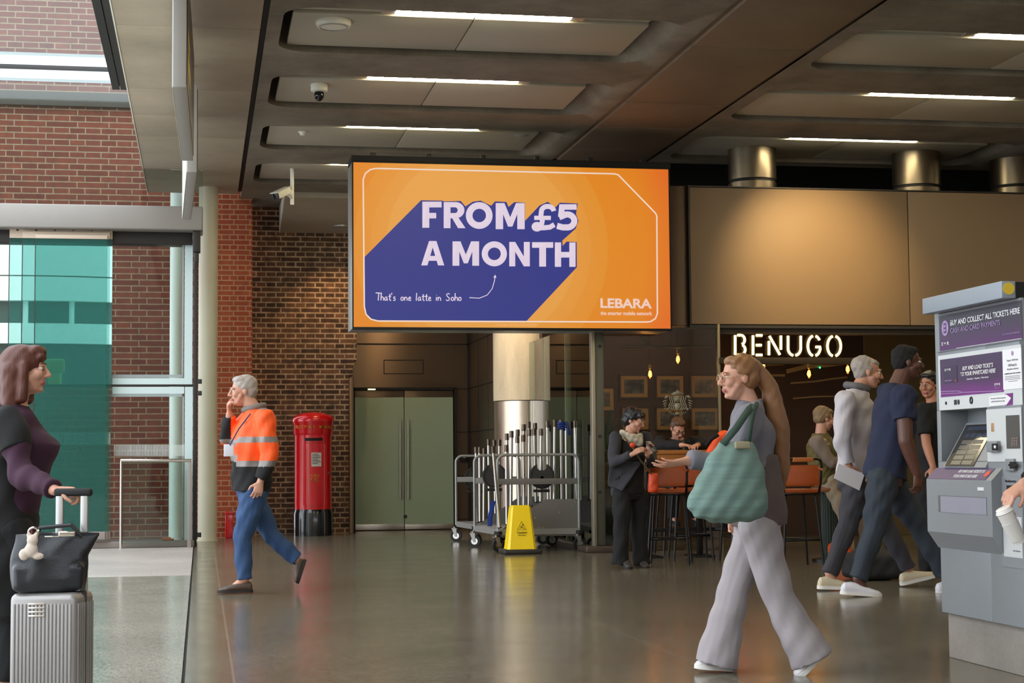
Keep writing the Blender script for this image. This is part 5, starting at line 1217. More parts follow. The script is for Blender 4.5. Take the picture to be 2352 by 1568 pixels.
rb = MB()
for k in range(22):
    an = 2 * math.pi * k / 22; rb.cyl((xs_ + .085 * math.cos(an), yt + .085 * math.sin(an), .03), (xs_ + .085 * math.cos(an), yt + .085 * math.sin(an), a.z - .05), .015, 8)
rb.cyl((xs_, yt, .03), (xs_, yt, a.z - .05), .08, 20); rb.build('ribbed_pedestal', mat('dark_green_ribbed_metal', rgb(44, 54, 48), .4, .4, .1), t)
MB().cyl((xs_, yt, 0), (xs_, yt, .03), .2, 32).build('foot', TUBE, t)
yt2 = 17.1; zt2_ = Q(1990, 1070, yt2).z; xq = Q(2010, 1070, yt2).x
t = thing('cafe_table', 'small dark bar table mostly hidden behind the two walking men', 'table', (xq, yt2, 0))
MB().box((xq - .34, yt2 - .3, zt2_ - .03), (xq + .34, yt2 + .3, zt2_), .006).build('table_top', mat('dark_walnut', rgb(84, 54, 30), .5, 0, .15, 4), t)
MB().cyl((xq, yt2, .02), (xq, yt2, zt2_ - .03), .035, 16).build('pedestal', TUBE, t); MB().cyl((xq, yt2, 0), (xq, yt2, .02), .2, 28).build('foot', TUBE, t)
# bags on the floor by the table
p = QZ(2032, 1335); t = thing('travel_bag', 'black soft travel bag on the floor behind the walking men', 'bag', (p.x, p.y + .3, 0))
blob('bag_body', MB().box((p.x - .22, p.y + .05, 0.01), (p.x + .22, p.y + .5, .24), .05).ell((p.x, p.y + .27, .22), (.2, .2, .08)), mat('black_nylon', rgb(22, 22, 24), .6, 0, .1), t, .015, 3, wrinkle=.006)
MB().tube([(p.x - .12, p.y + .2, .27), (p.x - .08, p.y + .2, .36), (p.x + .08, p.y + .2, .36), (p.x + .12, p.y + .2, .27)], .012, 8).build('handle', BLACK, t)
p = QZ(1938, 1296); t = thing('orange_bag', 'bright orange bag on the floor under the cafe table', 'bag', (p.x, p.y + .1, 0))
blob('bag_body', MB().box((p.x - .1, p.y, 0.005), (p.x + .1, p.y + .2, .22), .04).ell((p.x + .02, p.y + .1, .24), (.06, .08, .08)), mat('orange_fabric', rgb(226, 84, 14), .6, 0, .1), t, .01, 3, wrinkle=.006)
MB().tube([(p.x - .05, p.y + .1, .28), (p.x, p.y + .1, .38), (p.x + .07, p.y + .1, .28)], .01, 8).build('handle', DARK, t)
# ================================================================== people
SK1 = mat('fair_skin', rgb(198, 146, 122), .5, 0, .06, 14, .04, 200); SK2 = mat('dark_skin', rgb(92, 58, 46), .45, 0, .08, 14, .04, 200); SK3 = mat('tan_skin', rgb(178, 122, 94), .5, 0, .06, 14)
LIP = mat('lips', rgb(168, 92, 84), .45, 0, .04); LIP2 = mat('dark_lips', rgb(84, 46, 42), .45, 0, .04)
EYE_M = mat('eye_white', rgb(214, 206, 200), .2, 0, .02); IRIS = mat('eye_iris', rgb(38, 26, 20), .15, 0, .05)
def frame(f, u=(0, 0, 1)):
    f = V(f).normalized(); s = f.cross(V(u)).normalized(); return f, s, s.cross(f).normalized()
class Person:
    def __init__(s, label, k, base, cat='person'):
        s.k = k; s.t = thing('person', label, cat, (base[0], base[1], 0)); s.mb = MB()
    def head(s, c, f, u=(0, 0, 1), hs=1.0, fem=False):
        k = s.k * hs; s.hk = k; s.hc = V(c); s.f, s.s, s.u = frame(f, u); mb = s.mb; h = s.hp
        R3 = Matrix((s.s, s.f, s.u)).transposed(); s.R3 = R3
        E = lambda p, r: mb.ell(h(*p), [q * k for q in r], R3, 24, 14)
        E((-.012, 0, .034), (.074, .094, .084)); E((.022, 0, -.04), (.058, .066, .078))
        E((.042, 0, -.086), (.036, .036, .03)); E((.07, 0, -.096), (.02, .016, .015))
        mb.cap(h(.084, .034, .022), .012 * k, h(.084, -.034, .022), .012 * k)
        mb.cap(h(.093, 0, .012), .0085 * k, h(.113, 0, -.028), .0125 * k); E((.1, .011, -.033), (.009, .011, .008)); E((.1, -.011, -.033), (.009, .011, .008))
        for q in (1, -1):
            E((.062, .038 * q, -.022), (.026, .03, .028)); E((-.008, .074 * q, -.006), (.011, .018, .029)); mb.cap(h(.03, .052 * q, -.04), .02 * k, h(.05, .026 * q, -.085), .018 * k)
        mb.cap(h(.088, .018, -.058), .008 * k, h(.088, -.018, -.058), .008 * k); mb.cap(h(.086, .014, -.068), .008 * k, h(.086, -.014, -.068), .008 * k)
    def hp(s, f, q=0.0, u=0.0): return s.hc + (s.f * f + s.s * q + s.u * u) * s.hk
    def neck(s, nk, r=.056): s.nk = V(nk); s.mb.cap(s.nk, r * s.k * 1.1, s.hp(-.02, 0, -.05), r * s.k)
    def torso(s, mb, pel, nk, w, f, spec, grow=1.0):
        pel = V(pel); nk = V(nk); ax = (nk - pel); w = V(w).normalized(); f = V(f); 
        a = ax.normalized(); w = (w - a * w.dot(a)).normalized(); f2 = a.cross(w); 
        if f2.dot(f) < 0: f2 = -f2
        mb.loft([(pel + ax * t + f2 * (o * s.k), w * (hw * s.k * grow), f2 * (hd * s.k * grow)) for t, hw, hd, o in spec], n=32)
    def arm(s, sh, el, wr, r=(.05, .042, .037, .027)):
        k = s.k; s.mb.cap(sh, r[0] * k, el, r[1] * k); s.mb.cap(el, r[1] * k, V(el).lerp(V(wr), .35), r[2] * k * 1.08); s.mb.cap(V(el).lerp(V(wr), .35), r[2] * k * 1.08, wr, r[3] * k)
    def leg(s, hip, kn, an, toe=None):
        k = s.k; s.mb.cap(hip, .078 * k, kn, .052 * k); s.mb.cap(kn, .052 * k, V(kn).lerp(V(an), .35), .052 * k); s.mb.cap(V(kn).lerp(V(an), .35), .052 * k, an, .036 * k)
        if toe is not None: s.mb.cap(an, .036 * k, V(an).lerp(V(toe), .8), .025 * k)
    def hand(s, w, d, n, side, curl=(30, 40, 25), spread=.12, thumb=(.55, .7, .3), kk=1.0):
        k = s.k * kk; d = V(d).normalized(); n = V(n); n = (n - d * n.dot(d)).normalized(); t = d.cross(n) * side; w = V(w); mb = s.mb
        mb.loft([(w - d * .01 * k, t * .027 * k, n * .021 * k), (w + d * .03 * k, t * .034 * k, n * .018 * k), (w + d * .065 * k, t * .041 * k, n * .015 * k), (w + d * .09 * k, t * .040 * k, n * .012 * k)], n=18)
        for i in range(4):
            o = (.0315 - .021 * i); p = w + d * (.09 - .006 * abs(i - 1)) * k + t * o * k; L_ = (.95, 1.06, 1.0, .78)[i]; a = 0
            fd = (d + t * (o / .0315) * spread).normalized(); r = .0088
            for j, seg in enumerate((.043, .026, .021)):
                a += math.radians(curl[j] * (1 + .12 * (i - 1.5) * .5)); q = fd * math.cos(a) + n * math.sin(a)
                p2 = p + q * seg * L_ * k; mb.cap(p, r * k, p2, r * .92 * k, 10); p = p2; r *= .92
        p = w + d * .028 * k + t * .03 * k; q1 = (d * thumb[0] + t * thumb[1] + n * thumb[2]).normalized(); p2 = p + q1 * .042 * k; mb.cap(w + d * .02 * k + t * .015 * k, .015 * k, p, .014 * k, 10); mb.cap(p, .0125 * k, p2, .0105 * k, 10)
        q2 = (d * (thumb[0] + .5) + t * thumb[1] * .35 + n * (thumb[2] + .15)).normalized(); p3 = p2 + q2 * .03 * k; mb.cap(p2, .0105 * k, p3, .009 * k, 10)
        return w + d * .1 * k
    def body(s, skin, lips=None, voxel=.0062):
        ms = [skin, lips or LIP]; hc = np.array(s.hp(.093, 0, -.063)); u = np.array(s.u); sd = np.array(s.s); k = s.hk
        def fn(c):
            d = c - hc[None]; return ((np.abs(d @ u) < .0115 * k) & (np.abs(d @ sd) < .023 * k) & (np.linalg.norm(d, axis=1) < .03 * k)).astype(int)
        s.ob = blob('body', s.mb, ms, s.t, voxel, 3, .45, fn)
        for q in (1, -1):
            e = MB(); c = s.hp(.079, .031 * q, .004); e.ell(c, [.0125 * k, .0125 * k, .0095 * k], s.R3, 14, 10); c2 = s.hp(.0875, .0315 * q, .004); e.ell(c2, [.0055 * k, .005 * k, .0055 * k], s.R3, 12, 8, mi=1)
            e.build('eye', [EYE_M, IRIS], s.t, sharp=180)
        return s.ob
    def brows(s, m):
        for q in (1, -1):
            MB().tube([s.hp(.093, .014 * q, .026), s.hp(.093, .03 * q, .031), s.hp(.083, .046 * q, .026)], [.004 * s.hk, .0045 * s.hk, .003 * s.hk], 8).build('eyebrow', m, s.t, sharp=180)
    def hair(s, prims, m, voxel=.007, wr=.004, name='hair'):
        mb = MB(); k = s.hk
        for p in prims:
            if p[0] == 'e': mb.ell(s.hp(*p[1]), [q * k for q in p[2]], s.R3, 24, 14)
            else: mb.cap(s.hp(*p[1]), p[2] * k, s.hp(*p[3]), p[4] * k)
        return blob(name, mb, m, s.t, voxel, 3, .5, None, wr, 70)
    def cap_hair(s, m, t=.01, back=0.0, top=0.0):
        """short hair: a thin shell over the skull that stops at the forehead and above the ears"""
        P = [('e', (-.024 - back, 0, .045), (.077 + t * .5, .088 + t, .076 + t)), ('e', (-.05, 0, .0), (.068 + t, .056 + t, .07)), ('e', (.02, 0, .085 + top), (.058 + t, .058, .034)), ('e', (-.012, .058, .03), (.018 + t, .04, .034)), ('e', (-.012, -.058, .03), (.018 + t, .04, .034))]
        return s.hair(P, m)
    def glasses(s, m):
        g = MB(); k = s.hk
        for q in (1, -1):
            g.tube([s.hp(.104, (.032 + .023 * math.cos(a)) * q, .003 + .019 * math.sin(a)) for a in [i * math.pi / 8 for i in range(16)]], .0022 * k, 6, True)
            g.tube([s.hp(.102, .055 * q, .006), s.hp(.05, .076 * q, .008), s.hp(-.005, .079 * q, .01)], .002 * k, 6)
        g.tube([s.hp(.105, .009, .006), s.hp(.11, 0, .009), s.hp(.105, -.009, .006)], .0022 * k, 6); g.build('eyeglass_frame', m, s.t, sharp=180)
    def shoe(s, heel, toe, m, sole, k=None, up=(0, 0, 1), high=.0):
        k = k or s.k; heel = V(heel); toe = V(toe); d = (toe - heel); L_ = d.length; d.normalize(); sd = d.cross(V(up)).normalized(); u = sd.cross(d)
        if u.z < 0: u = -u
        mb = MB(); prof = [(.0, .022, .055), (.05, .032, .078 + high), (.22, .036, .088 + high), (.38, .038, .083 + high * .6), (.55, .043, .066), (.75, .046, .05), (.92, .036, .038), (.99, .018, .026)]
        mb.loft([(heel + d * L_ * t + u * (h * k / 2 + .006), sd * w * k, u * (h * k / 2)) for t, w, h in prof], n=20)
        sh = blob('shoe', mb, m, s.t, .006, 3, .5)
        so = MB(); out = []
        ws = [(-.02, .012), (0, .026), (.1, .037), (.3, .037), (.5, .042), (.72, .049), (.9, .041), (.98, .024), (1.01, .01)]
        out = [heel + d * L_ * t + sd * w * k for t, w in ws] + [heel + d * L_ * t - sd * w * k for t, w in reversed(ws)]
        so.prism(out, u * .024 * k).build('sole', sole, sh, sharp=50)
        return sh
TM = [(-.10, .168, .125, 0), (.05, .168, .130, 0), (.28, .152, .125, .005), (.55, .172, .132, .012), (.78, .185, .125, .006), (.9, .15, .095, 0), (1.0, .078, .075, 0)]
TF = [(-.10, .170, .120, 0), (.05, .168, .122, 0), (.28, .138, .108, .0), (.52, .150, .118, .012), (.64, .155, .132, .022), (.8, .158, .105, .006), (.91, .125, .085, 0), (1.0, .068, .066, 0)]
TB = [(0, .14, .1, 0), (.3, .13, .1, 0), (.6, .145, .105, .01), (.85, .13, .085, 0), (1, .06, .06, 0)]
def legs_mb(P, legs, rad, pel, w, f, k, hem=None):
    mb = MB(); P.torso(mb, V(pel) - V((0, 0, .07 * k)), V(pel) + V((0, 0, .16 * k)), w, f, [(-.1, .13, .10, -.005), (.25, .168, .128, -.01), (.7, .165, .125, -.005), (1.0, .15, .115, 0)])
    for hip, kn, an in legs:
        hip, kn, an = V(hip), V(kn), V(an); md = hip.lerp(kn, .5); cf = kn.lerp(an, .4)
        mb.cap(hip, rad[0] * k, md, rad[1] * k); mb.cap(md, rad[1] * k, kn, rad[2] * k); mb.cap(kn, rad[2] * k, cf, rad[3] * k); mb.cap(cf, rad[3] * k, an, rad[4] * k, flat='b')
    return mb
DENIM = mat('blue_denim', rgb(44, 72, 112), .8, 0, .22, 10, .12, 160); DDENIM = mat('dark_denim', rgb(44, 52, 62), .8, 0, .2, 10, .12, 160)
BLKC = mat('black_cloth', rgb(16, 15, 16), .85, 0, .2, 12, .12, 150); CHAR = mat('charcoal_knit', rgb(54, 54, 60), .9, 0, .15, 16, .2, 180)
HIVO = mat('hivis_orange', rgb(255, 88, 18), .6, 0, .06, 6, .06, 120); REFL = mat('reflective_grey_tape', rgb(128, 122, 118), .4, .2, .05)
# ------------------------------------------------------------------ man in hi-vis jacket
Y0 = 14.6; J = lambda x, y, d=0.0: Q(x, y, Y0 + d)
P = Person('grey haired man in an orange hi-vis jacket and jeans walking, hand at his mouth', 1.06, J(575, 1360)[:2])
f = V((-1, -.12, -.05)); P.head(J(558, 898), f); nk = J(586, 944); pel = J(577, 1128); P.neck(nk)
shN, shF = J(608, 962, -.2), J(578, 960, .2); w = shN - shF
elN, wrN = J(620, 1045, -.25), J(598, 1106, -.25); elF, wrF = J(524, 1002, .12), J(527, 950, .03)
P.torso(P.mb, pel, nk, w, f, TB); P.arm(shN, elN, wrN); P.arm(shF, elF, wrF)
P.hand(wrN, V((-.25, -.05, -1)), V((-.2, 1, 0)), -1, (35, 45, 30)); P.hand(wrF, V((-.15, -.25, 1)), V((1, -.1, .1)), 1, (45, 55, 30), kk=.95)
hN, hF = J(582, 1135, -.1), J(576, 1135, .1); kN, aN = J(557, 1238, -.1), J(562, 1330, -.1); kF, aF = J(622, 1228, .1), J(681, 1284, .12)
P.leg(hN, kN, aN, J(530, 1352, -.1)); P.leg(hF, kF, aF, J(692, 1310, .12)); P.body(SK1)
GREYH = mat('grey_hair', rgb(164, 154, 146), .6, 0, .2, 30, .2, 120); P.cap_hair(GREYH, .012, 0, .008); P.brows(GREYH)
jk = MB(); P.torso(jk, pel, nk, w, f, [(.0, .19, .155, .0), (.12, .195, .16, 0), (.35, .185, .16, .01), (.6, .205, .165, .015), (.8, .205, .15, .005), (.93, .15, .11, -.005), (1.02, .088, .085, -.005), (1.06, .08, .08, -.005)])
for a, b, c in ((shN, elN, wrN), (shF, elF, wrF)): jk.cap(a, .088 * P.k, b, .072 * P.k); jk.cap(b, .074 * P.k, V(b).lerp(V(c), .9), .052 * P.k, flat='b')
zz = lambda y: J(580, y).z
xs_n = np.array(shN)
def hv(c):
    out = np.zeros(len(c), int); sl = c[:, 1] < Y0 - .13; fa = (c[:, 0] < J(530, 1000).x) & (c[:, 1] > Y0 - .08) & (c[:, 2] > zz(1008))
    z = c[:, 2] + np.where(sl, 0, (c[:, 0] - pel.x) * .22)
    out[(z < zz(1018)) & (z > zz(1031)) & ~sl] = 1; out[(z < zz(1052)) & (z > zz(1068)) & ~sl] = 1; out[(z <= zz(1068)) & ~sl] = 2
    out[(z < zz(1003)) & (z > zz(1016)) & sl] = 1; out[(z < zz(1058)) & (z > zz(1072)) & sl] = 1; out[(z <= zz(1072)) & sl] = 2
    out[(c[:, 2] > zz(942)) & (c[:, 2] < zz(936)) & (c[:, 0] > J(590, 940).x)] = 1
    out[fa] = 2
    return out
blob('hivis_jacket', jk, [HIVO, REFL, BLKC], P.t, .008, 4, .5, hv, .010, 30)
cl = MB(); cl.tube([nk + V((math.cos(a) * .085 - .01, math.sin(a) * .08, .03 + .02 * math.cos(a))) for a in [i * math.pi / 8 for i in range(16)]], .028, 10, True); blob('collar', cl, mat('grey_collar', rgb(120, 112, 106), .8, 0, .1), P.t, .009, 2)
blob('jeans', legs_mb(P, ((hN, kN, aN), (hF, kF, aF)), (.105, .096, .075, .07, .062), pel, w, f, P.k), DENIM, P.t, .008, 4, .5, None, .008, 34)
SHB = mat('brown_shoe_leather', rgb(74, 56, 44), .4, 0, .15, 12); SOLE = mat('dark_sole', rgb(34, 28, 24), .7, 0, .1)
P.shoe(J(580, 1360, -.1), J(500, 1362, -.1), SHB, SOLE); P.shoe(J(704, 1286, .12), J(686, 1340, .12), SHB, SOLE, up=(-.9, 0, .4))
bd = MB().box(J(514, 1048, -.18), J(537, 1020, -.16), .004); bd.build('identity_badge', mat('white_card', rgb(214, 214, 224), .4, 0, .04), P.t)
MB().tube([J(575, 950, -.14), J(548, 985, -.2), J(528, 1022, -.18)], .006, 8).build('lanyard', mat('purple_lanyard', rgb(66, 50, 90), .6, 0, .05), P.t)
MB().box(J(558, 980, -.155), J(573, 966, -.15), .002).build('chest_patch', mat('pale_patch', rgb(255, 150, 110), .5, 0, .04), P.t)
# ------------------------------------------------------------------ woman with suitcase
Y0 = 8.25
P = Person('red haired woman in black coat and purple jumper pulling a silver suitcase', .97, J(20, 1590)[:2])
f = V((1, -.1, .02)); P.head(J(58, 850), f, fem=True); nk = J(36, 930); pel = J(22, 1205); P.neck(nk, .05)
shN, shF = J(18, 968, -.17), J(40, 965, .17); w = shN - shF
elN, wrN = J(52, 1092, -.28), J(126, 1126, -.46); elF, wrF = J(20, 1090, .22), J(30, 1200, .2)
P.torso(P.mb, pel, nk, w, f, TB); P.arm(shN, elN, wrN, (.046, .04, .034, .025)); P.arm(shF, elF, wrF)
P.hand(wrN, V((1, 0, .02)), V((0, .15, -1)), -1, (60, 70, 45), .02, (.6, .5, .7)); P.hand(wrF, V((.1, 0, -1)), V((0, -1, 0)), 1)
hN, hF = J(26, 1215, -.09), J(24, 1215, .09); kN, aN = J(40, 1400, -.08), J(10, 1560, -.08); kF, aF = J(45, 1400, .08), J(60, 1565, .08)
P.leg(hN, kN, aN, J(40, 1595, -.08)); P.leg(hF, kF, aF, J(95, 1600, .08)); P.body(SK1)
REDH = mat('auburn_hair', rgb(86, 42, 28), .5, 0, .25, 30, .2, 120, stretch=(1, 1, .2))
P.hair([('e', (-.018, 0, .045), (.09, .106, .084)), ('e', (.045, 0, .088), (.064, .058, .034)), ('c', (-.05, .04, .0), .06, (-.06, .045, -.16), .045), ('c', (-.05, -.04, .0), .06, (-.055, -.045, -.16), .045), ('c', (.012, -.082, .02), .022, (-.0, -.075, -.14), .026), ('c', (.012, .082, .02), .022, (-.0, .075, -.14), .026), ('c', (.082, -.045, .062), .016, (.082, .045, .062), .016), ('c', (-.07, 0, 0), .07, (-.075, 0, -.15), .05)], REDH, .007, .0022); P.brows(REDH)
PURJ = mat('purple_jumper', rgb(54, 20, 44), .85, 0, .18, 14, .2, 160)
jp = MB(); P.torso(jp, pel, nk, w, f, [(-.06, .18, .13, 0), (.1, .175, .13, .005), (.35, .155, .135, .02), (.55, .168, .155, .045), (.68, .17, .165, .055), (.82, .168, .12, .01), (.94, .12, .09, 0), (1.0, .07, .07, 0)])
for a, b, c in ((shN, elN, wrN), (shF, elF, wrF)): jp.cap(a, .072 * P.k, b, .062 * P.k); jp.cap(b, .062 * P.k, V(b).lerp(V(c), .93), .046 * P.k, flat='b')
blob('purple_jumper', jp, PURJ, P.t, .008, 4, .5, None, .010, 34)
ct = MB(); P.torso(ct, pel - V((0, 0, .42)), nk, w, f, [(0, .22, .19, -.03), (.3, .215, .18, -.03), (.55, .19, .14, -.035), (.78, .195, .135, -.04), (.93, .15, .1, -.03), (1.0, .09, .08, -.02)])
ct.cap(shN, .085 * P.k, V(shN).lerp(V(elN), .55), .078 * P.k, flat='b'); ct.cap(shF, .085 * P.k, V(shF).lerp(V(elF), .9), .07 * P.k)
blob('black_coat', ct, BLKC, P.t, .009, 4, .5, None, .010, 26)
blob('trousers', legs_mb(P, ((hN, kN, aN), (hF, kF, aF)), (.11, .105, .09, .085, .085), pel, w, f, P.k), BLKC, P.t, .009, 4, .5, None, .006, 30)
P.shoe(J(5, 1604, -.08), J(62, 1604, -.08), BLKC, SOLE); P.shoe(J(50, 1600, .08), J(115, 1600, .08), BLKC, SOLE)
# her suitcase with the tote on top
YS2 = 7.72
SILV = mat('silver_polycarbonate', rgb(150, 146, 144), .38, .45, .05)
z0, z1 = .055, Q(100, 1357, YS2).z; c0_ = Q(19, 1450, YS2 - .1)
t = thing('suitcase', 'silver ribbed cabin suitcase on wheels with a black tote riding on it', 'suitcase', (c0_.x + .15, YS2, 0))
MS = Matrix.Translation((c0_.x, YS2 - .1, 0)) @ Matrix.Rotation(math.radians(-16), 4, 'Z'); sw = .298
def ML(x, y, z): return MS @ V((x, y, z))
MB().box((0, 0, z0), (sw, .235, z1), .03, M=MS).build('shell', SILV, t)
rbm = MB()
for k in range(16): x = .025 + (sw - .05) * k / 15; rbm.box((x - .005, -.0045, z0 + .05), (x + .005, .004, z1 - .045), .002, M=MS)
for k in range(8): y = .03 + .175 * k / 7; rbm.box((sw - .004, y - .005, z0 + .05), (sw + .0045, y + .005, z1 - .045), .002, M=MS)
rbm.build('rib_pattern', SILV, t)
MB().box((-.002, .11, z0 + .01), (sw + .003, .13, z1 + .002), .004, M=MS).build('zip_band', mat('dark_zip', rgb(48, 46, 46), .6, 0, .1), t)
lb_ = MB()
for k in range(4): z = z1 - .095 + .017 * k; lb_.box((.09, -.009, z - .0035), (.162, -.0045, z + .0035), .001, M=MS)
lb_.build('emblem_bars', CHROME, t)
for x, y in ((.04, .04), (sw - .04, .04), (.04, .195), (sw - .04, .195)):
    w_ = MB().cyl(ML(x - .012, y, .028), ML(x + .012, y, .028), .028, 18).build('wheel', RUBBER, t); MB().box((x - .02, y - .02, .045), (x + .02, y + .02, .07), .005, M=MS).build('wheel_fork', DARK, w_)
zg = Q(150, 1132, YS2).z; hx0, hx1 = .15, .262
for hx in (hx0, hx1): MB().box((hx - .017, .185, z1 - .05), (hx + .017, .203, zg), .006, M=MS).build('handle_tube', ALU, t)
MB().box((hx0 - .025, .178, zg - .015), (hx1 + .035, .212, zg + .02), .012, M=MS).build('handle_grip', BLACK, t)
xa_ = c0_.x
YT2 = YS2 - .055
t = thing('tote_bag', 'black leather tote bag sitting on the silver suitcase', 'bag', (xa_ + .2, YT2, z1))
z1 += .004
zt_ = Q(120, 1224, YT2 - .1).z; x0, x1 = Q(20, 1300, YT2 - .1).x, Q(196, 1340, YT2 - .1).x; xt1 = Q(222, 1226, YT2 - .1).x
LTH = mat('black_leather', rgb(24, 25, 30), .35, 0, .12, 10, .1, 120)
tb_ = MB().loft([(V(((x0 + x1) / 2, YT2, z1 + .004)), V(((x1 - x0) / 2, 0, 0)), V((0, .07, 0))), (V(((x0 + x1) / 2, YT2, z1 + .05)), V(((x1 - x0) / 2 * 1.02, 0, 0)), V((0, .08, 0))), (V(((x0 + x1) / 2, YT2, z1 + .15)), V(((x1 - x0) / 2 * 1.0, 0, 0)), V((0, .07, 0))), (V(((x0 + xt1) / 2 + .01, YT2, zt_ - .02)), V(((xt1 - x0) / 2, 0, 0)), V((0, .035, 0))), (V(((x0 + xt1) / 2 + .01, YT2, zt_)), V(((xt1 - x0) / 2 * 1.02, 0, 0)), V((0, .02, 0)))], n=40)
tb_.box((x0 + .01, YT2 - .065, z1 + .003), (x1 - .01, YT2 + .065, z1 + .12), .02)
blob('bag_body', tb_, LTH, t, .008, 4, .5, None, .008, 22)
for dy in (-.03, .03): MB().tube([V((x0 + .1, YT2 + dy, zt_ - .02)), V((x0 + .12, YT2 + dy, zt_ + .02)), V((x0 + .25, YT2 + dy * 1.4, zt_ + .03)), V((x0 + .3, YT2 + dy, zt_ - .02))], .008, 8).build('bag_handle', LTH, t)
q = Q(153, 1226, YT2 - .12); MB().box(q + V((-.035, -.0, -.012)), q + V((.035, .02, .012)), .006).build('clasp', CHROME, t); q = Q(119, 1232, YT2 - .115); MB().box(q + V((-.03, 0, -.003)), q + V((.03, .01, .003)), .002).build('metal_bar', CHROME, t)
q = Q(77, 1222, YT2 - .115); MB().tube([q + V((.02 * math.cos(a), 0, .02 * math.sin(a))) for a in [i * math.pi / 8 for i in range(16)]], .006, 8, True).build('ring', CHROME, t)
ch = thing('bag_charm', 'cream plush charm dangling from the black tote bag', 'charm', Q(70, 1265, YT2 - .12))
c = Q(72, 1262, YT2 - .125); mb = MB().ell(c, (.028, .024, .032)).ell(c + V((.004, 0, .04)), (.024, .022, .024)).ell(c + V((-.03, 0, -.02)), (.022, .018, .026)).ell(c + V((.028, 0, -.028)), (.026, .018, .015)).ell(c + V((-.012, 0, .062)), (.009, .008, .014)).ell(c + V((.02, 0, .062)), (.009, .008, .014))
blob('plush', mb, mat('cream_plush', rgb(208, 192, 178), .95, 0, .1, 30, .4, 220), ch, .005, 2)
MB().tube([c + V((0, 0, .06)), c + V((.0, .01, .09)), Q(77, 1228, YT2 - .1)], .004, 6).build('cord', mat('dark_red_cord', rgb(96, 30, 34), .7, 0, .1), ch)
# ------------------------------------------------------------------ woman striding past, grey outfit, green bag
GREYW = mat('pale_grey_trouser_wool', rgb(158, 150, 152), .85, 0, .08, 10, .1, 160); GREYJ = mat('grey_knit_top', rgb(116, 113, 120), .9, 0, .14, 14, .2, 150); TAUPE = mat('taupe_long_coat', rgb(96, 82, 78), .9, 0, .15, 12, .15, 150)
Y0 = 8.4; J = lambda x, y, d=0.0: Q(x, y, Y0 + d)
P = Person('woman with a long brown ponytail and pale wide trousers striding with one hand out', .96, J(1720, 1550)[:2])
f = V((-1, -.05, -.03)); P.head(J(1697, 868), f, hs=1.0, fem=True); nk = J(1722, 928); pel = J(1738, 1195); P.neck(nk, .049)
shN, shF = J(1728, 952, -.165), J(1712, 950, .165); w = shN - shF
elN, wrN = J(1682, 1058, -.24), J(1578, 1058, -.27); elF, wrF = J(1712, 1075, .22), J(1690, 1175, .2)
P.torso(P.mb, pel, nk, w, f, TB); P.arm(shN, elN, wrN, (.046, .04, .034, .025)); P.arm(shF, elF, wrF, (.046, .04, .034, .025))
P.hand(wrN, V((-1, -.05, -.16)), V((-.1, .35, 1)), 1, (8, 14, 10), .2, (.62, .7, .25)); P.hand(wrF, V((-.1, 0, -1)), V((0, -1, 0)), -1)
hN, hF = J(1742, 1208, -.09), J(1736, 1208, .09); kF, aF = J(1684, 1362, .09), J(1644, 1512, .1); kN, aN = J(1786, 1368, -.09), J(1868, 1505, -.12)
P.leg(hN, kN, aN); P.leg(hF, kF, aF); P.body(SK1)
BRH = mat('light_brown_hair', rgb(132, 90, 54), .5, 0, .3, 30, .25, 120, stretch=(1, 1, .15))
P.cap_hair(BRH, .012, 0, .004); P.brows(BRH)
P.hair([('e', (-.09, 0, .05), (.045, .05, .05)), ('c', (-.1, 0, .05), .042, (-.175, 0, -.06), .05), ('c', (-.175, 0, -.06), .05, (-.215, 0, -.28), .062), ('c', (-.215, 0, -.28), .062, (-.225, -.01, -.50), .038), ('c', (-.225, -.01, -.50), .038, (-.22, -.01, -.6), .012)], BRH, .008, .0025, 'ponytail'); P.glasses(mat('thin_pale_frame', rgb(206, 176, 150), .3, .5, .05))
jp = MB(); P.torso(jp, pel, nk, w, f, [(.12, .172, .128, -.0), (.3, .15, .125, .005), (.52, .16, .135, .015), (.66, .166, .145, .022), (.8, .172, .12, .005), (.92, .13, .09, 0), (1.0, .072, .07, 0), (1.04, .066, .064, 0)])
for a, b, c in ((shN, elN, wrN), (shF, elF, wrF)): jp.cap(a, .076 * P.k, b, .066 * P.k); jp.cap(b, .066 * P.k, V(b).lerp(V(c), .95), .05 * P.k, flat='b')
blob('knit_top', jp, GREYJ, P.t, .008, 4, .5, None, .011, 32)
ct = MB(); P.torso(ct, pel - V((0, 0, .03)), pel.lerp(nk, .55), w, f, [(0, .19, .155, -.012), (.4, .185, .15, -.01), (.8, .165, .14, -.006), (1.0, .15, .125, -.006)])
blob('taupe_skirted_hem', ct, TAUPE, P.t, .009, 4, .5, None, .010, 26)
blob('wide_trousers', legs_mb(P, ((hN, kN, J(1866, 1516, -.12)), (hF, kF, J(1644, 1528, .1))), (.112, .098, .086, .096, .118), pel, w, f, P.k), GREYW, P.t, .009, 4, .5, None, .007, 30)
WSH = mat('pale_shoe', rgb(206, 200, 200), .5, 0, .06); PSO = mat('pale_sole', rgb(224, 220, 214), .6, 0, .04)
P.shoe(J(1684, 1541, .1), J(1596, 1534, .1), WSH, PSO); P.shoe(J(1886, 1508, -.12), J(1832, 1560, -.12), WSH, PSO, up=(-.6, 0, .8))
YB2 = Y0 - .36; GRB = mat('green_woven_bag', rgb(108, 134, 126), .75, 0, .3, 7, .3, 60, stretch=(.6, .6, 9))
t = thing('shoulder_bag', 'soft green woven shoulder bag on the striding woman', 'bag', Q(1670, 1195, YB2))
def B_(x, y, d=0.0): return Q(x, y, YB2 + d)
mb = MB(); rings = []
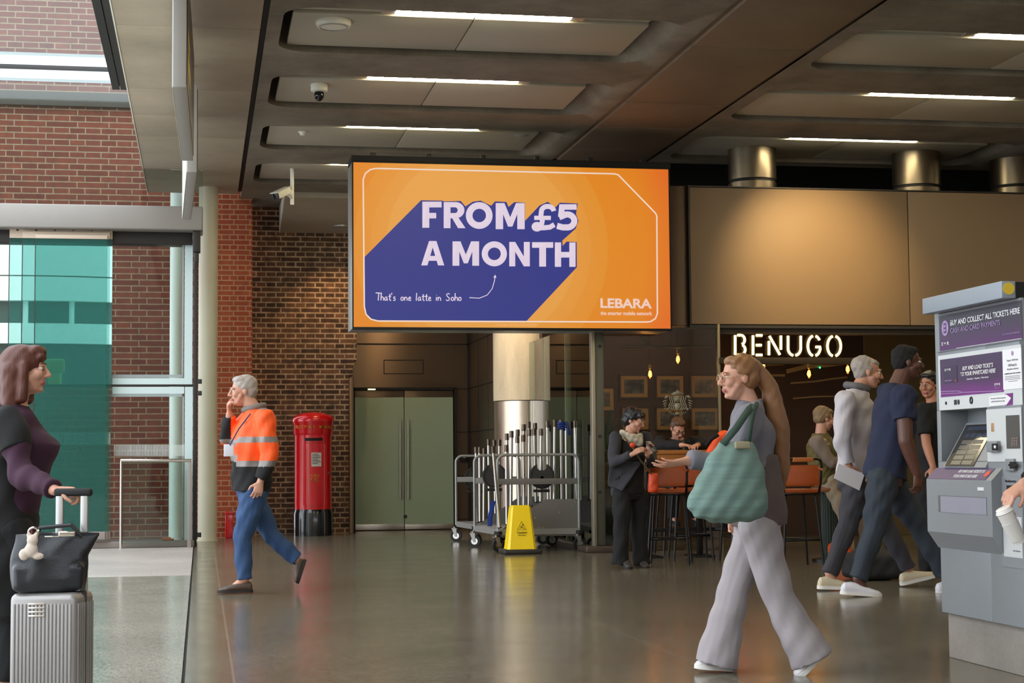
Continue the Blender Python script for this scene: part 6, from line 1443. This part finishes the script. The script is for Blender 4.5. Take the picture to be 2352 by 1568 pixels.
for y, xl, xr, dp in ((1012, 1652, 1728, .03), (1040, 1632, 1742, .06), (1085, 1606, 1754, .09), (1130, 1586, 1762, .105), (1165, 1577, 1764, .105), (1188, 1592, 1752, .085), (1200, 1630, 1725, .045)):
    a, b = B_(xl, y), B_(xr, y); rings.append(((a + b) / 2, (b - a) / 2, V((0, dp, 0))))
mb.loft(rings, n=40); blob('bag_body', mb, GRB, t, .008, 4, .5, None, .008, 40)
st = MB(); pts = [B_(1660, 1020, -.02), B_(1690, 985, .0), B_(1722, 938, .085), B_(1732, 930, .15), B_(1745, 940, .24), B_(1742, 975, .30)]
st.ribbon(pts[:4], .035, (-.3, -1, .5), .006).tube([B_(1718, 1018, -.01), B_(1724, 975, .02), B_(1732, 936, .1), B_(1738, 928, .16)], .014, 8)
st.build('strap', mat('dark_green_strap', rgb(40, 62, 52), .7, 0, .1), t, sharp=180)
q = B_(1707, 1022, -.075); MB().box(q + V((-.04, 0, -.018)), q + V((.04, .02, .018)), .008).build('tag', mat('tan_tag', rgb(150, 140, 112), .6, 0, .1), t)
# ------------------------------------------------------------------ black haired woman with the phone
Y0 = 16.8; J = lambda x, y, d=0.0: Q(x, y, Y0 + d)
P = Person('black haired woman in charcoal cardigan and cream scarf looking at her phone', .95, J(1452, 1303)[:2])
f = V((.80, -.55, -.28)); P.head(J(1456, 965), f, hs=1.06, fem=True); nk = J(1446, 1000); pel = J(1446, 1128); P.neck(nk, .05)
shN, shF = J(1413, 1006, -.08), J(1483, 1004, .10); w = shN - shF; fb = V((.55, -.8, 0))
elN, wrN = J(1409, 1062, -.18), J(1454, 1042, -.34); elF, wrF = J(1500, 1062, -.02), J(1486, 1044, -.30)
P.torso(P.mb, pel, nk, w, fb, TB); P.arm(shN, elN, wrN, (.045, .038, .033, .025)); P.arm(shF, elF, wrF, (.045, .038, .033, .025))
P.hand(wrN, V((.85, -.2, .5)), V((.3, .5, -.6)), 1, (25, 40, 25), .08, (.6, .5, .3)); P.hand(wrF, V((.3, -.25, .85)), V((-.3, -.8, .2)), 1, (30, 45, 25), .06, (.6, .5, .3))
hN, hF = J(1428, 1138, -.06), J(1464, 1136, .06); kN, aN = J(1427, 1218, -.08), J(1430, 1290, -.08); kF, aF = J(1466, 1216, .04), J(1472, 1290, .04)
P.leg(hN, kN, aN); P.leg(hF, kF, aF); P.body(SK1)
BLKH = mat('black_hair', rgb(20, 17, 17), .4, 0, .25, 30, .2, 120)
P.hair([('e', (-.024, 0, .05), (.09, .104, .086)), ('e', (-.06, 0, -.01), (.076, .07, .08)), ('e', (.035, 0, .092), (.068, .06, .036)), ('c', (.07, -.05, .07), .022, (.078, .05, .06), .024), ('e', (-.015, .07, .03), (.022, .045, .045)), ('e', (-.02, -.07, .035), (.02, .04, .04))], BLKH); P.brows(BLKH); P.glasses(mat('thin_pale_frame', rgb(206, 176, 150), .3, .5, .05))
tp = MB(); P.torso(tp, pel, nk, w, fb, [(-.05, .17, .125, 0), (.2, .155, .12, .005), (.5, .16, .13, .015), (.65, .162, .14, .02), (.8, .16, .11, .005), (.93, .12, .085, 0), (1.0, .075, .07, 0)])
blob('black_top', tp, BLKC, P.t, .008, 3, .5, None, .006, 30)
cg = MB(); hemz = P.torso(cg, pel - V((0, 0, .05)), nk, w, fb, [(0, .20, .15, -.04), (.3, .185, .14, -.035), (.6, .178, .135, -.03), (.8, .178, .115, -.02), (.93, .125, .09, -.015), (1.0, .08, .075, -.01)])
for a, b, c in ((shN, elN, wrN), (shF, elF, wrF)): cg.cap(a, .072 * P.k, b, .06 * P.k); cg.cap(b, .06 * P.k, V(b).lerp(V(c), .88), .044 * P.k, flat='b')
cg.prism([J(1397, 1115, -.1), J(1398, 1060, -.14), J(1440, 1060, -.2), J(1474, 1062, -.2), J(1430, 1128, -.19)], (.01, .045, 0))
blob('charcoal_cardigan', cg, CHAR, P.t, .008, 4, .5, None, .007, 30)
sc_ = MB()
for q, (r1, r2, dz, rr_) in enumerate(((.088, .082, .0, .034), (.098, .09, -.04, .03))): sc_.tube([nk + P.f * .02 + V((math.cos(a) * r1, math.sin(a) * r2, .012 + dz - .025 * math.cos(a - 5.5))) for a in [i * math.pi / 9 for i in range(18)]], rr_, 10, True)
sc_.ell(nk + V((.07, -.09, -.06)), (.05, .03, .06))
blob('cream_scarf', sc_, mat('cream_scarf_knit', rgb(190, 180, 162), .95, 0, .12, 24, .4, 160), P.t, .007, 3, .5, None, .008, 60)
blob('black_trousers', legs_mb(P, ((hN, kN, J(1424, 1296, -.08)), (hF, kF, J(1474, 1296, .04))), (.105, .098, .085, .085, .092), pel, w, fb, P.k), BLKC, P.t, .008, 4, .5, None, .008, 28)
P.shoe(J(1432, 1296, -.0), J(1446, 1307, -.26), mat('grey_shoe', rgb(60, 56, 56), .5, 0, .15), SOLE); P.shoe(J(1470, 1296, .12), J(1484, 1307, -.14), mat('grey_shoe', rgb(60, 56, 56), .5, 0, .15), SOLE)
q = J(1497, 1026, -.36); ph = thing('mobile_phone', 'dark mobile phone held up by the black haired woman', 'phone', q)
Mp = Matrix.Translation(q) @ Matrix.Rotation(.6, 4, 'Z') @ Matrix.Rotation(-.75, 4, 'X'); MB().box((-.038, -.006, -.075), (.038, .006, .075), .005, M=Mp).build('case', mat('phone_case', rgb(36, 30, 30), .3, 0, .1), ph); MB().box((-.034, .006, -.07), (.034, .0075, .07), .002, M=Mp).build('display', mat('phone_display', rgb(20, 22, 28), .1, 0, .02), ph)
q = J(1501, 1128, -.2); hb_ = thing('handbag', 'small orange red crossbody handbag hanging at the hip of the phone woman', 'bag', q)
mb = MB(); rings = [(J(1500, y, -.2), V((wd, 0, 0)), V((0, dp, 0))) for y, wd, dp in ((1131, .05, .03), (1126, .056, .045), (1105, .054, .045), (1090, .048, .03), (1086, .04, .02))]
mb.loft(rings, n=28); blob('bag_body', mb, mat('orange_red_leather', rgb(206, 66, 24), .4, 0, .1, 12, .06, 100), hb_, .006, 3, .5, None, .004, 40)
MB().tube([J(1434, 1003, -.22), J(1455, 1030, -.27), J(1470, 1055, -.27), J(1490, 1080, -.25), J(1497, 1090, -.21)], .009, 8).build('patterned_strap', mat('patterned_strap', rgb(92, 72, 44), .7, 0, .6, 60), hb_)
MB().ell(J(1453, 1022, -.27), (.03, .02, .028)).build('orange_charm', mat('orange_red_leather', rgb(206, 66, 24), .4, 0, .1, 12, .06, 100), hb_)
# ------------------------------------------------------------------ grey haired walking man in a pale jacket
Y0 = 13.5; J = lambda x, y, d=0.0: Q(x, y, Y0 + d)
P = Person('grey haired man in a pale jacket walking with a sheet of paper', 1.1, J(1975, 1350)[:2])
f = V((.96, -.18, -.12)); P.head(J(1993, 855), f); nk = J(1968, 898); pel = J(1966, 1108); P.neck(nk, .054)
shN, shF = J(1942, 920, -.21), J(1975, 918, .2); w = shN - shF
elN, wrN = J(1933, 1008, -.27), J(1950, 1068, -.24); elF, wrF = J(1985, 1010, .26), J(2010, 1065, .22)
P.torso(P.mb, pel, nk, w, f, TB); P.arm(shN, elN, wrN); P.arm(shF, elF, wrF)
P.hand(wrN, V((.2, -.05, -1)), V((.15, 1, 0)), 1, (40, 55, 30)); P.hand(wrF, V((.2, 0, -1)), V((0, -1, 0)), -1)
hN, hF = J(1970, 1118, -.1), J(1980, 1118, .1); kN, aN = J(1944, 1214, -.1), J(1905, 1316, -.1); kF, aF = J(2040, 1216, .12), J(2086, 1305, .12)
P.leg(hN, kN, aN, J(1922, 1342, -.1)); P.leg(hF, kF, aF); P.body(SK1); P.cap_hair(GREYH, .006, .018, -.012); P.brows(GREYH)
PJK = mat('pale_grey_jacket', rgb(196, 190, 196), .8, 0, .07, 10, .12, 140)
jk = MB(); P.torso(jk, pel, nk, w, f, [(.08, .185, .145, 0), (.2, .185, .145, 0), (.4, .18, .145, .005), (.62, .195, .15, .01), (.8, .195, .135, .0), (.93, .145, .1, 0), (1.02, .085, .08, 0)])
for a, b, c in ((shN, elN, wrN), (shF, elF, wrF)): jk.cap(a, .082 * P.k, b, .066 * P.k); jk.cap(b, .066 * P.k, V(b).lerp(V(c), .92), .05 * P.k, flat='b')
blob('pale_jacket', jk, PJK, P.t, .008, 4, .5, None, .011, 30)
cl = MB(); cl.tube([nk + V((math.cos(a) * .085, math.sin(a) * .08, .035 - .02 * math.cos(a))) for a in [i * math.pi / 8 for i in range(16)]], .03, 10, True); blob('hood_collar', cl, mat('grey_hood', rgb(110, 106, 110), .9, 0, .1, 16, .2), P.t, .009, 2, .5, None, .005)
GTR = mat('dark_grey_trousers', rgb(56, 54, 60), .85, 0, .14, 10, .1, 150)
blob('trousers', legs_mb(P, ((hN, kN, aN), (hF, kF, aF)), (.108, .096, .078, .07, .062), pel, w, f, P.k), GTR, P.t, .008, 4, .5, None, .009, 28)
CRS = mat('cream_suede', rgb(206, 192, 164), .7, 0, .08)
P.shoe(J(1879, 1352, -.1), J(1962, 1354, -.1), CRS, PSO, 1.15); P.shoe(J(2070, 1344, .12), J(2150, 1324, .12), CRS, PSO, 1.15)
pa = thing('paper_sheet', 'folded white paper sheet in the hand of the pale jacket man', 'paper', J(1952, 1098, -.26))
MB().prism([J(x, y, -.27) for x, y in ((1916, 1098), (1926, 1064), (1986, 1088), (1974, 1126))], (0, .006, 0)).build('sheet', mat('white_paper', rgb(226, 222, 226), .7, 0, .02), pa)
# ------------------------------------------------------------------ tall man in navy T-shirt
Y0 = 12.85; J = lambda x, y, d=0.0: Q(x, y, Y0 + d)
P = Person('tall black man in navy T-shirt, dark jeans and white trainers walking', 1.13, J(2030, 1365)[:2])
f = V((.96, -.16, -.03)); P.head(J(2084, 832), f); nk = J(2062, 884); pel = J(2032, 1092); P.neck(nk, .06)
shN, shF = J(2076, 912, -.23), J(2044, 908, .22); w = shN - shF
elN, wrN = J(2080, 1012, -.29), J(2106, 1088, -.27); elF, wrF = J(2020, 1005, .28), J(2050, 1075, .25)
P.torso(P.mb, pel, nk, w, f, TM); P.arm(shN, elN, wrN, (.062, .052, .046, .032)); P.arm(shF, elF, wrF, (.062, .052, .046, .032))
P.hand(wrN, V((.05, -.05, -1)), V((-.3, .9, 0)), 1, (35, 45, 25)); P.hand(wrF, V((.1, 0, -1)), V((0, -1, 0)), -1)
hN, hF = J(2028, 1102, -.1), J(2042, 1102, .1); kN, aN = J(2008, 1216, -.1), J(1970, 1328, -.1); kF, aF = J(2112, 1210, .12), J(2168, 1318, .12)
P.leg(hN, kN, aN, J(1990, 1356, -.1)); P.leg(hF, kF, aF); P.body(SK2, LIP2)
P.cap_hair(mat('short_black_hair', rgb(14, 12, 12), .8, 0, .3, 60, .5, 260), .007, 0, 0)
NAVY = mat('navy_cotton', rgb(34, 40, 66), .9, 0, .15, 12, .15, 150)
ts = MB(); P.torso(ts, pel, nk, w, f, [(-.02, .186, .155, 0), (.12, .186, .152, 0), (.35, .182, .15, .01), (.6, .205, .16, .015), (.8, .205, .145, .005), (.93, .155, .11, 0), (1.0, .09, .088, 0)])
for a, b in ((shN, elN), (shF, elF)): ts.cap(a, .098 * P.k, V(a).lerp(V(b), .52), .082 * P.k, flat='b')
blob('navy_tshirt', ts, NAVY, P.t, .008, 4, .5, None, .010, 28)
blob('dark_jeans', legs_mb(P, ((hN, kN, aN), (hF, kF, aF)), (.115, .102, .08, .074, .064), pel, w, f, P.k), DDENIM, P.t, .008, 4, .5, None, .009, 28)
WTR = mat('white_trainer_mesh', rgb(222, 220, 228), .6, 0, .05, 40, .2, 200)
P.shoe(J(1932, 1364, -.1), J(2024, 1371, -.1), WTR, PSO, 1.1); P.shoe(J(2152, 1366, .12), J(2240, 1352, .12), WTR, PSO, 1.1)
# ------------------------------------------------------------------ person in black behind him
Y0 = 15.2; J = lambda x, y, d=0.0: Q(x, y, Y0 + d)
P = Person('person in black T-shirt half hidden between the tall man and ticket machine', 1.05, J(2148, 1335)[:2])
f = V((-.75, -.6, -.1)); P.head(J(2134, 884), f); nk = J(2143, 925); pel = J(2146, 1112); P.neck(nk, .054)
shN, shF = J(2120, 945, -.12), J(2178, 945, .16); w = shN - shF
elN, wrN = J(2128, 1020, -.2), J(2143, 1072, -.28); elF, wrF = J(2196, 1025, .1), J(2190, 1090, -.05)
P.torso(P.mb, pel, nk, w, f, TM); P.arm(shN, elN, wrN); P.arm(shF, elF, wrF)
P.hand(wrN, V((-.1, -.2, -1)), V((.4, .8, 0)), -1); P.hand(wrF, V((-.1, 0, -1)), V((-.6, .6, 0)), 1)
hN, hF = J(2128, 1122, -.08), J(2162, 1122, .08); kN, aN = J(2126, 1220, -.08), J(2128, 1316, -.08); kF, aF = J(2170, 1220, .1), J(2176, 1312, .1)
P.leg(hN, kN, aN); P.leg(hF, kF, aF); P.body(SK3); P.cap_hair(BLKH, .012, 0, .005); P.brows(BLKH)
ts = MB(); P.torso(ts, pel, nk, w, f, [(-.08, .19, .15, 0), (.3, .18, .145, .01), (.6, .198, .15, .01), (.8, .2, .14, .005), (.93, .15, .11, 0), (1.0, .088, .085, 0)])
for a, b in ((shN, elN), (shF, elF)): ts.cap(a, .09 * P.k, V(a).lerp(V(b), .7), .07 * P.k, flat='b')
blob('black_tshirt', ts, BLKC, P.t, .009, 4, .5, None, .008, 28)
blob('black_trousers', legs_mb(P, ((hN, kN, aN), (hF, kF, aF)), (.105, .095, .08, .075, .068), pel, w, f, P.k), BLKC, P.t, .009, 4, .5, None, .008, 28)
P.shoe(J(2134, 1325, .02), J(2118, 1338, -.22), BLKC, SOLE); P.shoe(J(2180, 1322, .18), J(2164, 1334, -.06), BLKC, SOLE)
# ------------------------------------------------------------------ man seated behind the counter
Y0 = 19.05; J = lambda x, y, d=0.0: Q(x, y, Y0 + d)
px0 = J(1556, 1040).x
P = Person('bespectacled man in dark jacket sitting behind the counter, head bowed', 1.0, (px0, Y0))
f = V((.12, -.85, -.55)); P.head(J(1557, 984, -.14), f); nk = J(1556, 1006, -.04); pel = V((px0, Y0 + .08, .84)); P.neck(nk, .055)
shN, shF = J(1518, 1016, 0), J(1595, 1016, 0); w = shN - shF; fb = V((0, -1, -.1))
zc_ = Q(1545, 1034, 18.15).z
elN, wrN = V((J(1503, 1030).x, Y0 - .22, zc_ + .06)), V((J(1540, 1030).x, Y0 - .52, zc_ + .06)); elF, wrF = V((J(1612, 1030).x, Y0 - .22, zc_ + .06)), V((J(1572, 1030).x, Y0 - .52, zc_ + .06))
P.torso(P.mb, pel, nk, w, fb, TM); P.arm(shN, elN, wrN); P.arm(shF, elF, wrF); P.hand(wrN, V((.5, -.8, -.05)), V((0, 0, -1)), 1, (15, 25, 15)); P.hand(wrF, V((-.5, -.8, -.05)), V((0, 0, -1)), -1, (15, 25, 15))
hN, hF = pel + V((-.1, 0, -.02)), pel + V((.1, 0, -.02)); kN, kF = V((px0 - .14, Y0 - .36, .84)), V((px0 + .14, Y0 - .36, .84)); aN, aF = V((px0 - .13, Y0 - .22, .42)), V((px0 + .13, Y0 - .22, .42))
P.leg(hN, kN, aN, aN + V((0, -.15, -.06))); P.leg(hF, kF, aF, aF + V((0, -.15, -.06))); P.body(SK1)
DBR = mat('dark_blond_hair', rgb(92, 62, 40), .55, 0, .25, 30, .2, 120); P.cap_hair(DBR, .012, 0, .006); P.glasses(BLACK); P.brows(DBR)
jk = MB(); P.torso(jk, pel, nk, w, fb, [(-.05, .19, .15, 0), (.3, .185, .145, 0), (.6, .205, .15, .01), (.82, .21, .135, 0), (.94, .15, .10, 0), (1.0, .085, .08, 0)])
for a, b, c in ((shN, elN, wrN), (shF, elF, wrF)): jk.cap(a, .085 * P.k, b, .068 * P.k); jk.cap(b, .066 * P.k, V(b).lerp(V(c), .9), .048 * P.k, flat='b')
sh_ = np.array(nk)
blob('dark_jacket', jk, [BLKC, mat('grey_shirt', rgb(74, 76, 72), .8, 0, .1)], P.t, .009, 4, .5, lambda c: ((np.abs(c[:, 0] - px0) < .055) & (c[:, 1] < Y0 - .05)).astype(int), .008, 28)
blob('dark_trousers', legs_mb(P, ((hN, kN, aN), (hF, kF, aF)), (.10, .092, .075, .07, .062), pel, w, fb, P.k), BLKC, P.t, .01, 4)
for q in (aN, aF): P.shoe(q + V((0, .06, -.09)), q + V((0, -.2, -.09)), BLKC, SOLE)
stool(px0, Y0 + .08, math.pi, 'bar stool under the seated man behind the counter, mostly hidden', .74, 1.0)
# ------------------------------------------------------------------ man in green vest on the pedestal stool
Y0 = 17.1; J = lambda x, y, d=0.0: Q(x, y, Y0 + d)
P = Person('man in an olive quilted vest and beige trousers sitting on the pedestal stool', 1.0, (xs_, Y0))
f = V((.9, .12, -.22)); P.head(J(1893, 962), f, hs=1.02); nk = J(1885, 998); pel = V((xs_ - .06, Y0, Q(1900, 1118, Y0).z + .1)); P.neck(nk, .056)
shN, shF = J(1876, 1016, -.2), J(1896, 1014, .2); w = shN - shF; fb = V((1, .05, 0))
elN, wrN = J(1910, 1062, -.25), J(1948, 1058, -.16); elF, wrF = J(1920, 1064, .2), J(1955, 1060, .1)
P.torso(P.mb, pel, nk, w, fb, TM); P.arm(shN, elN, wrN); P.arm(shF, elF, wrF); P.hand(wrN, V((1, .1, .1)), V((0, .3, -1)), -1); P.hand(wrF, V((1, -.1, .1)), V((0, -.3, -1)), 1)
hN, hF = pel + V((.02, -.1, -.04)), pel + V((.02, .1, -.04)); kN, aN = J(1940, 1180, -.14), J(1950, 1272, -.12); kF, aF = J(1985, 1186, .1), J(1992, 1272, .1)
P.leg(hN, kN, aN); P.leg(hF, kF, aF); P.body(SK1); P.cap_hair(mat('sandy_hair', rgb(132, 108, 78), .6, 0, .25, 30, .2, 120), .014, .01, .0); P.glasses(BLACK)
sv = MB()
for a, b, c in ((shN, elN, wrN), (shF, elF, wrF)): sv.cap(a, .08 * P.k, b, .064 * P.k); sv.cap(b, .062 * P.k, V(b).lerp(V(c), .85), .048 * P.k, flat='b')
P.torso(sv, pel, nk, w, fb, [(.4, .16, .12, 0), (.8, .185, .12, 0), (.95, .12, .09, 0), (1.03, .082, .08, 0)])
blob('grey_shirt', sv, mat('grey_brown_shirt', rgb(122, 108, 96), .85, 0, .1), P.t, .008, 4, .5, None, .008, 30)
vs_ = MB(); P.torso(vs_, pel, nk, w, fb, [(-.14, .185, .155, 0), (.1, .19, .16, 0), (.4, .19, .16, 0), (.65, .19, .16, .0), (.82, .172, .145, -.01), (.94, .12, .105, -.01), (1.03, .09, .088, -.005)])
blob('olive_vest', vs_, mat('olive_quilting', rgb(98, 88, 46), .8, 0, .12, 10, .2, 90), P.t, .008, 4, .5, None, .008, 60)
blob('beige_trousers', legs_mb(P, ((hN, kN, aN), (hF, kF, aF)), (.10, .094, .08, .072, .062), pel, w, fb, P.k), mat('beige_cotton', rgb(158, 142, 122), .85, 0, .1, 10, .1, 140), P.t, .008, 4, .5, None, .008, 28)
for q, dy in ((aN, -.12), (aF, .1)): P.shoe(V((q.x - .07, Y0 + dy, .0)), V((q.x + .2, Y0 + dy, .0)), BLKC, SOLE)
# ------------------------------------------------------------------ person in orange, hidden behind the striding woman
Y0 = 17.45; J = lambda x, y, d=0.0: Q(x, y, Y0 + d); xo = J(1690, 1040).x
P = Person('person in an orange jacket with a black strap, almost hidden behind the striding woman', 1.0, (xo, Y0))
f = V((.1, .95, -.2)); P.head(J(1712, 950, .05), f); nk = J(1706, 990); pel = V((J(1706, 1100).x, Y0, .87)); P.neck(nk)
shN, shF = J(1748, 1006, 0), J(1662, 1006, 0); w = shN - shF; fb = V((0, 1, 0))
elN, wrN = J(1782, 1046, .16), J(1752, 1036, .42); elF, wrF = J(1633, 1044, .16), J(1658, 1036, .42)
P.torso(P.mb, pel, nk, w, fb, TB); P.arm(shN, elN, wrN); P.arm(shF, elF, wrF); P.hand(wrN, V((-.3, 1, -.1)), V((0, 0, -1)), -1); P.hand(wrF, V((.3, 1, -.1)), V((0, 0, -1)), 1)
hN, hF = pel + V((.1, 0, -.03)), pel + V((-.1, 0, -.03)); kN, kF = pel + V((.14, .38, -.06)), pel + V((-.14, .38, -.06)); aN, aF = pel + V((.13, .3, -.46)), pel + V((-.13, .3, -.46))
P.leg(hN, kN, aN); P.leg(hF, kF, aF); P.body(SK1); P.cap_hair(DBR)
jk = MB(); P.torso(jk, pel, nk, w, fb, [(-.06, .18, .15, 0), (.3, .18, .145, 0), (.6, .195, .15, .0), (.82, .195, .135, 0), (.94, .145, .10, 0), (1.02, .085, .08, 0)])
for a, b, c in ((shN, elN, wrN), (shF, elF, wrF)): jk.cap(a, .082 * P.k, b, .066 * P.k); jk.cap(b, .064 * P.k, V(b).lerp(V(c), .9), .048 * P.k, flat='b')
blob('orange_jacket', jk, HIVO, P.t, .009, 4, .5, None, .008, 30)
MB().tube([J(1622, 1022, -.0), J(1634, 1008, -.06), J(1650, 998, -.10)], .02, 8).build('black_strap', BLKC, P.t, sharp=180)
blob('dark_trousers', legs_mb(P, ((hN, kN, aN), (hF, kF, aF)), (.10, .092, .075, .07, .062), pel, w, fb, P.k), BLKC, P.t, .01, 4)
for q in (aN, aF): P.shoe(q + V((0, -.06, -.09)), q + V((0, .2, -.09)), BLKC, SOLE)
# ------------------------------------------------------------------ person with a paper cup at the frame edge
Y0 = 6.9; J = lambda x, y, d=0.0: Q(x, y, Y0 + d)
P = Person('person in black sleeve reaching into view with a white paper cup', 1.0, J(2470, 1640)[:2])
f = V((-1, -.1, 0)); P.head(J(2452, 790), f); nk = J(2478, 868); pel = J(2490, 1160); P.neck(nk)
shN, shF = J(2478, 895, -.19), J(2470, 895, .19); w = shN - shF
elN, wrN = J(2470, 1055, -.22), J(2352, 1112, -.24); elF, wrF = J(2500, 1060, .2), J(2490, 1180, .2)
P.torso(P.mb, pel, nk, w, f, TB); P.arm(shN, elN, wrN); P.arm(shF, elF, wrF)
hd_ = V((-.85, -.05, -.55)); P.hand(wrN, hd_, V((.45, .3, -.8)), 1, (38, 52, 35), .06, (.75, .35, .65)); P.hand(wrF, V((0, 0, -1)), V((0, -1, 0)), -1)
hN, hF = J(2494, 1170, -.1), J(2490, 1170, .1); kN, aN = J(2480, 1400, -.1), J(2500, 1600, -.1); kF, aF = J(2520, 1400, .1), J(2560, 1600, .1)
P.leg(hN, kN, aN, aN + V((-.15, 0, -.08))); P.leg(hF, kF, aF, aF + V((-.15, 0, -.08))); P.body(SK1, voxel=.005); P.cap_hair(DBR)
jk = MB(); P.torso(jk, pel, nk, w, f, [(-.08, .185, .15, 0), (.3, .18, .145, 0), (.6, .195, .15, .01), (.82, .195, .135, 0), (.94, .145, .10, 0), (1.02, .085, .08, 0)])
for a, b, c in ((shN, elN, wrN), (shF, elF, wrF)): jk.cap(a, .082 * P.k, b, .068 * P.k); jk.cap(b, .066 * P.k, V(b).lerp(V(c), .93), .05 * P.k, flat='b')
blob('black_jacket', jk, BLKC, P.t, .008, 4, .5, None, .008, 30)
blob('black_trousers', legs_mb(P, ((hN, kN, aN), (hF, kF, aF)), (.105, .095, .08, .075, .068), pel, w, f, P.k), BLKC, P.t, .009, 4)
for q in (aN, aF): P.shoe(V((q.x + .08, q.y, 0)), V((q.x - .19, q.y, 0)), BLKC, SOLE)
c0 = J(2306, 1172, -.27); c1 = J(2342, 1246, -.27); d = (c1 - c0).normalized(); cu = thing('paper_cup', 'white paper cup with lid held in front of the ticket machine', 'cup', c1)
CUP = mat('white_cup_card', rgb(214, 208, 202), .5, 0, .02); L_ = (c1 - c0).length
MB().tube([c0, c0 + d * L_ * .4, c1], [.036, .033, .027], 36).build('cup_wall', CUP, cu); MB().tube([c0 + d * L_ * .36, c0 + d * L_ * .9], [.0355, .0305], 36).build('sleeve', mat('white_sleeve', rgb(206, 202, 196), .6, 0, .02), cu)
MB().tube([c0 - d * .012, c0 - d * .01, c0 - d * .002, c0 + d * .006, c0 + d * .008], [.028, .032, .033, .039, .036], 36).build('lid', mat('white_lid', rgb(232, 226, 220), .3, 0, .02), cu)
